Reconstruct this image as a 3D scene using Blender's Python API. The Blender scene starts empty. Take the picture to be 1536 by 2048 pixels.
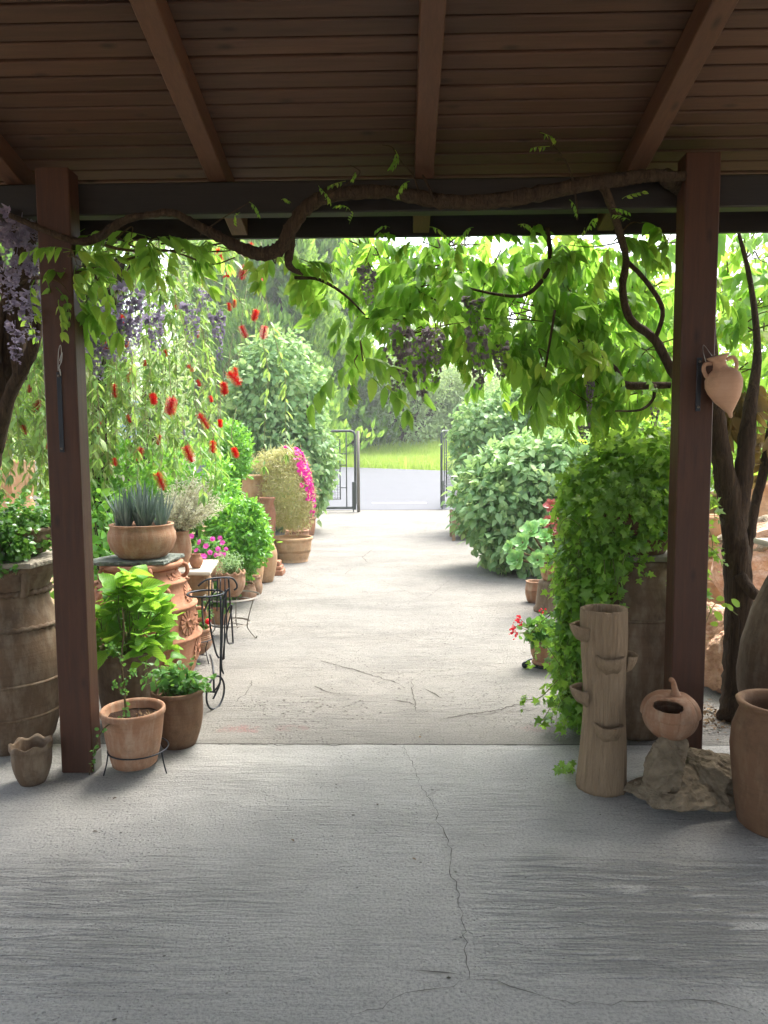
import bpy, math, random
import numpy as np
from mathutils import Vector, Matrix

random.seed(7)
rng = np.random.default_rng(11)
PI = math.pi
scene = bpy.context.scene
COL = scene.collection

# ------------------------------------------------------------------ camera
cam_d = bpy.data.cameras.new('camera')
cam = bpy.data.objects.new('camera', cam_d)
COL.objects.link(cam)
cam_d.sensor_fit = 'VERTICAL'
cam_d.sensor_height = 36.0
cam_d.lens = 36.0 * 1450.0 / 2048.0
cam_d.clip_start = 0.05
cam_d.clip_end = 3000
PITCH, YAW, ROLL = math.radians(4.85), math.radians(1.26), 0.006
_f = Vector((-math.sin(YAW) * math.cos(PITCH), math.cos(YAW) * math.cos(PITCH), -math.sin(PITCH)))
_r = Vector((math.cos(YAW), math.sin(YAW), 0))
_u = _r.cross(_f)
_r2 = _r * math.cos(ROLL) - _u * math.sin(ROLL)
_u2 = _u * math.cos(ROLL) + _r * math.sin(ROLL)
M = Matrix((_r2, _u2, -_f)).transposed().to_4x4()
M.translation = Vector((0, 0, 1.55))
cam.matrix_world = M
scene.camera = cam
CAM = np.array([0, 0, 1.55])

# ------------------------------------------------------------------ light
SUN_EL, SUN_AZ = 62.0, 32.0      # azimuth measured from +Y (down the path) towards +X
world = bpy.data.worlds.new('World')
scene.world = world
world.use_nodes = True
nt = world.node_tree
nt.nodes.clear()
sky = nt.nodes.new('ShaderNodeTexSky')
sky.sky_type = 'NISHITA'
sky.sun_disc = False
sky.sun_elevation = math.radians(SUN_EL)
sky.sun_rotation = math.radians(SUN_AZ)
sky.air_density = 1.0
sky.dust_density = 4.0
hs = nt.nodes.new('ShaderNodeHueSaturation')
hs.inputs['Saturation'].default_value = 0.5
bg = nt.nodes.new('ShaderNodeBackground')
bg.inputs['Strength'].default_value = 0.15
wo = nt.nodes.new('ShaderNodeOutputWorld')
nt.links.new(sky.outputs[0], hs.inputs['Color'])
nt.links.new(hs.outputs[0], bg.inputs['Color'])
nt.links.new(bg.outputs[0], wo.inputs['Surface'])

sun_d = bpy.data.lights.new('sun', 'SUN')
sun_d.energy = 1.5
sun_d.angle = math.radians(32)
sun_d.color = (1.0, 0.95, 0.86)
sun = bpy.data.objects.new('sun', sun_d)
COL.objects.link(sun)
sd = Vector((math.sin(math.radians(SUN_AZ)) * math.cos(math.radians(SUN_EL)),
             math.cos(math.radians(SUN_AZ)) * math.cos(math.radians(SUN_EL)),
             math.sin(math.radians(SUN_EL))))
sun.rotation_euler = sd.to_track_quat('Z', 'Y').to_euler()
sun.location = (2, 8, 20)

vs = scene.view_settings
vs.view_transform = 'Standard'
vs.look = 'None'
vs.gamma = 1.0
vs.use_curve_mapping = False
vs.exposure = 2.3
scene.cycles.use_denoising = True
scene.cycles.max_bounces = 7
scene.cycles.diffuse_bounces = 4
scene.cycles.transmission_bounces = 4
scene.cycles.transparent_max_bounces = 6
scene.cycles.sample_clamp_indirect = 6.0

# ------------------------------------------------------------------ materials
def lin(*c):
    return tuple(((v / 255) / 12.92 if v / 255 <= 0.04045 else ((v / 255 + 0.055) / 1.055) ** 2.4) for v in c) + (1.0,)

class NT:
    def __init__(s, name):
        s.m = bpy.data.materials.new(name)
        s.m.use_nodes = True
        s.t = s.m.node_tree
        s.t.nodes.clear()
        s.out = s.n('ShaderNodeOutputMaterial')
    def n(s, ty, **kw):
        nd = s.t.nodes.new(ty)
        for k, v in kw.items():
            if hasattr(nd, k) and k not in nd.inputs:
                setattr(nd, k, v)
            else:
                s.set(nd, k, v)
        return nd
    def set(s, nd, k, v):
        i = nd.inputs[k]
        if isinstance(v, bpy.types.NodeSocket):
            s.t.links.new(v, i)
        else:
            i.default_value = v
    def math(s, op, a, b=0.0, c=None, clamp=False):
        nd = s.n('ShaderNodeMath', operation=op, use_clamp=clamp)
        s.set(nd, 0, a)
        s.set(nd, 1, b)
        if c is not None:
            s.set(nd, 2, c)
        return nd.outputs[0]
    def mix(s, f, a, b, mode='MIX'):
        nd = s.n('ShaderNodeMix', data_type='RGBA', blend_type=mode)
        s.set(nd, 0, f)
        s.set(nd, 6, a)
        s.set(nd, 7, b)
        return nd.outputs[2]
    def ramp(s, f, stops, interp='LINEAR'):
        nd = s.n('ShaderNodeValToRGB')
        nd.color_ramp.interpolation = interp
        e = nd.color_ramp.elements
        while len(e) < len(stops):
            e.new(0.5)
        for i, (p, c) in enumerate(stops):
            e[i].position = p
            e[i].color = c if not isinstance(c, (int, float)) else (c, c, c, 1)
        s.set(nd, 0, f)
        return nd.outputs[0]
    def coords(s, scale=(1, 1, 1), kind='Object'):
        tc = s.n('ShaderNodeTexCoord')
        mp = s.n('ShaderNodeMapping')
        s.set(mp, 0, tc.outputs[kind])
        mp.inputs['Scale'].default_value = scale
        return mp.outputs[0]
    def noise(s, vec, scale, detail=4, rough=0.55, dist=0.0):
        nd = s.n('ShaderNodeTexNoise')
        s.set(nd, 'Vector', vec)
        s.set(nd, 'Scale', scale)
        s.set(nd, 'Detail', detail)
        s.set(nd, 'Roughness', rough)
        s.set(nd, 'Distortion', dist)
        return nd.outputs[0]
    def voro(s, vec, scale, feature='F1', out=0, rnd=1.0):
        nd = s.n('ShaderNodeTexVoronoi', feature=feature)
        s.set(nd, 'Vector', vec)
        s.set(nd, 'Scale', scale)
        s.set(nd, 'Randomness', rnd)
        return nd.outputs[out]
    def bump(s, h, strength=0.5, dist=0.01, nrm=None):
        nd = s.n('ShaderNodeBump')
        s.set(nd, 'Strength', strength)
        s.set(nd, 'Distance', dist)
        s.set(nd, 'Height', h)
        if nrm is not None:
            s.set(nd, 'Normal', nrm)
        return nd.outputs[0]
    def finish(s, base, rough=0.7, nrm=None, spec=0.4, metal=0.0):
        p = s.n('ShaderNodeBsdfPrincipled')
        s.set(p, 'Base Color', base)
        s.set(p, 'Roughness', rough)
        s.set(p, 'Specular IOR Level', spec)
        s.set(p, 'Metallic', metal)
        if nrm is not None:
            s.set(p, 'Normal', nrm)
        s.t.links.new(p.outputs[0], s.out.inputs[0])
        return s.m

def mat_terracotta(name, c1, c2, pale, ring=0.5, dirt=0.35, rough=0.8, ringscale=60.0):
    s = NT(name)
    v = s.coords()
    oi = s.n('ShaderNodeObjectInfo')
    sep = s.n('ShaderNodeSeparateXYZ')
    s.set(sep, 0, v)
    big = s.noise(v, 4.0, 5, 0.6)
    col = s.mix(s.ramp(big, [(0.3, 0.0), (0.7, 1.0)]), c1, c2)
    # pale lime bloom in soft streaks and spots
    st = s.noise(s.coords((9, 9, 2.5)), 2.2, 6, 0.65)
    col = s.mix(s.math('MULTIPLY', s.ramp(st, [(0.44, 0.0), (0.66, 1.0)]), min(1.0, dirt * 1.6)), col, pale)
    # dark damp stains
    dk = s.noise(v, 7.5, 6, 0.7)
    col = s.mix(s.math('MULTIPLY', s.ramp(dk, [(0.5, 0.0), (0.7, 1.0)]), 0.5), col, (c1[0] * 0.35, c1[1] * 0.36, c1[2] * 0.4, 1))
    hsv = s.n('ShaderNodeHueSaturation')
    s.set(hsv, 'Color', col)
    s.set(hsv, 'Value', s.math('MULTIPLY_ADD', oi.outputs['Random'], 0.3, 0.85))
    # throwing rings
    zz = s.math('ADD', s.math('MULTIPLY', sep.outputs[2], ringscale), s.math('MULTIPLY', s.noise(v, 3.0, 3), 5.0))
    cz = s.n('ShaderNodeCombineXYZ')
    s.set(cz, 2, zz)
    rings = s.noise(cz.outputs[0], 1.0, 3, 0.6)
    fine = s.noise(v, 120, 3, 0.6)
    h = s.math('ADD', s.math('MULTIPLY', rings, ring), s.math('MULTIPLY', fine, 0.3))
    col2 = s.mix(s.math('MULTIPLY', s.ramp(rings, [(0.35, 1.0), (0.5, 0.0)]), 0.16), hsv.outputs[0], (c1[0] * 0.5, c1[1] * 0.5, c1[2] * 0.5, 1))
    return s.finish(col2, rough, s.bump(h, 0.6, 0.006), 0.25)

def mat_wood(name, c1, c2, axis, knots=True, bump=0.4, rough=0.55):
    s = NT(name)
    sc = [14.0, 14.0, 14.0]
    sc[axis] = 0.9
    oi = s.n('ShaderNodeObjectInfo')
    tc = s.n('ShaderNodeTexCoord')
    off = s.n('ShaderNodeVectorMath', operation='ADD')
    s.set(off, 0, tc.outputs['Object'])
    cc = s.n('ShaderNodeCombineXYZ')
    for i in range(3):
        s.set(cc, i, s.math('MULTIPLY', oi.outputs['Random'], 7.0 + 3 * i))
    s.set(off, 1, cc.outputs[0])
    mp = s.n('ShaderNodeMapping')
    s.set(mp, 0, off.outputs[0])
    mp.inputs['Scale'].default_value = sc
    g = s.noise(mp.outputs[0], 3.0, 6, 0.7, 0.6)
    g2 = s.noise(off.outputs[0], 2.2, 3, 0.5)
    col = s.mix(s.ramp(g, [(0.3, 0.0), (0.68, 1.0)]), c1, c2)
    col = s.mix(s.math('MULTIPLY', g2, 0.45), col, (c1[0] * 0.6, c1[1] * 0.6, c1[2] * 0.65, 1))
    if knots:
        sk = [4.0, 4.0, 4.0]
        sk[axis] = 1.6
        mk2 = s.n('ShaderNodeMapping')
        s.set(mk2, 0, off.outputs[0])
        mk2.inputs['Scale'].default_value = sk
        kv = s.voro(mk2.outputs[0], 2.2)
        col = s.mix(s.ramp(kv, [(0.05, 0.75), (0.16, 0.0)]), col, (c1[0] * 0.25, c1[1] * 0.22, c1[2] * 0.2, 1))
    hsv = s.n('ShaderNodeHueSaturation')
    s.set(hsv, 'Color', col)
    s.set(hsv, 'Value', s.math('MULTIPLY_ADD', oi.outputs['Random'], 0.3, 0.85))
    return s.finish(hsv.outputs[0], rough, s.bump(g, bump, 0.004), 0.35)

def mat_leaf(name, c1, c2, ctr, trans=0.4, rough=0.45, spec=0.4, vein=None, c3=None):
    s = NT(name)
    at = s.n('ShaderNodeAttribute', attribute_name='tint')
    oi = s.n('ShaderNodeObjectInfo')
    f = s.math('FRACT', s.math('ADD', at.outputs['Fac'], oi.outputs['Random']))
    stops = [(0.0, c1), (0.75, c2), (1.0, c3 or c2)]
    col = s.ramp(f, stops)
    nz = s.noise(s.coords(), 40, 2)
    col = s.mix(s.math('MULTIPLY', nz, 0.35), col, (c1[0] * 0.6, c1[1] * 0.6, c1[2] * 0.6, 1))
    nrm = None
    if vein is not None:
        uv = s.n('ShaderNodeAttribute', attribute_name='luv')
        sp = s.n('ShaderNodeSeparateXYZ')
        s.set(sp, 0, uv.outputs['Vector'])
        ax = s.math('ABSOLUTE', sp.outputs[0])
        fr = s.math('FRACT', s.math('MULTIPLY', s.math('SUBTRACT', sp.outputs[1], s.math('MULTIPLY', ax, 0.55)), 6.5))
        ln = s.math('ABSOLUTE', s.math('SUBTRACT', fr, 0.5))
        side = s.ramp(ln, [(0.06, 1.0), (0.22, 0.0)])
        mid = s.ramp(ax, [(0.0, 1.0), (0.035, 0.0)])
        vm = s.math('MULTIPLY', s.math('MAXIMUM', side, mid), sp.outputs[2])
        col = s.mix(s.math('MULTIPLY', vm, 0.75), col, vein)
        nrm = s.bump(vm, -0.5, 0.003)
    p = s.n('ShaderNodeBsdfPrincipled')
    s.set(p, 'Base Color', col)
    s.set(p, 'Roughness', rough)
    s.set(p, 'Specular IOR Level', spec)
    if nrm is not None:
        s.set(p, 'Normal', nrm)
    tr = s.n('ShaderNodeBsdfTranslucent')
    s.set(tr, 'Color', s.mix(0.65, col, ctr))
    mx = s.n('ShaderNodeMixShader')
    s.set(mx, 0, trans)
    s.t.links.new(p.outputs[0], mx.inputs[1])
    s.t.links.new(tr.outputs[0], mx.inputs[2])
    s.t.links.new(mx.outputs[0], s.out.inputs[0])
    return s.m

def mat_plain(name, c, rough=0.6, spec=0.4, metal=0.0, var=0.25, nscale=30, bump=0.2, bd=0.003):
    s = NT(name)
    v = s.coords()
    nz = s.noise(v, nscale, 5, 0.6)
    col = s.mix(s.math('MULTIPLY', nz, var * 2), c, (c[0] * 0.45, c[1] * 0.45, c[2] * 0.45, 1))
    return s.finish(col, rough, s.bump(nz, bump, bd), spec, metal)

def mat_bark(name, c1, c2):
    s = NT(name)
    v = s.coords((22, 22, 2.0))
    g = s.noise(v, 2.4, 6, 0.7, 1.2)
    col = s.ramp(g, [(0.3, c1), (0.7, c2)])
    return s.finish(col, 0.9, s.bump(g, 1.0, 0.02), 0.15)

def mat_rock(name, c1, c2, c3, sc=6.0):
    s = NT(name)
    v = s.coords()
    a = s.noise(v, sc, 8, 0.65)
    b = s.noise(v, sc * 0.35, 4, 0.6)
    col = s.ramp(a, [(0.3, c1), (0.55, c2), (0.75, c3)])
    col = s.mix(s.math('MULTIPLY', b, 0.5), col, c1)
    vo = s.voro(v, sc * 5)
    h = s.math('ADD', a, s.math('MULTIPLY', vo, 0.35))
    return s.finish(col, 0.92, s.bump(h, 1.0, 0.03), 0.2)

def mat_concrete(name, base, warm, inner):
    s = NT(name)
    tc = s.n('ShaderNodeTexCoord')
    v = tc.outputs['Object']
    sep = s.n('ShaderNodeSeparateXYZ')
    s.set(sep, 0, v)
    big = s.noise(v, 0.8, 6, 0.6)
    mid = s.noise(v, 5.0, 6, 0.65)
    fine = s.noise(v, 90.0, 5, 0.7)
    grit = s.noise(v, 330.0, 3, 0.7)
    col = s.mix(s.ramp(big, [(0.35, 0.0), (0.65, 1.0)]), base, warm)
    blot_ = s.noise(v, 2.1, 7, 0.68)
    col = s.mix(s.ramp(blot_, [(0.4, 0.0), (0.66, 0.4)]), col, tuple(c * 0.6 for c in base[:3]) + (1,))
    col = s.mix(s.ramp(mid, [(0.3, 0.35), (0.6, 0.0)]), col, tuple(c * 0.62 for c in base[:3]) + (1,))
    col = s.mix(s.ramp(fine, [(0.36, 0.8), (0.55, 0.0)]), col, tuple(c * 0.5 for c in base[:3]) + (1,))  # dirt tone in the grain hollows, also painting in their relief shading
    # trowel and broom lines run across the way
    def lines(sx, sy, ang, det, dist):
        mm = s.n('ShaderNodeMapping')
        s.set(mm, 0, v)
        mm.inputs['Scale'].default_value = (sx, sy, 1.0)
        mm.inputs['Rotation'].default_value = (0, 0, ang)
        return s.noise(mm.outputs[0], 1.0, det, 0.62, dist)
    n1 = lines(5.0, 34.0, 0.02, 6, 0.9)
    n2 = lines(5.0, 150.0, -0.015, 3, 0.2)
    m2 = s.n('ShaderNodeMapping')
    s.set(m2, 0, v)
    m2.inputs['Scale'].default_value = (0.7, 1.3, 1.0)
    m2.inputs['Location'].default_value = (3.1, 0.4, 0)
    msk = s.ramp(s.noise(m2.outputs[0], 1.3, 4, 0.6), [(0.4, 0.12), (0.64, 1.0)])
    hr = s.math('MULTIPLY', s.math('ADD', n1, s.math('MULTIPLY', n2, 0.35)), msk)
    groove = s.math('MULTIPLY', s.ramp(n1, [(0.32, 1.0), (0.47, 0.0)]), msk)
    if inner:
        # the deeply raked patch on the right and a fainter one at the left edge
        def patch(x0, x1, y0, y1, soft):
            wob = s.math('MULTIPLY', s.math('SUBTRACT', s.noise(v, 3.0, 4), 0.5), 0.35)
            ax = s.ramp(s.math('ADD', wob, s.math('DIVIDE', s.math('SUBTRACT', sep.outputs[0], x0), (x1 - x0))), [(0.0, 0.0), (soft, 1.0), (1 - soft, 1.0), (1.0, 0.0)])
            ay = s.ramp(s.math('ADD', wob, s.math('DIVIDE', s.math('SUBTRACT', sep.outputs[1], y0), (y1 - y0))), [(0.0, 0.0), (soft, 1.0), (1 - soft, 1.0), (1.0, 0.0)])
            return s.math('MULTIPLY', ax, ay)
        pm = s.math('MAXIMUM', patch(0.18, 1.9, 1.95, 2.7, 0.2), s.math('MULTIPLY', patch(-2.4, -0.4, 1.8, 2.7, 0.3), 0.55))
        n3 = lines(2.6, 25.0, 0.03, 5, 0.8)
        n3 = s.ramp(n3, [(0.4, 0.0), (0.6, 1.0)])
        hr = s.math('ADD', hr, s.math('MULTIPLY', s.math('MULTIPLY', n3, pm), 2.2))
        groove = s.math('MAXIMUM', groove, s.math('MULTIPLY', s.math('SUBTRACT', 1.0, n3), s.math('MULTIPLY', pm, 0.8)), clamp=True)
    col = s.mix(s.math('MULTIPLY', groove, 0.42), col, tuple(c * 0.38 for c in base[:3]) + (1,))
    # pits
    pv = s.voro(v, 34.0 if not inner else 46.0)
    pmask = s.ramp(s.noise(v, 1.3, 4, 0.6), [(0.44, 0.0), (0.6, 1.0)])
    pit = s.math('MULTIPLY', s.ramp(pv, [(0.14, 1.0), (0.26, 0.0)]), pmask)
    col = s.mix(s.math('MULTIPLY', pit, 0.6 if not inner else 0.18), col, tuple(c * 0.3 for c in base[:3]) + (1,))
    # worn red paint near the slab joint
    if not inner:
        def blot(x, y, r, a):
            dx = s.math('POWER', s.math('DIVIDE', s.math('SUBTRACT', sep.outputs[0], x), r), 2.0)
            dy = s.math('POWER', s.math('DIVIDE', s.math('SUBTRACT', sep.outputs[1], y), r * 0.45), 2.0)
            d = s.math('ADD', dx, dy)
            g = s.ramp(s.math('ADD', d, s.math('MULTIPLY', s.noise(v, 14, 5, 0.7), 1.6)), [(0.7, a), (1.0, 0.0)])
            return s.math('MULTIPLY', g, s.ramp(fine, [(0.42, 0.0), (0.6, 1.0)]))
        red = s.math('MAXIMUM', blot(-0.9, 3.93, 0.3, 0.75), s.math('MAXIMUM', blot(-0.62, 3.95, 0.25, 0.4), blot(0.75, 3.95, 0.3, 0.4)))
        col = s.mix(red, col, lin(150, 70, 72))
    h = s.math('ADD', s.math('MULTIPLY', hr, 1.5), s.math('MULTIPLY', fine, 0.7))
    h = s.math('ADD', h, s.math('MULTIPLY', grit, 0.22))
    h = s.math('SUBTRACT', h, s.math('MULTIPLY', pit, 0.5))
    ro = s.ramp(mid, [(0.3, 0.34 if inner else 0.7), (0.7, 0.56 if inner else 0.9)])
    return s.finish(col, ro, s.bump(h, 1.0, 0.026), 0.6 if inner else 0.3)

MT = {}
MT['terra'] = mat_terracotta('terracotta', lin(144, 104, 78), lin(162, 124, 96), lin(182, 160, 136))
MT['terra_pale'] = mat_terracotta('pale_terracotta', lin(172, 134, 98), lin(186, 150, 114), lin(198, 174, 144), ring=0.6, dirt=0.25)
MT['terra_red'] = mat_terracotta('red_terracotta', lin(152, 102, 76), lin(168, 120, 92), lin(184, 150, 124), dirt=0.2, ring=0.3)
MT['terra_old'] = mat_terracotta('weathered_terracotta', lin(92, 75, 58), lin(110, 90, 70), lin(130, 116, 98), dirt=0.5)
MT['terra_brown'] = mat_terracotta('brown_terracotta', lin(98, 73, 53), lin(114, 86, 63), lin(132, 110, 86), dirt=0.3)
MT['amphora'] = mat_terracotta('buff_clay', lin(188, 148, 120), lin(198, 160, 132), lin(206, 174, 148), ring=0.15, dirt=0.15)
MT['barkclay'] = mat_bark('bark_textured_clay', lin(136, 116, 92), lin(158, 137, 111))
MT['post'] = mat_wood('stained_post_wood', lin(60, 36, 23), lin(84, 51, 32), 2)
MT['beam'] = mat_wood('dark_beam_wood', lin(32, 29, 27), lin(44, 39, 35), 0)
MT['board'] = mat_wood('ceiling_board_wood', lin(70, 48, 36), lin(90, 64, 48), 0)
MT['rafter'] = mat_wood('rafter_wood', lin(76, 51, 37), lin(96, 67, 49), 1)
MT['crate'] = mat_wood('grey_crate_wood', lin(140, 112, 86), lin(170, 142, 112), 0)
MT['bark'] = mat_bark('wisteria_bark', lin(38, 31, 25), lin(90, 74, 58))
MT['twig'] = mat_bark('twig_bark', lin(70, 58, 40), lin(116, 100, 70))
MT['greentwig'] = mat_plain('green_stem', lin(112, 120, 62), 0.6)
MT['strand'] = mat_plain('olive_strand', lin(142, 136, 92), 0.6)
MT['soil'] = mat_plain('potting_soil', lin(66, 50, 40), 0.95, 0.1, var=0.6, nscale=60, bump=1.0, bd=0.02)
MT['ground'] = mat_plain('garden_earth', lin(150, 128, 98), 0.95, 0.1, var=0.4, nscale=8, bump=0.8, bd=0.03)
MT['bank'] = mat_plain('bank_turf', lin(104, 140, 54), 0.95, 0.1, var=0.35, nscale=2.0, bump=0.5, bd=0.05)
MT['asphalt'] = mat_plain('old_asphalt', lin(100, 102, 107), 0.85, 0.3, var=0.12, nscale=3.0, bump=0.3, bd=0.01)
MT['paint'] = mat_plain('road_paint', lin(226, 226, 222), 0.7, 0.3, var=0.15, nscale=20)
MT['iron'] = mat_plain('black_iron', lin(48, 52, 58), 0.42, 0.5, 0.6, var=0.25, nscale=40)
MT['rust'] = mat_plain('worn_grey_iron', lin(128, 122, 112), 0.55, 0.5, 0.5, var=0.4, nscale=40)
MT['gate'] = mat_plain('gate_paint', lin(70, 76, 74), 0.5, 0.5, 0.2, var=0.3, nscale=10)
MT['steel'] = mat_plain('bright_wire', lin(176, 176, 170), 0.35, 0.5, 0.8)
MT['slate'] = mat_rock('slate_stone', lin(92, 100, 94), lin(128, 134, 124), lin(150, 152, 140), 9)
MT['marble'] = mat_plain('cream_marble', lin(216, 206, 188), 0.55, 0.4, var=0.12, nscale=6, bump=0.15)
MT['stonegrey'] = mat_rock('grey_slab', lin(132, 126, 112), lin(156, 148, 132), lin(172, 164, 150), 8)
MT['rock'] = mat_rock('brown_limestone', lin(96, 86, 70), lin(146, 132, 110), lin(184, 170, 146), 7)
MT['rockpale'] = mat_rock('pink_limestone', lin(160, 118, 92), lin(214, 176, 148), lin(240, 214, 192), 9)
MT['wallpaint'] = mat_plain('blue_grey_sheet', lin(116, 138, 166), 0.6, 0.4, var=0.08, nscale=0.6, bump=0.05)
MT['whitewall'] = mat_plain('whitewashed_wall', lin(212, 206, 196), 0.8, 0.3, var=0.12, nscale=4, bump=0.3)
MT['crack'] = mat_plain('crack_dirt', lin(96, 92, 86), 0.95, 0.1, var=0.5, nscale=50)
MT['floor_in'] = mat_concrete('porch_concrete', lin(190, 188, 182), lin(198, 195, 187), True)
MT['floor_out'] = mat_concrete('path_concrete', lin(146, 143, 136), lin(155, 150, 141), False)
MT['cover'] = mat_plain('roof_felt', lin(60, 50, 44), 0.9, 0.2)

MT['wist'] = mat_leaf('wisteria_leaf', lin(70, 120, 48), lin(130, 178, 74), lin(182, 228, 90), 0.6, 0.42, 0.4, vein=lin(150, 176, 86), c3=lin(190, 196, 84))
MT['wist_brown'] = mat_leaf('bronze_leaf', lin(84, 74, 42), lin(118, 98, 56), lin(160, 134, 74), 0.45, 0.5)
MT['lilac'] = mat_leaf('wisteria_petal', lin(116, 108, 132), lin(166, 158, 178), lin(190, 180, 204), 0.33, 0.6, 0.2, c3=lin(84, 72, 104))
MT['lilac_dk'] = mat_leaf('faded_wisteria_petal', lin(108, 98, 108), lin(146, 136, 146), lin(180, 166, 174), 0.4, 0.6, 0.2, c3=lin(70, 54, 70))
MT['bbleaf'] = mat_leaf('bottlebrush_leaf', lin(84, 126, 62), lin(134, 172, 92), lin(180, 216, 96), 0.42, 0.4, 0.45, c3=lin(158, 160, 104))
MT['bbred'] = mat_leaf('bottlebrush_filament', lin(206, 18, 24), lin(228, 34, 34), lin(236, 36, 34), 0.4, 0.5, 0.3)
MT['silver'] = mat_leaf('silver_green_leaf', lin(104, 146, 92), lin(150, 186, 124), lin(190, 224, 132), 0.34, 0.5, 0.35, vein=lin(160, 186, 144), c3=lin(186, 204, 140))
MT['pitto'] = mat_leaf('glossy_green_leaf', lin(64, 124, 44), lin(112, 178, 66), lin(170, 226, 76), 0.38, 0.3, 0.5, c3=lin(148, 204, 84))
MT['ivy'] = mat_leaf('ivy_leaf', lin(60, 108, 42), lin(130, 178, 72), lin(194, 236, 86), 0.5, 0.38, 0.45, vein=lin(150, 176, 110))
MT['coleus'] = mat_leaf('lime_veined_leaf', lin(84, 146, 48), lin(142, 196, 66), lin(196, 236, 80), 0.42, 0.45, 0.35, vein=lin(52, 108, 40))
MT['aloe'] = mat_leaf('aloe_blade', lin(78, 98, 90), lin(128, 146, 136), lin(120, 150, 120), 0.1, 0.4, 0.5, c3=lin(146, 160, 150))
MT['herb'] = mat_leaf('herb_leaf', lin(58, 104, 48), lin(96, 148, 70), lin(150, 200, 80), 0.35, 0.45, 0.4)
MT['thyme'] = mat_leaf('thyme_leaf', lin(120, 160, 106), lin(170, 202, 150), lin(190, 220, 130), 0.3, 0.5, 0.3)
MT['lav'] = mat_leaf('lavender_leaf', lin(196, 200, 172), lin(226, 226, 204), lin(226, 226, 190), 0.4, 0.6, 0.2, c3=lin(190, 180, 190))
MT['purslane'] = mat_leaf('mound_leaf', lin(58, 108, 44), lin(96, 146, 62), lin(140, 190, 70), 0.25, 0.3, 0.5)
MT['aeon'] = mat_leaf('aeonium_leaf', lin(118, 176, 106), lin(160, 206, 130), lin(190, 226, 120), 0.2, 0.35, 0.45)
MT['aeonred'] = mat_leaf('red_succulent_leaf', lin(150, 52, 60), lin(190, 110, 96), lin(210, 120, 100), 0.2, 0.35, 0.45)
MT['magenta'] = mat_leaf('magenta_petal', lin(206, 18, 150), lin(232, 34, 170), lin(240, 60, 180), 0.3, 0.5, 0.3, c3=lin(222, 28, 96))
MT['pink'] = mat_leaf('petunia_petal', lin(196, 40, 156), lin(226, 90, 190), lin(236, 120, 200), 0.35, 0.5, 0.3, c3=lin(160, 16, 110))
MT['redpetal'] = mat_leaf('red_petal', lin(200, 16, 40), lin(224, 36, 60), lin(240, 60, 70), 0.3, 0.5, 0.3)
MT['iceplant'] = mat_leaf('dry_succulent_stem', lin(166, 168, 100), lin(204, 200, 144), lin(216, 212, 130), 0.3, 0.5, 0.3, c3=lin(206, 190, 166))
MT['conifer'] = mat_leaf('conifer_spray', lin(82, 132, 54), lin(140, 188, 80), lin(196, 226, 90), 0.42, 0.6, 0.2, c3=lin(178, 210, 90))
MT['olive'] = mat_leaf('olive_leaf', lin(146, 172, 118), lin(184, 204, 150), lin(206, 224, 150), 0.42, 0.55, 0.3)
MT['lime'] = mat_leaf('lime_tree_leaf', lin(108, 160, 56), lin(156, 200, 76), lin(206, 236, 84), 0.45, 0.5, 0.3)
MT['grass'] = mat_leaf('grass_blade', lin(150, 186, 70), lin(196, 216, 104), lin(216, 234, 110), 0.45, 0.6, 0.2, c3=lin(206, 206, 130))
MT['dryleaf'] = mat_leaf('leaf_litter', lin(70, 56, 44), lin(132, 110, 84), lin(140, 110, 80), 0.1, 0.8, 0.1)

# ------------------------------------------------------------------ geometry helpers
BASE = {}          # world offset of each parent (parents are never rotated)

def _link(o, parent):
    COL.objects.link(o)
    if parent is not None:
        o.parent = parent

def np_mesh(name, V, F, smooth=False, tint=None, luv=None):
    V = np.asarray(V, dtype=np.float32)
    me = bpy.data.meshes.new(name)
    if isinstance(F, np.ndarray):
        k = F.shape[1]
        me.vertices.add(len(V))
        me.vertices.foreach_set('co', V.ravel())
        me.loops.add(F.size)
        me.loops.foreach_set('vertex_index', F.astype(np.int32).ravel())
        me.polygons.add(len(F))
        me.polygons.foreach_set('loop_start', np.arange(0, F.size, k, dtype=np.int32))
        me.update(calc_edges=True)
    else:
        me.from_pydata(V.tolist(), [], F)
    if smooth:
        me.polygons.foreach_set('use_smooth', np.ones(len(me.polygons), dtype=bool))
    if tint is not None:
        a = me.attributes.new('tint', 'FLOAT', 'POINT')
        a.data.foreach_set('value', np.asarray(tint, dtype=np.float32))
    if luv is not None:
        a = me.attributes.new('luv', 'FLOAT_VECTOR', 'POINT')
        a.data.foreach_set('vector', np.asarray(luv, dtype=np.float32).ravel())
    me.validate()
    return me

def mk(name, V, F, mat, parent=None, smooth=True, tint=None, luv=None, kind=None):
    """one mesh object from world coordinates, under parent"""
    V = np.asarray(V, dtype=np.float64)
    off = BASE.get(parent.as_pointer(), np.zeros(3)) if parent is not None else V.min(0) * 0.5 + V.max(0) * 0.5
    if parent is None:
        off = off.copy()
        off[2] = V[:, 2].min()
    me = np_mesh(name, V - off, F, smooth, tint, luv)
    if mat is not None:
        me.materials.append(MT[mat] if isinstance(mat, str) else mat)
    o = bpy.data.objects.new(name, me)
    _link(o, parent)
    if parent is None:
        o.location = off
        BASE[o.as_pointer()] = off
    else:
        BASE[o.as_pointer()] = off
    if kind:
        o['kind'] = kind
    return o

def tag(o, label, cat, group=None):
    o['label'] = label
    o['category'] = cat
    if group:
        o['group'] = group
    return o

def thing(name, label, cat, loc, group=None):
    o = bpy.data.objects.new(name, None)
    o.empty_display_size = 0.1
    COL.objects.link(o)
    o.location = loc
    BASE[o.as_pointer()] = np.array(loc, dtype=float)
    return tag(o, label, cat, group)

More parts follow.
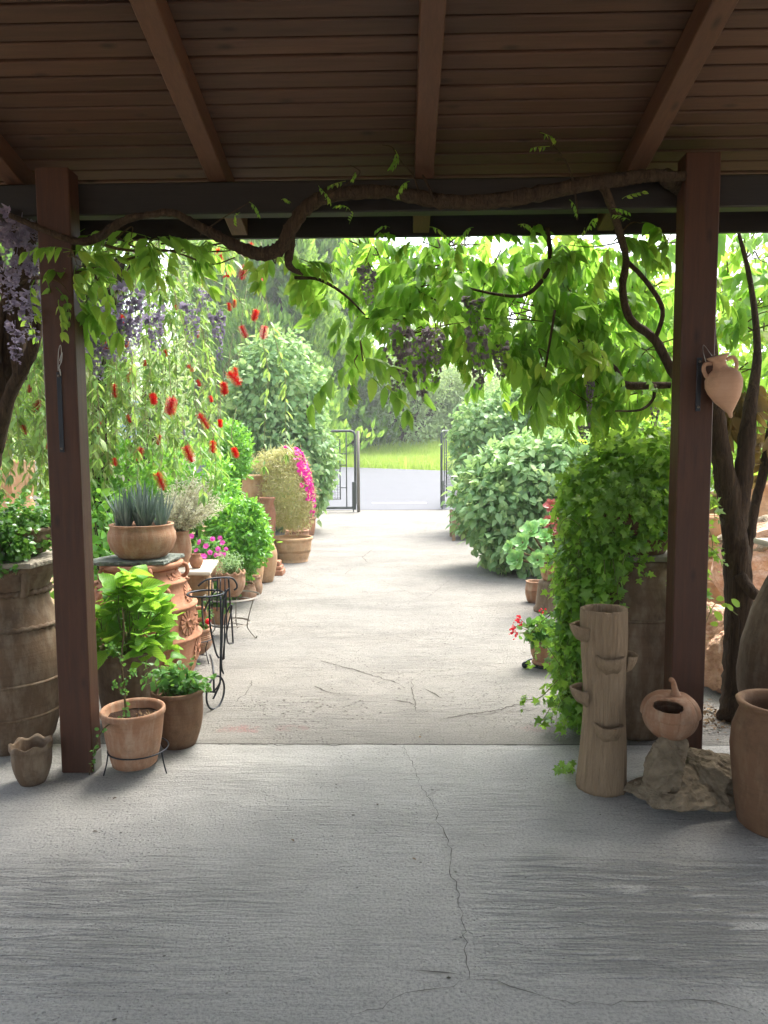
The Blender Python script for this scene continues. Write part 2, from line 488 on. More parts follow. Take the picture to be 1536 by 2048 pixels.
def join(parts):
    Vs, Fs, n = [], [], 0
    for V, F in parts:
        V = np.asarray(V, dtype=float)
        Vs.append(V)
        Fs += [tuple(int(i) + n for i in f) for f in F]
        n += len(V)
    return np.vstack(Vs), Fs

def box(x0, x1, y0, y1, z0, z1, bev=0.0):
    if bev <= 0:
        V = [(x, y, z) for z in (z0, z1) for y in (y0, y1) for x in (x0, x1)]
        F = [(0, 2, 3, 1), (4, 5, 7, 6), (0, 1, 5, 4), (2, 6, 7, 3), (0, 4, 6, 2), (1, 3, 7, 5)]
        return np.array(V), F
    b = bev
    V, F = [], []
    c = [(x0, x1), (y0, y1), (z0, z1)]
    idx = {}
    for ix in (0, 1):
        for iy in (0, 1):
            for iz in (0, 1):
                p = [c[0][ix], c[1][iy], c[2][iz]]
                s = [1 if i == 0 else -1 for i in (ix, iy, iz)]
                for a in range(3):
                    q = [p[k] + (s[k] * b if k != a else 0) for k in range(3)]
                    idx[(ix, iy, iz, a)] = len(V)
                    V.append(q)
    for a in range(3):
        o1, o2 = [k for k in range(3) if k != a]
        for e in (0, 1):
            f = []
            for s1, s2 in ((0, 0), (1, 0), (1, 1), (0, 1)):
                k = [0, 0, 0]
                k[a] = e
                k[o1] = s1
                k[o2] = s2
                f.append(idx[(k[0], k[1], k[2], a)])
            F.append(tuple(f))
    for a in range(3):
        o1, o2 = [k for k in range(3) if k != a]
        for s1 in (0, 1):
            for s2 in (0, 1):
                k0 = [0, 0, 0]; k1 = [0, 0, 0]
                k0[o1] = k1[o1] = s1
                k0[o2] = k1[o2] = s2
                k1[a] = 1
                F.append((idx[(*k0, o1)], idx[(*k1, o1)], idx[(*k1, o2)], idx[(*k0, o2)]))
    for ix in (0, 1):
        for iy in (0, 1):
            for iz in (0, 1):
                F.append(tuple(idx[(ix, iy, iz, a)] for a in range(3)))
    return np.array(V), F

def rotz(V, a, c=(0, 0, 0)):
    c = np.array(c)
    R = np.array([[math.cos(a), -math.sin(a), 0], [math.sin(a), math.cos(a), 0], [0, 0, 1]])
    return (np.asarray(V) - c) @ R.T + c

def rot(V, ax, a, c=(0, 0, 0)):
    R = np.array(Matrix.Rotation(a, 3, ax))
    return (np.asarray(V) - np.array(c)) @ R.T + np.array(c)

def spline(pts, res=6):
    P = np.asarray(pts, dtype=float)
    if len(P) < 3:
        return P
    Q = np.vstack([2 * P[0] - P[1], P, 2 * P[-1] - P[-2]])
    out = []
    for i in range(1, len(Q) - 2):
        p0, p1, p2, p3 = Q[i - 1], Q[i], Q[i + 1], Q[i + 2]
        for k in range(res):
            t = k / res
            out.append(0.5 * (2 * p1 + (p2 - p0) * t + (2 * p0 - 5 * p1 + 4 * p2 - p3) * t * t + (3 * p1 - p0 - 3 * p2 + p3) * t ** 3))
    out.append(Q[-2])
    return np.array(out)

def tube(pts, rad, n=8, res=6, rough=0.0, closed=False, smooth=True):
    P = spline(pts, res) if (smooth and not closed) else np.asarray(pts, dtype=float)
    m = len(P)
    rad = np.atleast_1d(np.asarray(rad, dtype=float))
    R = np.interp(np.linspace(0, 1, m), np.linspace(0, 1, len(rad)), rad) if len(rad) > 1 else np.full(m, rad[0])
    if closed:
        T = np.roll(P, -1, 0) - np.roll(P, 1, 0)
    else:
        T = np.gradient(P, axis=0)
    T /= np.linalg.norm(T, axis=1)[:, None] + 1e-12
    ref = np.array([0, 0, 1.0]) if abs(T[0][2]) < 0.9 else np.array([1.0, 0, 0])
    N = np.cross(T[0], ref)
    N /= np.linalg.norm(N)
    V = np.zeros((m, n, 3))
    ang = np.linspace(0, 2 * PI, n, endpoint=False)
    for i in range(m):
        N = N - T[i] * (N @ T[i])
        N /= np.linalg.norm(N) + 1e-12
        B = np.cross(T[i], N)
        r = R[i] * (1 + (rng.normal(0, rough, n) if rough else 0))
        V[i] = P[i] + (np.cos(ang) * r)[:, None] * N + (np.sin(ang) * r)[:, None] * B
    F = []
    lim = m if closed else m - 1
    for i in range(lim):
        a, b = i * n, ((i + 1) % m) * n
        for j in range(n):
            k = (j + 1) % n
            F.append((a + j, a + k, b + k, b + j))
    if not closed:
        F.append(tuple(range(n - 1, -1, -1)))
        F.append(tuple((m - 1) * n + j for j in range(n)))
    return V.reshape(-1, 3), F

def ring(c, r, rad=0.004, n=36, k=6, squash=1.0, normal=None):
    a = np.linspace(0, 2 * PI, n, endpoint=False)
    P = np.stack([np.cos(a) * r, np.sin(a) * r * squash, np.zeros(n)], 1)
    if normal is not None:
        q = np.array(Vector(normal).to_track_quat('Z', 'Y').to_matrix())
        P = P @ q.T
    return tube(P + np.array(c), rad, k, closed=True)

def lathe(prof, loc=(0, 0, 0), n=40, scallop=None, wob=0.006):
    """profile of (radius, height) from the outer foot up over the rim and down inside"""
    ph = random.random() * 6
    a = np.linspace(0, 2 * PI, n, endpoint=False)
    V, F = [], []
    for i, (r, z) in enumerate(prof):
        rr = r * (1 + wob * np.sin(2 * a + ph) + wob * 0.6 * np.sin(3 * a + 2 * ph + z * 4))
        zz = np.full(n, z)
        if scallop and z >= scallop[2]:
            w = np.cos(scallop[0] * a + ph)
            zz = zz + scallop[1] * w * (z - scallop[2]) / (max(p[1] for p in prof) - scallop[2] + 1e-6)
            rr = rr * (1 + 0.03 * w)
        V.append(np.stack([np.cos(a) * rr, np.sin(a) * rr, zz], 1))
    m = len(prof)
    for i in range(m - 1):
        for j in range(n):
            k = (j + 1) % n
            F.append((i * n + j, i * n + k, (i + 1) * n + k, (i + 1) * n + j))
    F.append(tuple(range(n - 1, -1, -1)))
    F.append(tuple((m - 1) * n + j for j in range(n)))
    return np.vstack(V) + np.array(loc), F

def potprof(h, rb, rt, belly=0.0, lip=0.012, wall=0.014, depth=0.25, liph=0.03, foot=0.0, steps=8, neck=None):
    """a flower pot: foot radius, rim radius, belly swelling, rolled lip, inside down to depth*h below the rim"""
    P = []
    if foot:
        P += [(rb + foot, 0), (rb + foot, 0.012), (rb, 0.02)]
    for i in range(steps + 1):
        t = i / steps
        r = rb + (rt - rb) * t + belly * math.sin(PI * t ** 0.9)
        z = 0.02 + (h - liph - 0.02) * t if foot else (h - liph) * t
        P.append((r, z))
    P += [(rt + lip * 0.8, h - liph * 0.9), (rt + lip, h - liph * 0.6), (rt + lip, h - liph * 0.3), (rt + lip * 0.6, h), (rt - wall * 0.3, h + 0.001), (rt - wall, h - liph * 0.4)]
    P += [(rt - wall + belly * 0.4 * math.sin(PI * 0.8), h - h * depth)]
    return P

def soil(pot, loc, r, z):
    a = np.linspace(0, 2 * PI, 20, endpoint=False)
    V = [(0, 0, 0.015)]
    for f in (0.5, 1.0):
        for t in a:
            V.append((math.cos(t) * r * f, math.sin(t) * r * f, rng.normal(0, 0.004)))
    F = [(0, 1 + j, 1 + (j + 1) % 20) for j in range(20)]
    F += [(1 + j, 21 + j, 21 + (j + 1) % 20, 1 + (j + 1) % 20) for j in range(20)]
    return mk('soil', np.array(V) + np.array(loc) + np.array([0, 0, z]), F, 'soil', pot)

def pot(parent, loc, prof, mat, soil_at=None, name='pot', scallop=None, n=40, tilt=None):
    V, F = lathe(prof, (0, 0, 0), n, scallop)
    if tilt:
        V = rot(V, tilt[0], tilt[1])
    o = mk(name, V + np.array(loc), F, mat, parent)
    if soil_at:
        soil(parent, loc, soil_at[0], soil_at[1])
    return o

# ---- leaves
def unit(v):
    return v / (np.linalg.norm(v, axis=-1, keepdims=True) + 1e-9)

def frames(d, n):
    y = unit(np.asarray(d, dtype=float))
    x = unit(np.cross(y, n))
    z = np.cross(x, y)
    return np.stack([x, y, z], axis=-1)

SHAPES = {
    'ovate': lambda t: math.sin(PI * t ** 0.72) ** 0.85,
    'lance': lambda t: math.sin(PI * t ** 0.9),
    'round': lambda t: math.sqrt(max(0.0, 1 - (2 * t - 1) ** 2)) * (0.75 + 0.25 * t),
    'spoon': lambda t: (0.28 + 0.72 * math.sin(PI * min(1, t) ** 1.7)) * (1 if t < 0.97 else 0.0),
    'blade': lambda t: (1 - t) ** 0.7 * (0.7 + 0.3 * math.sin(PI * t)),
}

def leaf_t(w=0.25, shape='ovate', rows=4, fold=0.25, droop=0.2, wave=0.0):
    """leaf of length one along +Y, face up +Z; tris"""
    s = SHAPES[shape]
    V, L, F = [(0, 0, 0)], [(0, 0, 1)], []
    if shape == 'blade':
        V, L = [], []
        ts = [i / rows for i in range(rows)]
    else:
        ts = [(i + 1) / (rows) for i in range(rows - 1)]
    for t in ts:
        hw = w * s(t)
        zc = -droop * t * t
        wv = wave * math.sin(t * 14)
        V += [(-hw, t, zc + fold * hw + wv), (0, t, zc), (hw, t, zc + fold * hw - wv)]
        L += [(-s(t), t, 1), (0, t, 1), (s(t), t, 1)]
    V.append((0, 1, -droop))
    L.append((0, 1, 1))
    o = 0 if shape == 'blade' else 1
    if o:
        F += [(0, 2, 1), (0, 3, 2)]
    k = len(ts)
    for i in range(k - 1):
        a, b = o + 3 * i, o + 3 * (i + 1)
        F += [(a, a + 1, b + 1), (a, b + 1, b), (a + 1, a + 2, b + 2), (a + 1, b + 2, b + 1)]
    a = o + 3 * (k - 1)
    F += [(a, a + 1, len(V) - 1), (a + 1, a + 2, len(V) - 1)]
    return np.array(V, float), np.array(F), np.array(L, float)

def lobed_t(droop=0.15):
    """five-lobed ivy leaf, length one"""
    pts = [(0, 0.12), (-0.22, 0.02), (-0.42, 0.14), (-0.26, 0.30), (-0.52, 0.55), (-0.2, 0.58), (0, 1.0), (0.2, 0.58), (0.52, 0.55), (0.26, 0.30), (0.42, 0.14), (0.22, 0.02)]
    V = [(0, 0.36, 0.03)] + [(x, y, -droop * (y - 0.3) ** 2 - 0.12 * abs(x) + (0.06 if abs(x) > 0.4 else 0)) for x, y in pts]
    F = [(0, 1 + i, 1 + (i + 1) % 12) for i in range(12)]
    F = [(a, c, b) for a, b, c in F]
    L = [(x * 2, y, 1) for x, y in [(0, 0.36)] + pts]
    return np.array(V, float), np.array(F), np.array(L, float)

def inst(T, P, R, S):
    V, F = T[0], T[1]
    k = len(V)
    X = np.einsum('nij,kj->nki', R, V) * np.asarray(S)[:, None, None] + P[:, None, :]
    FF = F[None] + (np.arange(len(P)) * k)[:, None, None]
    return X.reshape(-1, 3), FF.reshape(-1, 3), k

def mass(name, Ts, P, R, S, mat, parent, kind=None, tint=None):
    """all leaves given, joined into one mesh"""
    if len(P) == 0:
        return None
    Vs, Fs, Ti, o = [], [], [], 0
    tint = rng.random(len(P)) if tint is None else tint
    sel = rng.integers(0, len(Ts), len(P))
    for i, T in enumerate(Ts):
        m = sel == i
        if not m.any():
            continue
        V, F, k = inst(T, P[m], R[m], S[m])
        Vs.append(V)
        Fs.append(F + o)
        Ti.append(np.repeat(tint[m], k) + (np.tile(T[3], int(m.sum())) if len(T) > 3 else 0))
        o += len(V)
    return mk(name, np.vstack(Vs), np.vstack(Fs), mat, parent, False, np.concatenate(Ti), kind=kind)

def singles(name, Ts, P, R, S, mat, parent, meshes=None):
    """each leaf an object of its own, mesh shared"""
    mes = []
    for i, T in enumerate(Ts):
        me = np_mesh(name, T[0], T[1], True, T[3] if len(T) > 3 else None, T[2] if len(T) > 2 else None)
        me.materials.append(MT[mat])
        mes.append(me)
    off = BASE[parent.as_pointer()]
    for i in range(len(P)):
        o = bpy.data.objects.new(name, mes[i % len(mes)])
        COL.objects.link(o)
        o.parent = parent
        mm = Matrix(R[i].tolist()).to_4x4() @ Matrix.Diagonal((S[i], S[i], S[i], 1))
        mm.translation = Vector((P[i] - off).tolist())
        o.matrix_basis = mm

def foliage(parent, Ts, P, R, S, mat, n_single=300, name='leaf', mname='foliage', Tm=None):
    """the leaves nearest the camera as single objects, the rest as one part"""
    d = np.linalg.norm(P - CAM, axis=1) - S * 0.5
    idx = np.argsort(d)
    a, b = idx[:n_single], idx[n_single:]
    a = rng.permutation(a)
    if len(a):
        singles(name, Ts, P[a], R[a], S[a], mat, parent)
    if len(b):
        mass(mname, Tm or Ts, P[b], R[b], S[b], mat, parent, kind='stuff' if n_single else None)

def lumpy(n_l, amp, k=6.0):
    D = unit(rng.normal(size=(n_l, 3)))
    A = rng.uniform(-0.5, 1.0, n_l) * amp
    return lambda d: 1 + (np.exp(k * (d @ D.T - 1)) * A).sum(1)

def shell(n, c, rad, depth=(0.55, 1.0), lump=None, power=0.5, zmin=None, half=None):
    """points filling the outer part of a lumpy ellipsoid, with outward normals"""
    d = unit(rng.normal(size=(n, 3)))
    if half is not None:
        d = np.where((d @ np.array(half) < -0.35)[:, None], -d, d)
    rr = np.asarray(rad, float)
    f = depth[0] + (depth[1] - depth[0]) * rng.random(n) ** power
    L = lump(d) if lump else np.ones(n)
    P = np.asarray(c) + d * rr * (f * L)[:, None]
    N = unit(d / rr)
    if zmin is not None:
        m = P[:, 2] > zmin
        P, N = P[m], N[m]
    return P, N

def sprays(P, N, m, spread, size, jit=0.9, up=0.5, droop=0.15):
    """m leaves round every twig tip"""
    n = len(P)
    PP = np.repeat(P, m, 0) + rng.normal(0, spread, (n * m, 3))
    NN = np.repeat(N, m, 0)
    d = unit(NN * 0.6 + rng.normal(0, jit * 0.6, (n * m, 3)) + np.array([0, 0, -droop]))
    nn = unit(NN * 0.7 + np.array([0, 0, up]) + rng.normal(0, 0.45, (n * m, 3)))
    S = size * rng.uniform(0.65, 1.2, n * m)
    return PP, frames(d, nn), S

def limbs(base, tips, r0, jig=0.12):
    """trunk splitting into limbs that reach into the crown"""
    parts = []
    b = np.array(base, float)
    for t in tips:
        t = np.array(t, float)
        mid = b + (t - b) * 0.5 + rng.normal(0, jig, 3) * np.linalg.norm(t - b) * 0.3
        parts.append(tube([b, mid, t], [r0, r0 * 0.6, r0 * 0.2], 7, 5, 0.06))
    return join(parts)

def rockmesh(c, rad, seed, sub=4, amp=0.25, facets=14):
    r = np.random.default_rng(seed)
    import bmesh
    bm = bmesh.new()
    bmesh.ops.create_icosphere(bm, subdivisions=sub, radius=1.0)
    V = np.array([v.co[:] for v in bm.verts])
    F = [tuple(v.index for v in f.verts) for f in bm.faces]
    bm.free()
    d = unit(V)
    # cut by random planes: broken faces
    R = np.full(len(d), 1.3)
    for i in range(facets):
        n = unit(r.normal(size=3))
        h = r.uniform(0.72, 1.0)
        q = d @ n
        R = np.where(q > 0.05, np.minimum(R, h / np.maximum(q, 0.05)), R)
    nz = np.zeros(len(d))
    for o in range(5):
        fr = 2.0 * 1.9 ** o
        ph = r.uniform(0, 6, 3)
        W = r.normal(size=(3, 3))
        nz += (np.sin(d @ W[0] * fr + ph[0]) * np.sin(d @ W[1] * fr + ph[1]) + 0.5 * np.sin(d @ W[2] * fr * 1.3 + ph[2])) / 1.6 ** o
    R = R * (1 + amp * 0.35 * nz)
    return d * R[:, None] * np.array(rad) + np.array(c), F

# ------------------------------------------------------------------ setting
def struct(name, V, F, mat, smooth=False):
    me = np_mesh(name, V, F, smooth)
    me.materials.append(MT[mat])
    o = bpy.data.objects.new(name, me)
    COL.objects.link(o)
    o['kind'] = 'structure'
    BASE[o.as_pointer()] = np.zeros(3)
    return o

def sheet(xs, ys, zf):
    V = [(x, y, zf(x, y)) for y in ys for x in xs]
    n = len(xs)
    F = [(j * n + i, j * n + i + 1, (j + 1) * n + i + 1, (j + 1) * n + i) for j in range(len(ys) - 1) for i in range(n - 1)]
    return np.array(V), F

def road_z(y):
    return 0.02 + max(0.0, y - 18.6) * 0.108

def ground_z(x, y):
    if y < 18.6:
        return -0.03
    e = 26.5 - 0.3 * max(-12, min(12, x))
    if y < e:
        return road_z(y) - 0.06
    z = road_z(e) - 0.06 + min(y - e, 1.0) * 0.07
    t = y - e
    z += 0.15 * max(0, t - 1) * min(1.0, t / 8.0) if t < 60 else 8.85
    return z + 0.12 * math.sin(x * 0.7 + y * 0.4) * min(1, max(0, t - 1) / 3)

gx = [-600, -200, -80, -40, -25] + [-18 + 0.75 * i for i in range(49)] + [25, 40, 80, 200, 600]
gy = [-400, -60, -12, 0, 10, 18.0, 18.6] + [19 + 0.5 * i for i in range(90)] + [66, 72, 80, 110, 200, 700, 1500]
ground = struct('ground', *sheet(gx, gy, ground_z), 'ground', True)
ground.data.materials.append(MT['bank'])
for p in ground.data.polygons:
    if p.center[1] > 24.5:
        p.material_index = 1

porch_floor = struct('porch_floor', *sheet([-4.5, 0, 4.5], [-6, 0, 3.716], lambda x, y: 0.0), 'floor_in')
path = struct('path', *sheet([-2.7, 0, 2.7], [3.724, 8, 18.62], lambda x, y: 0.0 + 0.0011 * max(0, y - 3.7)), 'floor_out')
seam = struct('slab_joint', *sheet([-2.7, 2.7], [3.69, 3.75], lambda x, y: -0.008), 'crack')

rx = [-60, -20] + [-12 + 1.0 * i for i in range(25)] + [20, 60]
V, F = [], []
for x in rx:
    e = 26.5 - 0.3 * max(-12, min(12, x))
    for k in range(5):
        y = 18.64 + (e - 18.64) * k / 4
        V.append((x, y, road_z(y)))
for i in range(len(rx) - 1):
    for k in range(4):
        a = i * 5 + k
        F.append((a, a + 5, a + 6, a + 1))
road = struct('road', V, F, 'asphalt')
V, F = sheet([-0.75, 0.72], [19.55, 19.66], lambda x, y: road_z(y) + 0.005)
line = mk('edge_line', V, F, 'paint', road, False)

# hairline cracks and gouges in the concrete: narrow dirt-filled ribbons lying in the surface
def ribbon(pts, w, parent, jag=0.006, step=0.03, z=0.0022):
    P = np.array([(x, y, 0) for x, y in pts], float)
    out = [P[0]]
    for a, b in zip(P[:-1], P[1:]):
        k = max(1, int(np.linalg.norm(b - a) / step))
        for i in range(1, k + 1):
            out.append(a + (b - a) * i / k + np.append(rng.normal(0, jag, 2), 0))
    P = np.array(out)
    T = unit(np.gradient(P, axis=0))
    N = np.stack([-T[:, 1], T[:, 0], 0 * T[:, 0]], 1)
    ww = w * rng.uniform(0.25, 1.0, len(P)) * np.minimum(1, np.minimum(np.arange(len(P)), np.arange(len(P))[::-1]) / 2.0 + 0.15)
    V = np.vstack([P + N * ww[:, None], P - N * ww[:, None]])
    V[:, 2] = z + np.where(V[:, 1] > 3.72, 0.0011 * (V[:, 1] - 3.7), 0)
    n = len(P)
    F = [(i, i + 1, n + i + 1, n + i) for i in range(n - 1)]
    mk('crack', V, F, 'crack', parent, False)

for pts, w in [
    ([(0.011, 3.692), (0.073, 3.384), (0.109, 3.179), (0.151, 3.018), (0.157, 2.892), (0.199, 2.704), (0.170, 2.552), (0.203, 2.446), (0.197, 2.231), (0.200, 2.009)], 0.0017),
    ([(0.159, 3.179), (0.096, 3.117), (0.203, 3.229)], 0.0012),
    ([(0.200, 2.009), (0.287, 2.000), (0.394, 1.953), (0.484, 1.917), (0.683, 1.929), (0.800, 1.943), (0.964, 1.905)], 0.0016),
    ([(0.200, 2.009), (0.110, 1.968), (-0.005, 1.947), (-0.061, 1.891), (-0.156, 1.854)], 0.0015),
    ([(0.042, 2.044), (0.099, 2.032), (0.161, 2.037)], 0.005),
    ([(0.969, 2.336), (1.001, 2.323)], 0.004),
    ([(-0.423, 2.395), (-0.357, 2.425), (-0.326, 2.455)], 0.0016),
]:
    ribbon(pts, w, porch_floor)
for pts, w in [
    ([(-1.026, 3.710), (-0.533, 3.707), (-0.005, 3.718), (0.835, 3.704)], 0.003),
    ([(-0.596, 5.243), (-0.360, 5.046), (-0.141, 4.842), (-0.004, 4.715)], 0.006),
    ([(-0.357, 4.999), (-0.074, 4.942), (0.154, 4.966)], 0.004),
    ([(0.070, 4.778), (0.085, 4.497), (0.091, 4.188)], 0.004),
    ([(0.159, 4.614), (0.219, 4.517), (0.271, 4.423)], 0.007),
    ([(-0.051, 4.404), (0.042, 4.359), (0.093, 4.298)], 0.008),
    ([(0.226, 4.069), (0.377, 4.149), (0.593, 4.232), (0.800, 4.389)], 0.006),
    ([(0.405, 4.133), (0.618, 4.199), (0.865, 4.250)], 0.004),
    ([(-0.573, 4.671), (-0.489, 4.562), (-0.404, 4.514)], 0.007),
    ([(-1.007, 4.796), (-0.993, 4.493), (-1.026, 4.354)], 0.003),
    ([(-0.431, 11.243), (-0.547, 10.448), (-0.449, 9.885)], 0.006),
    ([(-0.634, 9.545), (-0.690, 8.963)], 0.005),
    ([(0.575, 5.145), (0.723, 5.049)], 0.004),
    ([(0.072, 5.375), (0.127, 5.322)], 0.006),
    ([(-1.703, 9.358), (-0.897, 7.986), (-0.242, 8.606), (0.257, 7.434), (0.597, 8.596)], 0.0025),
]:
    ribbon(pts, w, path)

# shallow knocks and chips in the path surface
def chips(n, box_, r, parent):
    parts = []
    for i in range(n):
        x, y = rng.uniform(box_[0], box_[1]), rng.uniform(box_[2], box_[3])
        k = 7
        a = np.linspace(0, 2 * PI, k, endpoint=False)
        rr = r * rng.uniform(0.35, 1.2) * rng.uniform(0.6, 1.2, k)
        V = np.stack([x + np.cos(a) * rr * 1.5, y + np.sin(a) * rr, np.full(k, 0.0024 + (0.0011 * (y - 3.7) if y > 3.72 else 0))], 1)
        parts.append((V, [tuple(range(k))]))
    V, F = join(parts)
    return mk('chips', V, F, 'crack', parent, False, kind='stuff')
chips(260, (-0.95, 0.75, 4.15, 5.3), 0.005, path)
chips(80, (-0.85, -0.2, 4.0, 4.4), 0.006, path)
chips(120, (-0.9, 1.0, 5.3, 8.5), 0.007, path)
chips(40, (-1.4, 1.3, 1.7, 3.6), 0.0045, porch_floor)

# grass on the bank across the road
def blades(n, xr, yr, hmin, hmax, w):
    x = rng.uniform(*xr, n)
    y = rng.uniform(*yr, n)
    z = np.array([ground_z(a, b) for a, b in zip(x, y)])
    lean = rng.normal(0, 0.28, (n, 3))
    d = unit(np.array([0, 0, 1.0]) + lean * np.array([1, 1, 0]))
    S = rng.uniform(hmin, hmax, n)
    nn = np.stack([rng.normal(0, 0.5, n), -np.ones(n), np.full(n, 0.2)], 1)
    return np.stack([x, y, z - 0.02], 1), frames(d, nn), S
T_bl = [leaf_t(0.03, 'blade', 2, 0.3, 0.25), leaf_t(0.045, 'blade', 2, 0.3, 0.45)]
P1, R1, S1 = blades(26000, (-7, 7), (26.2, 33), 0.22, 0.6, 0.03)
e = np.array([26.5 - 0.3 * a for a in P1[:, 0]])
m = P1[:, 1] > e + 0.15
g = mass('bank_grass', T_bl, P1[m], R1[m], S1[m], 'grass', None, kind='stuff')
tag(g, 'tall sunlit grass on the bank across the road', 'grass')
g['kind'] = 'stuff'

# ------------------------------------------------------------------ the porch
porch = thing('wooden_porch', 'dark stained timber porch with plank ceiling, rafters and two square posts', 'porch', (0, 3.5, 0))
SL = math.tan(math.radians(13.3))
def under(y):                      # underside of the rafters
    return 2.80 + (3.5 - y) * SL
EAVE, RIDGE = 3.98, 0.2
RH = 0.11
for x, yb, zt, nm in [(-1.568, 3.36, 2.835, 'L'), (1.352, 3.36, 2.86, 'R')]:
    V, F = box(x - 0.077, x + 0.077, yb, yb + 0.105, 0.0, zt, 0.005)
    p = mk('post', V, F, 'post', porch, False)
    s = 1 if nm == 'R' else -1
    zz = (1.55, 1.92) if nm == 'L' else (1.72, 1.96)
    xo = x - 0.004 if nm == 'L' else x + 0.006
    V, F = box(xo - 0.011, xo + 0.011, yb - 0.006, yb + 0.003, zz[0], zz[1], 0.0015)
    pl = mk('metal_plate', V, F, 'iron', p, False)
    for z in (zz[0] + 0.018, zz[1] - 0.018):
        V, F = lathe([(0.006, 0), (0.006, 0.003), (0.003, 0.005)], (0, 0, 0), 10, wob=0)
        mk('bolt', rot(V, 'X', PI / 2) + np.array([xo, yb - 0.0062, z]), F, 'rust', p)
    if nm == 'L':     # galvanised foot bracket
        V, F = box(x + 0.078, x + 0.084, yb + 0.01, yb + 0.09, 0.0, 0.09)
        mk('post_foot', V, F, 'steel', p, False)
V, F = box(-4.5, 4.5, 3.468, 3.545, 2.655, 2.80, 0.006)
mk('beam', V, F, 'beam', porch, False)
def slopebox(x0, x1, y0, y1, za, zb, bev=0.004):
    """box lying in the roof pitch between za and zb above the rafter underside"""
    V, F = box(x0, x1, y0, y1, za, zb, bev)
    V[:, 2] += under(V[:, 1]) 
    return V, F
for x in (-2.75, -1.80, -0.845, 0.118, 1.085, 2.05, 3.0):
    V, F = slopebox(x - 0.043, x + 0.043, RIDGE, EAVE - 0.03, 0.0, RH, 0.004)
    mk('rafter', V, F, 'rafter', porch, False)
y = EAVE
PITCHB = 0.0835
while y > RIDGE:
    dz = rng.normal(0, 0.0012)
    V, F = slopebox(-4.5, 4.5, y - PITCHB + 0.011, y, RH + 0.002 + dz, RH + 0.024 + dz, 0.0035)
    mk('ceiling_board', V, F, 'board', porch, False)
    y -= PITCHB
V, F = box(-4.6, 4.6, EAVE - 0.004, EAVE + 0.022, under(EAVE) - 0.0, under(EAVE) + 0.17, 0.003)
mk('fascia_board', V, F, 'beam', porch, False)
V, F = slopebox(-4.6, 4.6, RIDGE, EAVE + 0.06, RH + 0.03, RH + 0.07, 0)
mk('roof_cover', V, F, 'cover', porch, False)
zr = under(RIDGE) + RH
V, F = join([(np.array([(-4.6, RIDGE, zr + 0.03), (4.6, RIDGE, zr + 0.03), (4.6, -3.0, zr - 0.8), (-4.6, -3.0, zr - 0.8),
                        (-4.6, RIDGE, zr + 0.1), (4.6, RIDGE, zr + 0.1), (4.6, -3.0, zr - 0.7), (-4.6, -3.0, zr - 0.7)]),
              [(0, 1, 2, 3), (7, 6, 5, 4), (0, 4, 5, 1), (2, 6, 7, 3), (1, 5, 6, 2), (0, 3, 7, 4)])])
mk('rear_roof', V, F, 'board', porch, False)
# side walls added out of view to cut the light reaching the porch
for sx in (-1, 1):
    hw = tag(mk('side_wall', *box(sx * 4.52 - 0.1, sx * 4.52 + 0.1, -2.6, 1.0, 0.0, 2.62, 0.01), 'whitewall', None, False), ('added light-blocking wall beside the porch, unseen, left of the picture' if sx < 0 else 'added light-blocking wall beside the porch, unseen, right of the picture'), 'wall')
for x in (-4.3, 4.3):
    for yy in (3.4, -2.8):
        V, F = box(x - 0.075, x + 0.075, yy, yy + 0.1, 0, 2.7, 0.005)
        mk('post', V, F, 'post', porch, False)
# ring of keys-like wire hooks hanging on the left plate
hk = tag(mk('wire_hooks', *join([
    tube([(-1.572, 3.350, 1.924), (-1.564, 3.345, 2.007), (-1.551, 3.340, 2.040), (-1.550, 3.345, 2.005), (-1.561, 3.350, 1.962)], 0.0016, 5),
    tube([(-1.561, 3.345, 1.969), (-1.547, 3.345, 2.007), (-1.551, 3.345, 1.968), (-1.564, 3.345, 1.939), (-1.557, 3.345, 1.900), (-1.560, 3.345, 1.932)], 0.0016, 5)]), 'steel', None),
    'small tangle of bright wire hooks hanging on the left porch post', 'wire')

# ------------------------------------------------------------------ background trees and shrubs
T_small = [leaf_t(0.26, 'ovate', 3, 0.3, 0.15), leaf_t(0.3, 'ovate', 3, 0.2, 0.3)]
T_narrow = [leaf_t(0.14, 'lance', 3, 0.3, 0.15), leaf_t(0.17, 'lance', 3, 0.25, 0.3)]
T_spray = [leaf_t(0.2, 'lance', 3, 0.5, -0.15), leaf_t(0.24, 'lance', 3, 0.5, 0.05)]
T_silver = [leaf_t(0.29, 'ovate', 4, 0.28, 0.12), leaf_t(0.26, 'ovate', 4, 0.2, 0.25), leaf_t(0.31, 'ovate', 4, 0.35, 0.2)]
T_pitto = [leaf_t(0.17, 'spoon', 4, 0.25, 0.18), leaf_t(0.19, 'spoon', 4, 0.2, 0.3)]

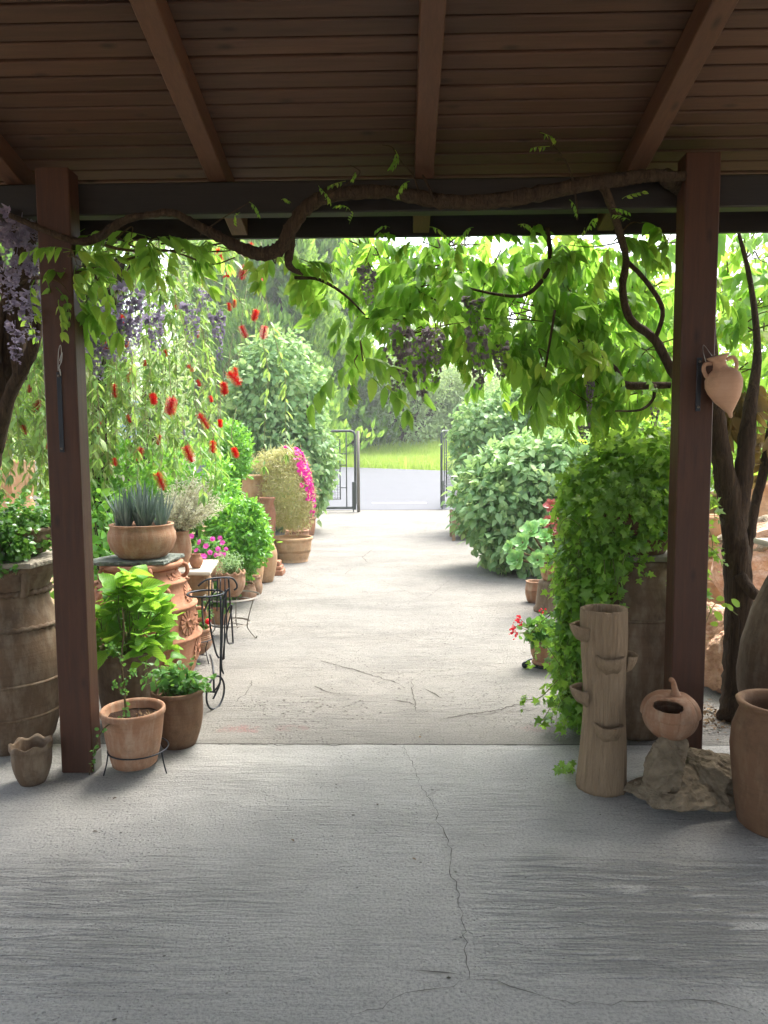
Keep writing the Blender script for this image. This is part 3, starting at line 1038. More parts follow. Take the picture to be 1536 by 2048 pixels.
def tree(name, label, cat, base, crowns, mat, Ts, n, m, size, group=None, spread=0.08, r0=0.14, up=0.5, droop=0.1, jit=0.9, depth=(0.45, 1.0), n_single=0, lump=0.3, bark='bark', zmin=None, power=0.5, mname='crown'):
    """tapered trunk, limbs and a crown of leaf sprays through several lumpy masses"""
    t = thing(name, label, cat, base, group)
    tips = []
    PP, RR, SS = [], [], []
    tot = sum(c[1][0] * c[1][2] for c in crowns)
    for c, rad in crowns:
        k = int(n * rad[0] * rad[2] / tot)
        P, N = shell(k, c, rad, depth, lumpy(22, lump), power, zmin)
        a, b, s = sprays(P, N, m, spread, size, jit, up, droop)
        PP.append(a); RR.append(b); SS.append(s)
        for i in range(3):
            tips.append(np.array(c) + rng.normal(0, 0.35, 3) * np.array(rad))
    V, F = limbs(base, tips, r0)
    mk('trunk', V, F, bark, t)
    P, R, S = np.vstack(PP), np.vstack(RR), np.concatenate(SS)
    if n_single:
        foliage(t, Ts, P, R, S, mat, n_single, mname='foliage')
    else:
        mass(mname, Ts, P, R, S, mat, t)
    return t

gz = ground_z
def gb(x, y):
    return (x, y, gz(x, y))
# cypress-like conifers behind the left shrub
for i, (x, y, h, r, lab) in enumerate([
        (-4.7, 29.5, 9.8, 3.0, 'tall dark conifer directly behind the big silvery shrub by the gate'),
        (-7.6, 31.0, 9.8, 3.0, 'tall conifer behind the hanging red flower branches'),
        (-3.0, 33.5, 10.2, 3.0, 'slightly lighter conifer just left of the pale shrubs across the road')]):
    b = gb(x, y)
    t = thing('conifer_tree', lab, 'tree', b, 'conifers across the road')
    V, F = tube([b, (x, y, b[2] + h * 0.5), (x, y, b[2] + h * 0.95)], [0.2, 0.12, 0.02], 8)
    mk('trunk', V, F, 'bark', t)
    PP, NN = [], []
    for k in range(46):
        f = k / 46
        zc = b[2] + 0.5 + (h - 0.8) * f
        rr = r * (1 - 0.55 * f) * rng.uniform(0.6, 1.15)
        a = rng.uniform(0, 2 * PI)
        c = (x + math.cos(a) * rr * 0.6, y + math.sin(a) * rr * 0.6, zc)
        P, N = shell(260, c, (rr * 0.42, rr * 0.42, 0.75), (0.4, 1.0), lumpy(10, 0.6))
        PP.append(P); NN.append(unit(N * np.array([1, 1, 0.4]) + np.array([0, 0, 0.9])))
    P, N = np.vstack(PP), np.vstack(NN)
    a, R, s = sprays(P, N, 3, 0.06, 0.34, 0.45, 0.1, -0.5)
    mass('crown', T_spray, a, R, s, 'conifer', t)

def shrubtree(lab, x, y, h, w, mat, n, size, cat='tree', name='olive_tree', grp=None, Ts=None, seedn=5, m=5, spread=0.14, zlow=0.28):
    b = gb(x, y)
    cr = []
    for k in range(seedn):
        a = rng.uniform(0, 2 * PI)
        q = rng.uniform(0, 0.55) * w
        zc = b[2] + h * rng.uniform(zlow + 0.1, 0.78)
        cr.append(((x + math.cos(a) * q, y + math.sin(a) * q * 0.7, zc), (w * rng.uniform(0.4, 0.62), w * rng.uniform(0.4, 0.6), h * rng.uniform(0.2, 0.28))))
    return tree(name, lab, cat, b, cr, mat, Ts or T_narrow, n, m, size, grp, spread=spread, r0=0.05 * w, depth=(0.3, 1.0), zmin=b[2] + 0.1)
# pale olive-like trees straight ahead across the road
for a in [('grey-green bushy tree in the gap straight beyond the gate', 0.4, 33.5, 4.4, 3.0), ('grey-green bushy tree just left of centre beyond the road', -2.2, 35.0, 4.6, 2.9),
          ('grey-green bushy tree beyond the road above the right gate leaf', 3.0, 35.0, 4.8, 2.9), ('tall far tree rising behind the pale shrubs beyond the road', 1.2, 44.0, 6.6, 3.4),
          ('far tree behind the right hedge across the road', 6.5, 39.0, 5.6, 2.8)]:
    shrubtree(*a, 'olive', 2600, 0.26, grp='pale trees across the road', zlow=-0.05, seedn=10)
# lush green trees in the garden, right and left
shrubtree('bright green leafy tree behind the right hedge and wisteria', 5.6, 19.5 - 4.0, 5.0, 1.9, 'lime', 1700, 0.2, name='garden_tree', Ts=T_small, zlow=0.1, seedn=7, grp='garden trees')
shrubtree('bright green leafy tree at the far right edge beyond the old vine trunk', 5.2, 9.5, 4.3, 1.6, 'lime', 1700, 0.15, name='garden_tree', Ts=T_small, zlow=0.1, seedn=7, grp='garden trees')
shrubtree('tall leafy tree behind the red flowering branches at left', -7.6, 16.5, 5.6, 2.0, 'lime', 1100, 0.2, name='garden_tree', Ts=T_small, zlow=0.25, seedn=7, grp='garden trees')
shrubtree('leafy tree at the far left edge beyond the wire fence', -13.0, 23.0, 7.2, 3.0, 'olive', 1700, 0.28, name='garden_tree', Ts=T_small, zlow=0.15, seedn=7, grp='garden trees')
shrubtree('lime green bush seen just right of the left post above the fence', -5.9, 13.0, 2.6, 0.75, 'lime', 620, 0.15, 'shrub', 'garden_bush', Ts=T_small, seedn=4, m=5, spread=0.08, zlow=0.15)
shrubtree('dark leafy bush between the pale jars and the left post', -4.6, 10.6, 1.75, 0.62, 'pitto', 700, 0.12, 'shrub', 'garden_bush', Ts=T_small, seedn=4, m=5, spread=0.06, zlow=0.1)
shrubtree('sunlit yellow-green bush above the ivy, left of the right post', 2.9, 8.6, 1.95, 0.95, 'lime', 1100, 0.13, 'shrub', 'garden_bush', Ts=T_small, seedn=5, m=5, spread=0.07, zlow=0.1)
shrubtree('leafy green bush at the right edge behind the dark vine trunk', 4.1, 7.6, 1.5, 0.7, 'lime', 800, 0.12, 'shrub', 'garden_bush', Ts=T_small, seedn=4, m=5, spread=0.06, zlow=0.1)
# behind the bottlebrush: soft light foliage
shrubtree('loose pale tree high behind the bottlebrush', -4.9, 13.5, 5.0, 1.3, 'olive', 420, 0.16, name='garden_tree', Ts=T_narrow, zlow=0.3, seedn=6, grp='garden trees')

# silvery broad-leaved shrubs by the gate
c = (-2.184, 14.000, 2.050)
tree('silverleaf_shrub', 'tall silvery-green shrub with broad leaves left of the gate', 'shrub', (c[0], 14.0, 0.0),
     [((c[0] - 0.2, 14.0, 1.2), (0.95, 0.85, 1.2)), ((c[0] - 0.1, 14.1, 2.6), (0.8, 0.75, 1.0)), ((c[0] + 0.22, 13.8, 1.35), (0.68, 0.6, 1.0)), ((c[0] - 0.4, 13.9, 2.4), (0.6, 0.6, 0.9))],
     'silver', T_silver, 2300, 8, 0.135, 'silvery shrubs along the path', 0.07, 0.07, depth=(0.62, 1.0), n_single=300, lump=0.16, droop=0.55, up=0.35, zmin=0.12)
c = (1.571, 13.600, 1.687)
tree('silverleaf_shrub', 'silvery-green shrub crowding the right leaf of the gate', 'shrub', (c[0] + 0.15, 13.7, 0.0),
     [((c[0] + 0.42, 13.7, 1.45), (0.92, 0.8, 1.15)), ((c[0] - 0.05, 13.4, 1.75), (0.5, 0.5, 0.7)), ((c[0] + 0.8, 13.6, 1.6), (0.7, 0.6, 1.0))],
     'silver', T_silver, 1700, 8, 0.125, 'silvery shrubs along the path', 0.07, 0.06, depth=(0.62, 1.0), n_single=300, lump=0.2, droop=0.5, up=0.4, zmin=0.25)
c = (1.588, 9.400, 0.836)
tree('silverleaf_shrub', 'big rounded silvery-green shrub overhanging the right side of the path', 'shrub', (c[0] + 0.1, 9.5, 0.0),
     [((c[0] + 0.05, 9.45, 0.98), (0.78, 0.7, 0.72)), ((c[0] - 0.22, 9.2, 0.85), (0.52, 0.5, 0.52)), ((c[0] + 0.5, 9.4, 1.1), (0.62, 0.6, 0.62)), ((c[0] - 0.1, 9.0, 0.45), (0.42, 0.38, 0.4))],
     'silver', T_silver, 1350, 9, 0.125, 'silvery shrubs along the path', 0.055, 0.05, depth=(0.6, 1.0), n_single=300, lump=0.2, droop=0.4, up=0.5, zmin=0.1)

# glossy green shrubs along the left of the path
for (px, py, Y0, rad, lab, n) in [
        ((-1.694, 7.500, 0.668), 0, 7.5, (0.3, 0.34, 0.37), 'glossy bright green shrub between the lavender and the bulbous jars', 900),
        ((-2.155, 9.200, 1.536), 0, 9.2, (0.22, 0.25, 0.36), 'glossy light green shrub behind, below the tall silvery shrub', 620),
        ((-2.760, 6.900, 1.163), 0, 6.9, (0.42, 0.4, 0.36), 'glossy green shrub behind the aloe bowl at the left post', 800),
        ((-2.375, 8.000, 1.153), 0, 8.0, (0.5, 0.4, 0.4), 'glossy green shrub behind the lavender', 800)]:
    c = px
    tree('glossy_shrub', lab, 'shrub', (c[0], c[1], 0.0),
         [(c, rad), ((c[0] + rad[0] * 0.22, c[1] - 0.05, c[2] - rad[2] * 0.3), (rad[0] * 0.85, rad[1] * 0.8, rad[2] * 0.6)), ((c[0] - rad[0] * 0.45, c[1], c[2] * 0.45), (rad[0] * 0.7, rad[1] * 0.75, c[2] * 0.42))],
         'pitto', T_pitto, n, 9, 0.075, 'glossy green shrubs along the left', 0.03, 0.03, depth=(0.6, 1.0), n_single=200, lump=0.22, droop=-0.1, up=0.3, jit=0.7, zmin=0.05)

# ------------------------------------------------------------------ gate
def bar(a, b, r=0.02, n=6):
    return tube([a, b], r, n, smooth=False)
def gate(name, label, org, ang, w, h):
    t = thing(name, label, 'gate', org, 'two leaves of the iron gate')
    def W(pts):
        return [tuple(np.array(org) + rotz([(x, 0, z)], ang)[0]) for x, z in pts]
    z0 = 0.1
    k = 0.1
    fr = W([(0, z0 + k), (0, h - k), (0.03, h - 0.03), (k, h), (w - k, h), (w - 0.03, h - 0.03), (w, h - k), (w, z0 + k), (w - 0.03, z0 + 0.03), (w - k, z0), (k, z0), (0.03, z0 + 0.03)])
    mk('frame', *tube(fr, 0.032, 8, closed=True), 'gate', t)
    for x in (0.22, 0.22 + 0.16):
        mk('upright', *tube(W([(x, z0), (x, h)] if x < 0.3 else [(x, z0 + 0.3), (x, h - 0.28)]), 0.016, 6, smooth=False), 'gate', t)
    mk('upright', *tube(W([(w - 0.3, z0), (w - 0.3, h)]), 0.016, 6, smooth=False), 'gate', t)
    mk('inner_frame', *tube(W([(0.38, z0 + 0.22), (0.38, h - 0.2), (w - 0.38, h - 0.2), (w - 0.38, z0 + 0.22)]), 0.018, 6, closed=True), 'gate', t)
    for z in (h * 0.3, h * 0.58, h * 0.72):
        mk('spacer', *tube(W([(0.22, z), (0.38, z)]), 0.014, 6, smooth=False), 'gate', t)
    parts = []
    for i in range(18):
        z = z0 + 0.26 + i * 0.065
        if z < h * 0.62:
            parts.append(bar(*W([(0.38, z), (w - 0.38, z)]), 0.004, 4))
    for i in range(26):
        x = 0.45 + i * 0.065
        if x < w - 0.4:
            parts.append(bar(*W([(x, z0 + 0.22), (x, h * 0.62)]), 0.004, 4))
    mk('wire_panel', *join(parts), 'gate', t)
    V, F = box(-0.05, 0.05, -0.03, 0.03, 0.06, 0.75, 0.006)
    mk('lock_box', rotz(V, ang) + np.array(org) + np.array([rotz([(0.03, 0, 0)], ang)[0][0], -0.05, 0]), F, 'gate', t, False)
    mk('drop_bolt', *bar(*W([(0.05, 0.0), (0.05, 0.5)]), 0.014, 6), 'gate', t)
    return t
gl = (-1.053, 18.146, 0.0)
gate('iron_gate_leaf', 'left leaf of the dark iron gate, partly hidden by the tall shrub', (gl[0] - 0.06, gl[1], 0.02), PI, 1.9, 2.02)
p = tag(mk('gate_post', *tube([(gl[0] + 0.02, gl[1] - 0.06, 0), (gl[0] + 0.02, gl[1] - 0.06, 2.04)], 0.04, 10, smooth=False), 'rust', None), 'slim round steel post at the edge of the left gate leaf', 'post')
gr = (1.072, 18.647, 0.0)
gate('iron_gate_leaf', 'right leaf of the dark iron gate swung open towards the road', (gr[0], gr[1], 0.02), math.radians(68), 1.9, 2.02)

# wooden trough by the right gate leaf
c = (1.064, 12.600, 0.274)
t = thing('planter_crate', 'weathered wooden planter crate under the shrub near the right gate leaf', 'crate', (c[0], c[1], 0))
x0, x1, y0, y1 = c[0] - 0.16, c[0] + 0.75, c[1] - 0.3, c[1] + 0.25
for z in (0.14, 0.255, 0.37):
    for (a, b, cc, d) in ((x0, x1, y0, y0 + 0.02), (x0, x1, y1 - 0.02, y1), (x0, x0 + 0.02, y0 + 0.021, y1 - 0.021)):
        mk('plank', *box(a, b, cc, d, z, z + 0.108, 0.003), 'crate', t, False)
for x in (x0 - 0.02, x1 - 0.04):
    for y in (y0 - 0.022, y1 + 0.002):
        mk('leg', *box(x, x + 0.06, y, y + 0.02, 0.0, 0.5, 0.003), 'crate', t, False)
mk('soil', *box(x0 + 0.022, x1, y0 + 0.022, y1 - 0.022, 0.15, 0.42), 'soil', t, False)

# fence, low wall and blue-grey shed at the far left
wz = 1.519
tag(mk('garden_wall', *box(-14.5, -4.3, 15.0, 15.25, -0.03, wz, 0.01), 'whitewall', None, False), 'low whitewashed garden wall under the wire fence at left', 'wall')
t = thing('wire_fence', 'grey welded wire fence on top of the low white wall', 'fence', (-9, 15.12, wz))
zt = 1.957
parts = []
for i in range(130):
    x = -14.4 + i * 0.077
    parts.append(bar((x, 15.12, wz), (x, 15.12, zt), 0.0035, 4))
mk('wire_panel', *join(parts), 'gate', t)
for k in range(4):
    z = wz + 0.03 + (zt - wz - 0.03) * k / 3
    mk('rail', *bar((-14.4, 15.11, z), (-4.35, 15.11, z), 0.007, 5), 'gate', t)
for k in range(5):
    x = -14.3 + k * 2.45
    mk('fence_post', *bar((x, 15.16, wz), (x, 15.16, zt + 0.05), 0.025, 8), 'gate', t)
t = thing('garden_shed', 'blue-grey corrugated sheet shed behind the wire fence', 'shed', (-9.5, 18, 0))
xs = np.linspace(-15.5, -7.3, 150)
ht = 2.853
V = np.array([(x, 18.0 + 0.03 * math.sin(x * 2 * PI / 0.22), z) for z in (-0.03, ht) for x in xs])
n = len(xs)
mk('wall_sheet', V, [(i, i + 1, n + i + 1, n + i) for i in range(n - 1)], 'wallpaint', t)
mk('roof', *box(-15.7, -7.1, 17.8, 20.5, ht, ht + 0.08, 0.01), 'wallpaint', t, False)
mk('side_wall', *box(-7.35, -7.3, 18.05, 20.4, -0.03, ht, 0.005), 'wallpaint', t, False)

# ------------------------------------------------------------------ pots, jars and plants
def clump(c, rad, n, m, size, spread, **k):
    P, N = shell(n, c, rad, (0.35, 1.0), lumpy(12, 0.25), 0.6, k.pop('zmin', None))
    return sprays(P, N, m, spread, size, **k)

def stems(base_r, loc, tips, r=0.003, k=5):
    parts = []
    for t in tips:
        b = np.array(loc) + np.append(rng.normal(0, base_r * 0.4, 2), 0)
        t = np.array(t)
        parts.append(tube([b, (b + t) / 2 + rng.normal(0, 0.015, 3), t], [r, r * 0.5], k, 4))
    return join(parts)

def slab(name, label, cat, pts, z0, z1, mat, jag=0.004):
    """irregular flat stone with broken edges"""
    P = np.array(pts, float)
    out = []
    for a, b in zip(P, np.roll(P, -1, 0)):
        for k in range(6):
            out.append(a + (b - a) * k / 6 + (rng.normal(0, jag, 2) if k else 0))
    P = np.array(out)
    n = len(P)
    c = P.mean(0)
    q = c + (P - c) * 0.985
    rows = [(q, z0), (P, z0 + (z1 - z0) * 0.3), (P + rng.normal(0, jag * 0.5, P.shape), z0 + (z1 - z0) * 0.7), (q, z1)]
    V = np.vstack([np.column_stack([r, np.full(n, z)]) for r, z in rows])
    F = []
    for i in range(3):
        for j in range(n):
            k = (j + 1) % n
            F.append((i * n + j, i * n + k, (i + 1) * n + k, (i + 1) * n + j))
    F += [tuple(range(n - 1, -1, -1)), tuple(3 * n + j for j in range(n))]
    return tag(mk(name, V, F, mat, None, False), label, cat)

def handle(parent, c, ang, r, h, out, rad=0.018, name='handle', mat=None, lean=0.0):
    """upright loop handle standing out from a jar wall at radius r"""
    d = np.array([math.cos(ang), math.sin(ang), 0])
    pts = [np.array(c) + d * (r + o) + np.array([0, 0, z]) for o, z in
           ((-0.015, h / 2), (out * 0.7, h * 0.5), (out, h * 0.2), (out * 0.95, -h * 0.2), (out * 0.5, -h * 0.45), (-0.015, -h / 2))]
    return mk(name, *tube(pts, rad, 8, 5), mat, parent)

# --- the big store jar at the left edge, with its slab and bowl
JL = (-2.062, 3.720, 0.509)
jx, jy = JL[0], 3.72
zt = 0.985
t = thing('storage_jar', 'huge brown store jar with rope bands behind the left post', 'jar', (jx, jy, 0))
pr = [(0.17, 0), (0.2, 0.05), (0.245, 0.22), (0.268, 0.4), (0.262, 0.55), (0.235, 0.68), (0.205, 0.77), (0.193, 0.83), (0.2, zt - 0.13), (0.235, zt - 0.06), (0.262, zt - 0.035), (0.265, zt - 0.01), (0.25, zt), (0.2, zt - 0.01), (0.18, zt - 0.15)]
mk('body', *lathe(pr, (jx, jy, 0), 56), 'terra_old', t)
def rope(parent, c, r, z, th, mat, name='rope_band', n=120, turns=34):
    a = np.linspace(0, 2 * PI, n, endpoint=False)
    P = np.stack([c[0] + np.cos(a) * r, c[1] + np.sin(a) * r, np.full(n, z)], 1)
    V, F = tube(P, th, 7, closed=True)
    V = V.reshape(n, 7, 3)
    for i in range(n):
        V[i] = P[i] + (V[i] - P[i]) * (1 + 0.35 * np.sin(turns * a[i] + np.arange(7) * 0.9))[:, None]
    return mk(name, V.reshape(-1, 3), F, mat, parent)
rope(t, (jx, jy), 0.243, 0.66, 0.014, 'terra_old')
rope(t, (jx, jy), 0.2, 0.835, 0.016, 'terra_old')
mk('band', *ring((jx, jy, 0.38), 0.268, 0.009, 56, 6), 'terra_old', t)
mk('band', *ring((jx, jy, 0.2), 0.243, 0.008, 56, 6), 'terra_old', t)
for a in (-0.75, PI - 0.75, -1.9):
    handle(t, (jx, jy, 0.9), a, 0.2, 0.14, 0.05, 0.02, mat='terra_old')
slab('stone_slab', 'pale stone slab lying on the huge jar at the left edge', 'slab', [(jx - 0.3, jy - 0.26), (jx + 0.27, jy - 0.28), (jx + 0.31, jy + 0.1), (jx + 0.2, jy + 0.3), (jx - 0.28, jy + 0.28)], zt + 0.002, zt + 0.028, 'stonegrey')
zb = zt + 0.03
t = thing('potted_plant', 'low bowl of bushy dark green leaves on the slab at the left edge', 'plant', (jx, jy, zb), 'potted plants by the posts')
mk('bowl', *lathe(potprof(0.15, 0.16, 0.24, 0.03, 0.01, 0.014, 0.3, 0.025), (jx, jy, zb), 44), 'terra_old', t)
soil(t, (jx, jy, zb), 0.22, 0.11)
T_pur = [leaf_t(0.36, 'spoon', 4, 0.15, 0.15), leaf_t(0.4, 'spoon', 4, 0.1, 0.3)]
P, R, S = clump((jx + 0.0, jy - 0.02, zb + 0.13), (0.27, 0.27, 0.145), 480, 7, 0.034, 0.016, jit=1.0, up=0.5, zmin=zb + 0.03)
P2, R2, S2 = clump((jx + 0.1, jy - 0.2, zb + 0.07), (0.12, 0.1, 0.12), 130, 7, 0.032, 0.014, jit=1.0)
foliage(t, T_pur, np.vstack([P, P2]), np.vstack([R, R2]), np.concatenate([S, S2]), 'purslane', 250)

# --- small crenellated pot on the floor
g = (-1.739, 3.250, -0.007)
tag(mk('scalloped_pot', *lathe(potprof(0.19, 0.055, 0.088, 0.012, 0.006, 0.01, 0.35, 0.03), (g[0], 3.27, 0), 90, (7, 0.008, 0.15)), 'terra_old', None), 'small empty pot with a wavy rim on the floor left of the post', 'pot')

# --- spindly plant in a pot on a wire ring stand
gx_, gy_ = -1.308, 3.42
zf = 0.03
t = thing('potted_plant', 'terracotta pot with a thin straggly twig, held in a wire ring beside the left post', 'plant', (gx_, gy_, zf), 'potted plants by the posts')
mk('pot', *lathe(potprof(0.275, 0.105, 0.146, 0.006, 0.008, 0.013, 0.22, 0.03), (gx_, gy_, zf), 48), 'terra', t)
soil(t, (gx_, gy_, zf), 0.134, 0.225)
b = np.array([gx_ - 0.02, gy_ - 0.01, zf + 0.23])
st = [tube([b, (-1.334, 3.400, 0.301), (-1.342, 3.400, 0.426), (-1.350, 3.410, 0.571), (-1.337, 3.420, 0.692), (-1.347, 3.430, 0.800)], [0.006, 0.0045, 0.0025], 6),
      tube([b + np.array([0, 0, 0.01]), (-1.349, 3.330, 0.278), (-1.385, 3.270, 0.265), (-1.410, 3.240, 0.217), (-1.433, 3.230, 0.125), (-1.452, 3.230, 0.052)], [0.005, 0.003, 0.002], 6),
      tube([(-1.339, 3.400, 0.426), (-1.299, 3.390, 0.491), (-1.272, 3.380, 0.482)], [0.002, 0.001], 5), tube([(-1.349, 3.410, 0.546), (-1.388, 3.400, 0.623), (-1.398, 3.380, 0.604)], [0.002, 0.001], 5), tube([(-1.343, 3.400, 0.389), (-1.384, 3.390, 0.429)], [0.002, 0.001], 5)]
mk('stem', *join(st), 'twig', t)
pp = []
for s in st:
    pp.append(s[0][rng.integers(0, len(s[0]), 34)])
P = np.vstack(pp)
P = P[P[:, 2] > 0.05]
P = P + rng.normal(0, 0.006, P.shape)
foliage(t, [leaf_t(0.4, 'round', 4, 0.2, 0.1)], P, frames(rng.normal(size=P.shape) + np.array([0, 0, 0.5]), rng.normal(size=P.shape) + np.array([0, -0.5, 0.8])), rng.uniform(0.012, 0.024, len(P)), 'herb', 120)
P, R, S = clump((gx_ + 0.05, gy_ - 0.03, zf + 0.235), (0.07, 0.06, 0.012), 40, 2, 0.022, 0.006)
mass('litter', T_small, P, R, S, 'dryleaf', t, kind='stuff')
t2 = thing('wire_stand', 'black wire ring stand round the pot by the left post', 'stand', (gx_, gy_, 0))
mk('ring', *ring((gx_ + 0.02, gy_, 0.105), 0.142, 0.0035, 44, 6), 'iron', t2)
for a in (-0.35, -2.6, 1.5):
    d = np.array([math.cos(a), math.sin(a), 0])
    c = np.array([gx_ + 0.02, gy_, 0])
    mk('leg', *tube([c + d * 0.14 + np.array([0, 0, 0.105]), c + d * 0.15 + np.array([0, 0, 0.05]), c + d * 0.165 + np.array([0, 0, 0.0])], 0.0035, 6), 'iron', t2)
mk('bottom_ring', *ring((gx_ + 0.02, gy_, 0.03), 0.085, 0.003, 36, 5), 'iron', t2)

# --- herb pot
hx, hy = -1.182, 3.72
t = thing('potted_plant', 'brown pot of bright green herbs right of the wire ring stand', 'plant', (hx, hy, 0), 'potted plants by the posts')
hp = potprof(0.3, 0.088, 0.128, 0.018, 0.008, 0.012, 0.2, 0.028)
mk('pot', *lathe(hp, (hx, hy, 0), 48), 'terra_brown', t)
soil(t, (hx, hy, 0), 0.116, 0.25)
tips = [np.array([hx, hy, 0.27]) + np.array([rng.normal(0, 0.06), rng.normal(0, 0.05), rng.uniform(0.05, 0.13)]) for _ in range(26)]
mk('stem', *stems(0.12, (hx, hy, 0.25), tips, 0.003), 'greentwig', t)
PP = np.array([[hx, hy, 0.25]] * 26) + (np.array(tips) - np.array([hx, hy, 0.25])) * rng.uniform(0.4, 1.0, (26, 1))
PP = np.vstack([np.array(tips), PP, PP + rng.normal(0, 0.02, PP.shape)])
N = unit(PP - np.array([hx, hy, 0.2]))
P, R, S = sprays(PP, N, 6, 0.018, 0.045, 1.0, 0.4, 0.3)
foliage(t, [leaf_t(0.3, 'ovate', 4, 0.2, 0.35)], P, R, S, 'herb', 220)

# --- big pot of lime veined leaves
cx_, cy_ = -1.557, 4.02
zr_ = 0.436
t = thing('potted_plant', 'large pot of lime green veined leaves just right of the left post', 'plant', (cx_, cy_, 0), 'potted plants by the posts')
mk('pot', *lathe(potprof(zr_, 0.13, 0.172, 0.012, 0.012, 0.016, 0.2, 0.035), (cx_, cy_, 0), 48), 'terra_old', t)
soil(t, (cx_, cy_, 0), 0.155, zr_ * 0.84)
T_col = [leaf_t(0.36, 'ovate', 10, 0.35, 0.35, 0.025), leaf_t(0.4, 'ovate', 10, 0.22, 0.2, 0.03), leaf_t(0.34, 'ovate', 10, 0.5, 0.5, 0.02), leaf_t(0.38, 'ovate', 10, 0.3, -0.1, 0.025)]
tips = []
for i in range(40):
    a = rng.uniform(0, 2 * PI)
    q = math.sqrt(rng.random())
    tips.append(np.array([cx_ + 0.03 + 0.22 * q * math.cos(a), cy_ + 0.2 * q * math.sin(a) - 0.02, zr_ + 0.39 - 0.34 * q * q - (0.12 * rng.random() if i % 2 else 0) + rng.normal(0, 0.03)]))
mk('stem', *stems(0.1, (cx_, cy_, zr_ * 0.8), tips, 0.005), 'greentwig', t)
PP, DD, NN = [], [], []
for tp in tips:
    for lev in range(3):
        a0 = rng.uniform(0, PI)
        for k in range(2 if lev else 3):
            a = a0 + (PI if lev else 2 * PI / 3) * k + lev * 1.57
            out = np.array([math.cos(a), math.sin(a), 0.25 - 0.18 * lev])
            PP.append(tp - np.array([0, 0, 0.045 * lev]) + out * 0.012)
            DD.append(out + rng.normal(0, 0.3, 3) + (np.array([0, 0, 0.45]) if lev == 0 else 0))
            NN.append(np.array([0, 0, 1.0]) + rng.normal(0, 0.4, 3) - 0.3 * out)
PP, DD, NN = map(np.array, (PP, DD, NN))
foliage(t, T_col, PP, frames(DD, NN), rng.uniform(0.075, 0.135, len(PP)), 'coleus', 300)

# --- tall ornamented jar, slate and aloe bowl
jx, jy = -1.768, 4.88
zt = 0.807
t = thing('ornate_jar', 'tall red clay jar with raised sunflowers, studs and many small handles', 'jar', (jx, jy, 0))
pr = [(0.3, 0), (0.33, 0.04), (0.36, 0.14), (0.37, 0.26), (0.366, 0.272), (0.388, 0.285), (0.388, 0.3), (0.362, 0.315), (0.36, 0.42), (0.345, 0.485), (0.362, 0.497), (0.362, 0.512), (0.33, 0.526), (0.315, 0.6), (0.29, 0.655), (0.305, 0.666), (0.302, 0.68), (0.265, 0.692), (0.232, 0.74), (0.222, 0.78), (0.232, zt - 0.055), (0.27, zt - 0.03), (0.275, zt - 0.008), (0.255, zt), (0.2, zt - 0.02), (0.18, zt - 0.15)]
mk('body', *lathe(pr, (jx, jy, 0), 64), 'terra_red', t)
def jr(z):
    zs = [p[1] for p in pr[:20]]
    rs = [p[0] for p in pr[:20]]
    return float(np.interp(z, zs, rs))
def sunflower(parent, c, ang, z, size):
    """raised daisy: a ring of fourteen petals and a round boss, set on the wall"""
    r = jr(z)
    slope = (jr(z + 0.03) - jr(z - 0.03)) / 0.06
    parts = []
    for k in range(14):
        a = 2 * PI * k / 14
        V, F = box(-0.14, 0.14, 0.3, 1.0, 0, 0.11, 0.045)
        V[:, 0] *= 0.5 + 0.65 * V[:, 1]
        parts.append((rotz(V, a), F))
    V, F = lathe([(0.34, 0), (0.36, 0.16), (0.3, 0.26), (0.24, 0.2), (0.1, 0.16)], (0, 0, 0), 18, wob=0)
    parts.append((V, F))
    V, F = join(parts)
    V = V * size
    d = np.array([math.cos(ang), math.sin(ang), 0])
    nrm = unit(np.array([d[0], d[1], -slope]))
    q = np.array(Vector(nrm).to_track_quat('Z', 'Y').to_matrix())
    return mk('sunflower_relief', V @ q.T + np.array([c[0], c[1], z]) + d * (r - 0.006), F, 'terra_red', parent, False)
for z, sz, offs in ((0.2, 0.085, 0.35), (0.4, 0.085, 0.0), (0.585, 0.07, 0.3), (0.715, 0.06, 0.02)):
    for k in range(5):
        a = -PI / 2 + offs + k * PI * 0.4
        sunflower(t, (jx, jy), a, z, sz)
        if math.sin(a + 0.55) < 0.4:
            handle(t, (jx, jy, z + 0.02), a + 0.5, jr(z), 0.085, 0.05, 0.014, mat='terra_red')
            for dz, da in ((0.035, 0.3), (-0.035, 0.34)):
                V, F = lathe([(0.016, 0), (0.009, 0.014), (0.002, 0.028)], (0, 0, 0), 8, wob=0)
                d = np.array([math.cos(a + da), math.sin(a + da), 0.15])
                q = np.array(Vector(d).to_track_quat('Z', 'Y').to_matrix())
                mk('stud', V @ q.T + np.array([jx, jy, z + dz]) + np.array([d[0], d[1], 0]) * (jr(z + dz) - 0.004), F, 'terra_red', t)
slab('slate_slab', 'rough dark green slate on the ornate jar under the aloe bowl', 'slab', [(jx - 0.31, jy - 0.13), (jx - 0.2, jy - 0.24), (jx + 0.22, jy - 0.2), (jx + 0.25, jy + 0.16), (jx - 0.2, jy + 0.22)], zt + 0.002, zt + 0.028, 'slate', 0.007)
za = zt + 0.03
ax_, ay_ = jx + 0.015, jy - 0.02
t = thing('potted_plant', 'wide clay bowl of spiky grey-green aloe on the dark slate', 'plant', (ax_, ay_, za), 'potted plants by the posts')
hb = 1.065 - za
mk('bowl', *lathe([(0.14, 0), (0.16, 0.01), (0.205, 0.06), (0.225, hb * 0.55), (0.222, hb * 0.75), (0.205, hb - 0.02), (0.212, hb - 0.008), (0.213, hb), (0.19, hb), (0.186, hb - 0.03), (0.2, hb * 0.6)], (ax_, ay_, za), 48), 'terra', t)
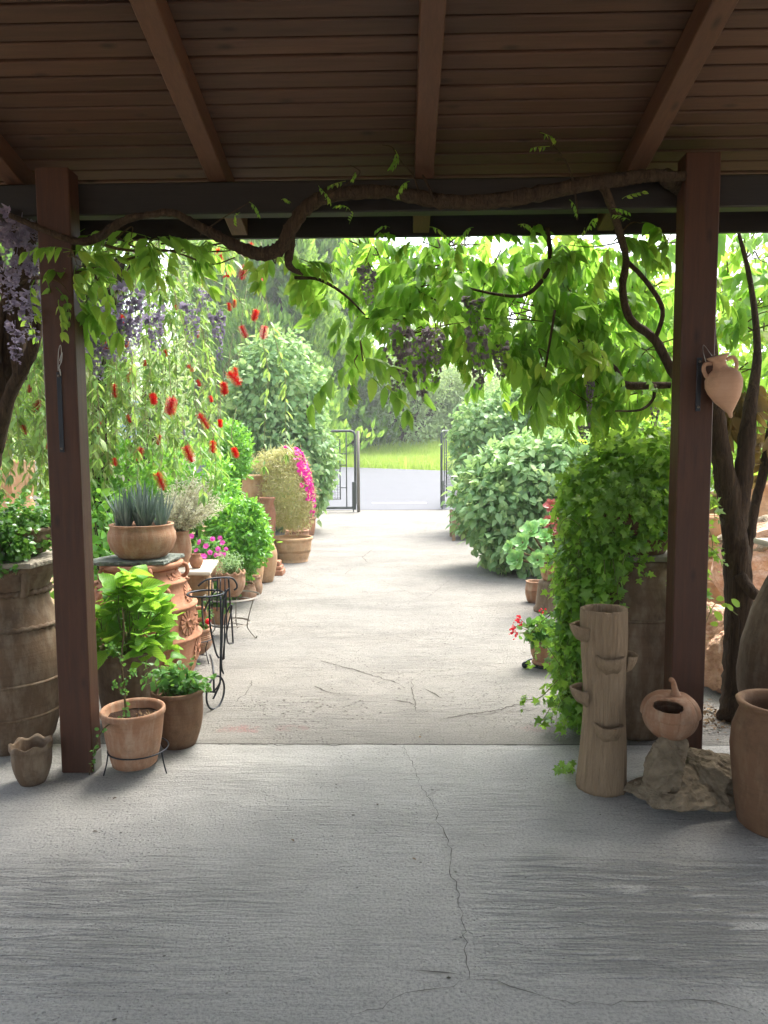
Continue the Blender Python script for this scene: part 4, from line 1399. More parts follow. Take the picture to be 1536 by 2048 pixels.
soil(t, (ax_, ay_, za), 0.195, hb - 0.03)
T_aloe = [leaf_t(0.045, 'blade', 5, 0.6, -0.18), leaf_t(0.05, 'blade', 5, 0.55, -0.3), leaf_t(0.042, 'blade', 5, 0.6, 0.05)]
PP, DD, NN, SS = [], [], [], []
for (ox, oy, sc, nb) in [(-0.08, -0.06, 1.0, 24), (0.06, -0.07, 1.05, 26), (0.12, 0.05, 0.95, 22), (-0.02, 0.07, 1.1, 24), (-0.13, 0.04, 0.8, 16), (0.0, -0.02, 1.15, 24), (0.15, -0.06, 0.85, 18), (-0.14, -0.03, 0.7, 14)]:
    for k in range(int(nb * 1.6)):
        a = rng.uniform(0, 2 * PI)
        tl = rng.uniform(0.08, 0.6)
        out = np.array([math.cos(a), math.sin(a), 0])
        PP.append(np.array([ax_ + ox, ay_ + oy, za + hb - 0.03]) + out * 0.02)
        DD.append(out * tl + np.array([0, 0, 1.0]))
        NN.append(-out + np.array([0, 0, 0.4]))
        SS.append(sc * rng.uniform(0.17, 0.30))
foliage(t, T_aloe, np.array(PP), frames(np.array(DD), np.array(NN)), np.array(SS), 'aloe', 290)

# trailing leafy plant in the gap by the post
c = (-2.215, 5.300, 0.919)
tree('trailing_shrub', 'broad-leaved climber in the gap between the left post and the slate', 'plant', (c[0], c[1], 0), [((c[0], c[1], 0.95), (0.14, 0.14, 0.3)), ((c[0] - 0.1, c[1], 0.5), (0.2, 0.16, 0.45))], 'pitto', [leaf_t(0.3, 'ovate', 4, 0.2, 0.3)], 120, 4, 0.085, None, 0.04, 0.02, n_single=150, droop=0.5, zmin=0.05)

# --- handled jar with a cream marble slab, lavender pot and little vase
jx, jy = -1.819, 6.15
zt = 0.550
t = thing('handled_jar', 'pale buff jar with two scroll handles under the cream slab', 'jar', (jx, jy, 0))
pr = [(0.1, 0), (0.115, 0.02), (0.165, 0.15), (0.2, 0.3), (0.2, 0.4), (0.18, 0.48), (0.165, zt - 0.05), (0.185, zt - 0.025), (0.185, zt), (0.15, zt), (0.14, zt - 0.1)]
mk('body', *lathe(pr, (jx, jy, 0), 44), 'terra_pale', t)
for a in (-0.55, -0.55 + PI, -2.2):
    handle(t, (jx, jy, zt - 0.1), a, 0.17, 0.1, 0.045, 0.015, mat='terra_pale')
s1 = [(-1.899, 5.750, 0.526), (-1.533, 5.750, 0.534), (-1.680, 6.450, 0.565), (-2.080, 6.450, 0.566)]
slab('marble_slab', 'cream marble slab on the buff jar beside the ornate jar', 'slab', [(s1[0][0] - 0.05, 5.78), (s1[1][0], 5.76), (s1[2][0] + 0.05, 6.42), (s1[3][0] - 0.02, 6.45)], zt + 0.002, zt + 0.032, 'marble', 0.0)
zs = zt + 0.034
lx, ly = -1.889, 6.05
t = thing('potted_plant', 'buff pot of wispy grey lavender standing on the cream slab', 'plant', (lx, ly, zs), 'potted plants by the posts')
hl = 0.888 - zs
mk('pot', *lathe(potprof(hl, 0.085, 0.1, 0.03, 0.006, 0.012, 0.2, 0.02), (lx, ly, zs), 40), 'terra', t)
soil(t, (lx, ly, zs), 0.09, hl * 0.82)
T_lav = [leaf_t(0.13, 'lance', 3, 0.4, 0.1)]
PP, DD, NN, SS, stp = [], [], [], [], []
for k in range(210):
    a = rng.uniform(0, 2 * PI)
    sp = rng.uniform(0.0, 0.95)
    L = rng.uniform(0.24, 0.52)
    dirn = unit(np.array([math.cos(a) * sp + 0.4, math.sin(a) * sp - 0.1, 1.0]))
    b = np.array([lx, ly, zs + hl - 0.02]) + np.array([math.cos(a), math.sin(a), 0]) * 0.05 * rng.random()
    tip = b + dirn * L + np.array([0.03, 0, -0.08 * sp])
    stp.append(tube([b, (b + tip) / 2 + np.array([0, 0, 0.02]), tip], [0.0022, 0.0012], 4, 3))
    for q in range(44):
        f = rng.uniform(0.15, 1.0)
        PP.append(b + (tip - b) * f + np.array([0, 0, 0.04 * f * (1 - f)]))
        dd = unit(rng.normal(size=3))
        DD.append(dd + dirn * 0.9)
        NN.append(rng.normal(size=3) + np.array([0, -0.4, 0.6]))
        SS.append(rng.uniform(0.026, 0.048) * (1.2 - 0.5 * f))
mk('stem', *join(stp), 'strand', t)
mass('foliage', T_lav, np.array(PP), frames(np.array(DD), np.array(NN)), np.array(SS), 'lav', t, kind='stuff')
vx, vy = -1.699, 5.95
tag(mk('small_vase', *lathe([(0.032, 0), (0.05, 0.03), (0.058, 0.06), (0.05, 0.085), (0.036, 0.1), (0.042, 0.112), (0.044, 0.118), (0.032, 0.118), (0.028, 0.09), (0.04, 0.06)], (vx, vy, zs), 32), 'terra_red', None), 'tiny round red clay vase on the cream slab', 'vase')

# --- bicycle-shaped wire plant stand
t = thing('bicycle_plant_stand', 'black wire plant stand shaped like an old high-wheel bicycle', 'stand', (-1.119, 4.354, 0.0))
r = 0.0062
mk('upper_ring', *ring((-1.218, 4.450, 0.665), 0.112, r, 40, 8), 'iron', t)
mk('handlebar', *tube([(-1.263, 4.450, 0.713), (-1.220, 4.480, 0.745), (-1.158, 4.520, 0.751), (-1.081, 4.560, 0.744), (-1.054, 4.580, 0.711), (-1.049, 4.580, 0.678), (-1.068, 4.580, 0.662)], r, 8), 'iron', t)
mk('main_post', *tube([(-1.096, 4.340, 0.672), (-1.093, 4.320, 0.466), (-1.097, 4.300, 0.254), (-1.100, 4.290, 0.148), (-1.127, 4.270, 0.077), (-1.137, 4.260, 0.055)], r, 8), 'iron', t)
mk('main_post', *tube([(-1.062, 4.420, 0.703), (-1.083, 4.400, 0.666), (-1.092, 4.380, 0.592), (-1.098, 4.360, 0.424), (-1.106, 4.360, 0.236), (-1.105, 4.400, 0.169)], r, 8), 'iron', t)
mk('back_leg', *tube([(-1.097, 4.560, 0.737), (-1.120, 4.680, 0.576), (-1.153, 4.860, 0.365), (-1.182, 5.000, 0.201)], r, 8), 'iron', t)
mk('back_leg', *tube([(-1.100, 4.500, 0.678), (-1.126, 4.600, 0.494), (-1.172, 4.800, 0.266), (-1.182, 5.000, 0.201)], r * 0.8, 8), 'iron', t)
mk('loop', *tube([(-1.131, 4.500, 0.226), (-1.120, 4.520, 0.350), (-1.096, 4.600, 0.511), (-1.092, 4.600, 0.560), (-1.110, 4.580, 0.532), (-1.124, 4.550, 0.473), (-1.118, 4.500, 0.356), (-1.119, 4.480, 0.238)], r * 0.8, 8), 'iron', t)
mk('side_leg', *tube([(-1.203, 4.500, 0.630), (-1.210, 4.500, 0.517), (-1.208, 4.520, 0.409), (-1.190, 4.560, 0.258), (-1.177, 4.580, 0.216)], r, 8), 'iron', t)
mk('side_leg', *tube([(-1.243, 4.460, 0.635), (-1.282, 4.600, 0.494), (-1.305, 4.700, 0.404)], r, 8), 'iron', t)
for px in (412, 418, 426, 440, 452):
    mk('strut', *tube([(-1.207, 4.500, 0.742), (-1.224, 4.550, 0.603)] if px == 412 else ([(-1.193, 4.520, 0.745), (-1.214, 4.580, 0.525)] if px == 418 else ([(-1.160, 4.530, 0.746), (-1.182, 4.580, 0.525)] if px == 426 else ([(-1.144, 4.540, 0.744), (-1.139, 4.500, 0.646)] if px == 440 else [(-1.120, 4.560, 0.740), (-1.134, 4.600, 0.544)]))), r * 0.7, 6), 'iron', t)
mk('brace', *tube([(-1.157, 4.450, 0.687), (-1.210, 4.500, 0.614), (-1.268, 4.600, 0.521)], r, 8), 'iron', t)
wh = (-1.121, 4.260, 0.095)
w = mk('wheel', *ring(wh, 0.098, r, 44, 8, normal=(0.95, -0.31, 0.0)), 'iron', t)
mk('axle', *tube([(-1.211, 4.300, 0.088), (-1.169, 4.290, 0.091), (-1.127, 4.270, 0.095)], r, 8), 'iron', t)
mk('fork', *tube([(-1.240, 4.600, 0.230), (-1.188, 4.450, 0.225), (-1.146, 4.320, 0.201), (-1.133, 4.270, 0.098)], r, 8), 'iron', t)
mk('fork', *tube([(-1.133, 4.270, 0.098), (-1.107, 4.270, 0.133), (-1.097, 4.290, 0.157)], r * 0.8, 8), 'iron', t)

# --- ridged pot with a small shrub, in a wire holder
rx_, ry_ = -1.526, 5.25
zr_ = 0.06
t = thing('potted_plant', 'ringed clay pot with a small dark herb behind the bicycle stand', 'plant', (rx_, ry_, zr_), 'potted plants by the posts')
hr = 0.250 - zr_
pf = []
for i in range(49):
    f = i / 48
    rr = 0.07 + 0.045 * f + 0.035 * math.sin(PI * f ** 0.8)
    pf.append((rr + (0.0025 * math.sin(i * PI) if f < 0.3 else 0.003 * (1 if i % 4 < 2 else -1)), (hr - 0.025) * f))
pf += [(0.125, hr - 0.02), (0.127, hr - 0.006), (0.12, hr), (0.108, hr), (0.104, hr - 0.03), (0.12, hr * 0.75)]
mk('pot', *lathe(pf, (rx_, ry_, zr_), 44), 'terra', t)
soil(t, (rx_, ry_, zr_), 0.108, hr * 0.82)
tips = [np.array([rx_ + rng.normal(0, 0.055), ry_ + rng.normal(0, 0.05), zr_ + hr + rng.uniform(0.03, 0.17)]) for _ in range(24)]
mk('stem', *stems(0.1, (rx_, ry_, zr_ + hr * 0.8), tips, 0.003), 'greentwig', t)
PP = np.vstack([np.array([rx_, ry_, zr_ + hr - 0.02]) + (np.array(tips) - np.array([rx_, ry_, zr_ + hr - 0.02])) * f for f in (0.35, 0.6, 0.8, 1.0)])
P, R, S = sprays(PP, unit(PP - np.array([rx_, ry_, zr_])), 7, 0.016, 0.034, 1.0)
foliage(t, [leaf_t(0.25, 'ovate', 3, 0.2, 0.2)], P, R, S, 'herb', 120)
f = (-1.410, 5.200, 0.308)
V, F = lathe([(0.006, -0.022), (0.02, -0.01), (0.022, 0.005), (0.012, 0.02)], f, 12)
mk('red_flower', V, F, 'redpetal', t)
mk('flower_stalk', *tube([f, (rx_ + 0.03, ry_, zr_ + hr - 0.03)], 0.002, 5), 'greentwig', t)
t = thing('wire_stand', 'thin wire holder under the ringed clay pot', 'stand', (rx_, ry_, 0))
mk('ring', *ring((rx_, ry_, 0.17), 0.143, 0.0035, 36, 6), 'iron', t)
mk('bottom_ring', *ring((rx_, ry_, 0.055), 0.066, 0.003, 30, 6), 'iron', t)
for a in (-0.6, -2.3, 1.4):
    d = np.array([math.cos(a), math.sin(a), 0])
    c = np.array([rx_, ry_, 0])
    mk('leg', *tube([c + d * 0.143 + np.array([0, 0, 0.17]), c + d * 0.12 + np.array([0, 0, 0.1]), c + d * 0.15], 0.0035, 6), 'iron', t)
    mk('cross_bar', *tube([c + d * 0.066 + np.array([0, 0, 0.055]), c + d * 0.124 + np.array([0, 0, 0.06])], 0.003, 6), 'iron', t)

# --- three-ring iron stand with the scalloped thyme pot and the small pot below
sx, sy = -1.422, 6.0
z1, z2, z3 = 0.336, 0.108, 0.493
t = thing('ring_plant_stand', 'worn grey iron stand with two wide flat rings beside the bicycle stand', 'stand', (sx, sy, 0))
def flatring(c, r, h=0.014, th=0.003, n=48):
    V, F = lathe([(r, -h / 2), (r, h / 2), (r - th, h / 2), (r - th, -h / 2)], c, n, wob=0)
    return V, F[:-2] + [(j, (j + 1) % n, 3 * n + (j + 1) % n, 3 * n + j) for j in range(n)]
mk('upper_ring', *flatring((sx, sy, z1), 0.235), 'rust', t)
mk('lower_ring', *flatring((sx - 0.02, sy, z2), 0.17), 'rust', t)
for a in (-0.45, -2.4, 1.6):
    d = np.array([math.cos(a), math.sin(a), 0])
    c = np.array([sx, sy, 0])
    mk('leg', *tube([c + d * 0.232 + np.array([0, 0, z1]), c + d * 0.19 + np.array([0, 0, (z1 + z2) / 2]), c + d * 0.16 + np.array([0, 0, z2]), c + d * 0.175 + np.array([0, 0, z2 * 0.6]), c + d * 0.235 + np.array([0, 0, 0.01]), c + d * 0.25 + np.array([0, 0, 0.006]), c + d * 0.255 + np.array([0, 0, 0.022])], 0.005, 6, 5), 'rust', t)
    mk('shelf_bar', *tube([c + d * 0.233 + np.array([0, 0, z1 - 0.004]), c + np.array([0, 0, z1 - 0.004])], 0.004, 6), 'rust', t)
    mk('shelf_bar', *tube([c + d * 0.16 + np.array([0, 0, z2 - 0.004]), c + np.array([0, 0, z2 - 0.004])], 0.004, 6), 'rust', t)
px_, py_ = -1.420, 6.0
zb = z1 + 0.002
hp = 0.544 - zb
t = thing('potted_plant', 'pot with a wavy rim full of pale green thyme on the grey iron stand', 'plant', (px_, py_, zb), 'potted plants by the posts')
mk('pot', *lathe(potprof(hp, 0.062, 0.112, 0.026, 0.006, 0.01, 0.25, 0.025), (px_, py_, zb), 54, (11, 0.011, hp * 0.72)), 'terra', t)
soil(t, (px_, py_, zb), 0.1, hp * 0.8)
tips = [np.array([px_ + rng.normal(0, 0.055), py_ + rng.normal(0, 0.05), zb + hp + rng.uniform(0.03, 0.15)]) for _ in range(70)]
mk('stem', *stems(0.16, (px_, py_, zb + hp * 0.8), tips, 0.0018, 4), 'greentwig', t)
PP = np.vstack([np.array([px_, py_, zb + hp - 0.03]) + (np.array(tips) - np.array([px_, py_, zb + hp - 0.03])) * f for f in (0.3, 0.5, 0.7, 0.85, 1.0)])
P, R, S = sprays(PP, unit(PP - np.array([px_, py_, zb])), 6, 0.013, 0.015, 1.2)
mass('foliage', T_small, P, R, S, 'thyme', t, kind='stuff')
qx, qy = -1.521, 5.98
t = thing('potted_plant', 'small plain pot with low green leaves on the bottom ring of the iron stand', 'plant', (qx, qy, z2 + 0.002), 'potted plants by the posts')
z_ = z2 + 0.002
mk('pot', *lathe(potprof(0.15, 0.07, 0.083, 0.004, 0.006, 0.01, 0.2, 0.02), (qx, qy, 0.0 + z_), 36), 'terra', t)
soil(t, (qx, qy, z_), 0.073, 0.122)
P, R, S = clump((qx, qy, z_ + 0.17), (0.08, 0.07, 0.06), 60, 4, 0.06, 0.01)
foliage(t, [leaf_t(0.28, 'ovate', 4, 0.2, 0.3)], P, R, S, 'herb', 100)

# --- petunia pot on its own iron stand
ux, uy = -1.779, 6.75
zu = 0.393
t = thing('pot_stand', 'thin iron tripod under the petunia pot behind the cream slab', 'stand', (ux, uy, 0))
mk('ring', *ring((ux, uy, zu), 0.11, 0.004, 40, 6), 'iron', t)
for a in (-0.5, -2.0, 1.2, 2.9):
    d = np.array([math.cos(a), math.sin(a), 0])
    c = np.array([ux, uy, 0])
    mk('leg', *tube([c + d * 0.11 + np.array([0, 0, zu]), c + d * 0.1 + np.array([0, 0, zu * 0.5]), c + d * 0.13], 0.005, 6), 'iron', t)
mk('base_ring', *ring((ux, uy, zu - 0.05), 0.088, 0.004, 40, 6), 'iron', t)
zu -= 0.05
hu = 0.555 - zu
t = thing('potted_plant', 'pot of pink and purple petunias behind the cream slab', 'plant', (ux, uy, zu), 'potted plants by the posts')
mk('pot', *lathe(potprof(hu, 0.075, 0.1, 0.01, 0.008, 0.011, 0.2, 0.025), (ux, uy, zu), 40), 'terra', t)
soil(t, (ux, uy, zu), 0.09, hu * 0.84)
P, R, S = clump((ux - 0.02, uy - 0.02, zu + hu + 0.07), (0.15, 0.12, 0.1), 90, 5, 0.05, 0.02)
foliage(t, [leaf_t(0.28, 'ovate', 4, 0.2, 0.3)], P, R, S, 'herb', 80)
V, F = [(0, 0, -0.9)], []
for k in range(15):
    a = 2 * PI * k / 15
    V += [(0.3 * math.cos(a), 0.3 * math.sin(a), -0.15), ((0.92 + 0.1 * math.cos(5 * a)) * math.cos(a), (0.92 + 0.1 * math.cos(5 * a)) * math.sin(a), 0.06 * math.cos(10 * a))]
for k in range(15):
    j = (k + 1) % 15
    F += [(0, 1 + 2 * k, 1 + 2 * j), (1 + 2 * k, 2 + 2 * k, 2 + 2 * j), (1 + 2 * k, 2 + 2 * j, 1 + 2 * j)]
T_pet = [(np.array(V, float), np.array(F))]
fp = [(-1.878, 6.450, 0.793), (-1.826, 6.400, 0.672), (-1.749, 6.450, 0.702), (-1.701, 6.500, 0.759), (-1.641, 6.450, 0.674), (-1.611, 6.500, 0.727), (-1.619, 6.450, 0.629), (-1.773, 6.400, 0.627), (-1.592, 6.550, 0.660), (-1.673, 6.500, 0.612), (-1.797, 6.400, 0.744), (-1.706, 6.420, 0.647), (-1.751, 6.400, 0.618), (-1.600, 6.500, 0.612), (-1.645, 6.550, 0.762)]
P = np.array(fp)
nn = unit(np.array([CAM - p for p in P]) / 7 + rng.normal(0, 0.45, P.shape) + np.array([0, 0, 0.3]))
dd = np.cross(nn, rng.normal(size=P.shape))
singles('petunia_flower', T_pet, P, frames(dd, nn), rng.uniform(0.021, 0.031, len(P)), 'pink', t)

# --- bulbous jars, little pots and plinth further along
def jar(name, label, c, pr, mat, group=None):
    return tag(mk(name, *lathe(pr, (c[0], c[1], c[2] if len(c) > 2 else 0), 44), mat, None), label, 'jar', group)
def ovoid(h, rb, rm, rn, rl=None, zc=0.6):
    """foot, belly, neck and lip"""
    P = [(rb, 0)]
    for i in range(1, 15):
        f = i / 15
        b = math.sin(PI * min(1, f ** 1.1)) 
        lo = rb + (rm - rb) * math.sin(PI / 2 * min(1, f / zc)) ** 0.9
        hi = rn + (rm - rn) * math.cos(PI / 2 * max(0, (f - zc) / (1 - zc))) ** 0.8
        P.append(((lo if f < zc else hi), h * 0.93 * f))
    rl = rl or rn * 1.15
    P += [(rn, h * 0.94), (rl, h * 0.97), (rl, h * 0.99), (rn * 0.95, h), (rn * 0.8, h * 0.98), (rn * 0.85, h * 0.8)]
    return P
c = (-1.624, 8.500, 0.142)
jar('bulbous_jar', 'large buff egg-shaped jar standing by the path below the green shrub', (c[0], 8.5), ovoid(0.56, 0.105, 0.165, 0.07, 0.085, 0.62), 'terra_pale', 'jars along the path')
c = (-1.694, 8.200, 0.192)
jar('bulbous_jar', 'smaller buff jar half hidden left of the egg-shaped jar', (c[0], 8.2), ovoid(0.45, 0.09, 0.13, 0.06, 0.07, 0.6), 'terra_pale', 'jars along the path')
c = (-1.584, 7.750, 0.058)
tag(mk('clay_pot', *lathe(potprof(0.2, 0.07, 0.062, 0.022, 0.006, 0.01, 0.5, 0.02), (c[0], 7.75, 0), 36), 'terra', None), 'small round clay pot on the ground before the buff jars', 'pot')
c = (-1.602, 7.450, 0.063)
t = tag(mk('handled_pot', *lathe(potprof(0.18, 0.08, 0.075, 0.02, 0.006, 0.01, 0.5, 0.02), (c[0], 7.45, 0), 36), 'terra', None), 'small clay pot with a loop handle nearest the grey stand', 'pot')
mk('handle', *tube([(c[0] + 0.075, 7.42, 0.17), (c[0] + 0.06, 7.38, 0.21), (c[0] - 0.02, 7.37, 0.2), (c[0] - 0.05, 7.4, 0.17)], 0.008, 8), 'terra', t)
c = (-1.711, 7.600, -0.032)
tag(mk('clay_pot', *lathe(potprof(0.33, 0.07, 0.105, 0.012, 0.008, 0.01, 0.3, 0.02), (c[0], 7.75, 0), 36), 'terra', None), 'taller clay pot half hidden behind the small handled pot', 'pot')
c = (-1.571, 9.000, -0.055)
t = tag(mk('clay_plinth', *join([box(c[0] - 0.11, c[0] + 0.11, 8.88, 9.12, 0, 0.07, 0.008), box(c[0] - 0.09, c[0] + 0.09, 8.9, 9.1, 0.072, 0.12, 0.01), box(c[0] - 0.07, c[0] + 0.07, 8.92, 9.08, 0.122, 0.18, 0.01)]), 'terra_red', None, False), 'stepped red clay plinth beside the egg-shaped jar', 'plinth')
c = (-1.821, 9.900, 0.329)
jar('column_jar', 'slim tall reddish jar between the green shrub and the wide bowl', (c[0], 9.9), [(0.12, 0), (0.13, 0.02), (0.105, 0.08), (0.09, 0.3), (0.105, 0.5), (0.115, 0.68), (0.1, 0.78), (0.085, 0.85), (0.11, 0.9), (0.11, 0.92), (0.08, 0.92), (0.07, 0.8)], 'terra_red', 'jars along the path')
c = (-1.515, 10.100, 0.125)
tag(mk('wide_bowl', *lathe(potprof(0.35, 0.21, 0.272, 0.012, 0.018, 0.02, 0.6, 0.04, 0.01), (c[0], 10.1, 0), 56), 'terra_pale', None), 'wide empty buff bowl planter at the path edge below the pink flowers', 'bowl')
c = (-1.650, 11.400, 0.182)
tag(mk('clay_pot', *lathe(potprof(0.3, 0.14, 0.19, 0.03, 0.012, 0.015, 0.4, 0.03), (c[0], 11.5, 0), 40), 'terra', None), 'round clay pot right behind the wide buff bowl', 'pot')
c = (-1.696, 13.200, 0.196)
tag(mk('clay_pot', *lathe(potprof(0.34, 0.11, 0.15, 0.01, 0.012, 0.015, 0.4, 0.03), (c[0], 13.2, 0), 36), 'terra_red', None), 'red clay pot at the foot of the tall silvery shrub', 'pot')
# tall urn with the magenta ice plant
c = (-2.116, 10.600, 0.835)
zt = 1.202
t = thing('urn_planter', 'tall clay urn with a trailing mound of dry stems and magenta flowers', 'plant', (c[0], 10.6, 0))
mk('urn', *lathe([(0.2, 0), (0.22, 0.03), (0.2, 0.1), (0.17, 0.35), (0.19, 0.6), (0.235, 0.85), (0.25, zt - 0.15), (0.235, zt - 0.09), (0.25, zt - 0.06), (0.275, zt - 0.02), (0.28, zt), (0.245, zt), (0.235, zt - 0.06), (0.23, zt - 0.2)], (c[0], 10.6, 0), 48), 'terra_pale', t)
soil(t, (c[0], 10.6, 0), 0.235, zt - 0.06)
m0 = np.array((-1.587, 10.350, 1.030))
L = lumpy(14, 0.18)
P, N = shell(2300, m0, (0.34, 0.36, 0.58), (0.5, 1.0), L, 0.5, 0.25)
P2, N2 = shell(420, np.array((-1.826, 10.400, 1.388)), (0.3, 0.26, 0.16), (0.4, 1.0), L)
P, N = np.vstack([P, P2]), np.vstack([N, N2])
a, R, s = sprays(P, N, 4, 0.03, 0.075, 1.2, 0.2, 0.2)
mass('trailing_stems', [leaf_t(0.07, 'lance', 3, 0.4, 0.3)], a, R, s, 'iceplant', t, kind='stuff')
V, F = [(0, 0, 0.1)], []
for k in range(10):
    a = 2 * PI * k / 10
    V += [(math.cos(a), math.sin(a), 0.25 if k % 2 else 0.05)]
for k in range(10):
    F.append((0, 1 + k, 1 + (k + 1) % 10))
T_fl = [(np.array(V, float), np.array(F))]
d = unit(rng.normal(size=(9000, 3)))
PF = m0 + d * np.array([0.34, 0.36, 0.58]) * (L(d) * 1.03)[:, None]
# flowers sit on the sunny right-hand shoulder
q = d[:, 0] * 0.93 + d[:, 2] * 0.36
m = (q > 0.67 + rng.normal(0, 0.09, len(q))) | (rng.random(len(q)) > 0.997)
m &= (PF[:, 2] > 0.45)
PF, NF = PF[m][:420], unit(d[m])[:420]
tn = np.clip((m0[2] + 0.6 - PF[:, 2]) / 1.0, 0, 1)
nn = unit(NF + rng.normal(0, 0.35, NF.shape))
Rf = frames(np.cross(nn, rng.normal(size=nn.shape)), nn)
Sf = rng.uniform(0.022, 0.036, len(PF))
o = np.argsort(np.linalg.norm(PF - CAM, axis=1))
singles('flower', T_fl, PF[o[:280]], Rf[o[:280]], Sf[o[:280]], 'magenta', t)
mass('more_flowers', T_fl, PF[o[280:]], Rf[o[280:]], Sf[o[280:]], 'magenta', t, kind='stuff')

# --- pale jars out in the yard at far left
for px, w, top, Y0, lab in [(6, 0.2, 920, 11.6, 'pale tall jar at the very left edge beyond the porch'), (43, 0.19, 921, 11.4, 'pale tall jar beside the one at the left edge'), (200, 0.2, 918, 10.8, 'pale wide jar just right of the left post in the yard')]:
    p = {6: (-6.403, 11.600, 1.434), 43: (-5.996, 11.400, 1.426), 200: (-4.513, 10.800, 1.448)}[px]
    h = p[2]
    jar('yard_jar', lab, (p[0], p[1]), [(0.13, 0), (0.15, 0.02), (w * 0.8, 0.3), (w * 0.84, h - 0.66), (w * 0.72, h - 0.62), (w * 0.74, h - 0.6), (w * 0.78, h - 0.5), (w * 0.98, h - 0.2), (w, h - 0.1), (w * 0.95, h - 0.04), (w * 1.03, h - 0.03), (w * 1.03, h), (w * 0.85, h), (w * 0.8, h - 0.1)], 'terra_pale', 'pale jars in the yard')

# ------------------------------------------------------------------ right-hand side
# small round pot by the shrub
c = (1.370, 7.300, 0.026)
tag(mk('clay_pot', *lathe([(0.068, 0), (0.085, 0.03), (0.1, 0.09), (0.1, 0.13), (0.104, 0.133), (0.1, 0.14), (0.097, 0.18), (0.09, 0.205), (0.094, 0.212), (0.094, 0.222), (0.08, 0.222), (0.084, 0.16), (0.075, 0.06)], (c[0], 7.3, 0), 40), 'terra', None), 'small empty ringed pot on the ground below the big rounded shrub', 'pot')
c = (1.149, 13.000, 0.881)
tag(mk('grey_barrel', *lathe([(0.2, 0), (0.22, 0.03), (0.27, 0.25), (0.28, 0.45), (0.275, 0.6), (0.285, 0.61), (0.285, 0.64), (0.27, 0.65), (0.25, c[2] - 0.05), (0.22, c[2] + 0.06), (0.12, c[2] + 0.1), (0.02, c[2] + 0.11)], (c[0] + 0.12, 13.0, 0), 40), 'stonegrey', None), 'round-topped grey clay vessel between the two right-hand shrubs', 'jar')
# aeonium in a pot raised on an upturned pot
c = (1.435, 6.900, 0.352)
ax_, ay_ = c[0] + 0.02, 6.9
tag(mk('upturned_pot', *lathe([(0.17, 0), (0.172, 0.03), (0.155, 0.05), (0.13, 0.27), (0.12, 0.3), (0.02, 0.302)], (ax_, ay_, 0), 36), 'terra_old', None), 'upturned pot under the succulent, hidden behind the ivy', 'pot')
t = thing('potted_plant', 'pot of fleshy green rosettes leaning over the path beside the ivy', 'plant', (ax_, ay_, 0.303), 'potted plants on the right')
mk('pot', *lathe(potprof(0.2, 0.085, 0.125, 0.005, 0.012, 0.014, 0.15, 0.03), (ax_, ay_, 0.303), 40), 'terra', t)
soil(t, (ax_, ay_, 0.303), 0.112, 0.18)
mk('gravel', *rockmesh((ax_ - 0.05, ay_ - 0.05, 0.49), (0.06, 0.05, 0.02), 5, 3, 0.1), 'marble', t)
T_ae = [leaf_t(0.3, 'spoon', 5, 0.2, -0.12), leaf_t(0.33, 'spoon', 5, 0.15, 0.05)]
def rosette(c, nrm, size, n=20):
    nrm = unit(np.array(nrm, float))
    q = np.array(Vector(nrm).to_track_quat('Z', 'Y').to_matrix())
    P, D, N, S = [], [], [], []
    for k in range(n):
        a = k * 2.4
        f = (k + 1) / n
        tilt = 0.15 + 1.15 * (1 - f)
        d = np.array([math.cos(a), math.sin(a), tilt])
        P.append(np.array(c) + q @ (np.array([math.cos(a), math.sin(a), 0]) * 0.01))
        D.append(q @ d)
        N.append(q @ np.array([-math.cos(a) * tilt, -math.sin(a) * tilt, 1]))
        S.append(size * (0.45 + 0.55 * f))
    return np.array(P), frames(np.array(D), np.array(N)), np.array(S)
top = np.array([ax_, ay_, 0.49])
PP, RR, SS, st = [], [], [], []
for p, s in [((1.091, 6.700, 0.529), 0.125), ((1.222, 6.750, 0.794), 0.12), ((1.352, 6.750, 0.732), 0.1), ((1.257, 6.600, 0.543), 0.095), ((1.036, 6.800, 0.632), 0.085), ((1.127, 6.650, 0.699), 0.11), ((1.368, 6.700, 0.575), 0.09), ((1.357, 6.900, 0.834), 0.09)]:
    p = np.array(p)
    nn = unit((p - top) * np.array([1, 1, 0.5]) + np.array([0, -0.12, 0.18]))
    a, b, q = rosette(p, nn, s)
    PP.append(a); RR.append(b); SS.append(q)
    st.append(tube([top, (top + p) / 2 + np.array([0, 0, -0.02]), p], [0.014, 0.01], 7, 4))
mk('stem', *join(st), 'twig', t)
singles('leaf', T_ae, np.vstack(PP), np.vstack(RR), np.concatenate(SS), 'aeon', t)
rx_, ry_ = 1.606, 7.3
t = thing('potted_plant', 'dark red rosette succulents peeping out above the green rosettes', 'plant', (rx_ + 0.05, ry_, 0), 'potted plants on the right')
zz = 0.487
mk('pot', *lathe(potprof(zz, 0.1, 0.14, 0.03, 0.012, 0.014, 0.15, 0.03), (rx_ + 0.05, ry_, 0), 40), 'terra_pale', t)
soil(t, (rx_ + 0.05, ry_, 0), 0.125, zz * 0.88)
PP, RR, SS, st = [], [], [], []
top = np.array([rx_ + 0.05, ry_, zz * 0.88])
for p, s in [((1.503, 7.200, 0.992), 0.085), ((1.460, 7.100, 0.837), 0.08), ((1.538, 7.150, 0.882), 0.075), ((1.558, 7.100, 0.763), 0.07), ((1.471, 7.100, 0.714), 0.06)]:
    p = np.array(p)
    a, b, q = rosette(p, (-0.4, -0.6, 0.6), s, 18)
    PP.append(a); RR.append(b); SS.append(q)
    st.append(tube([top, (top + p) / 2, p], [0.012, 0.009], 7, 4))
mk('stem', *join(st), 'twig', t)
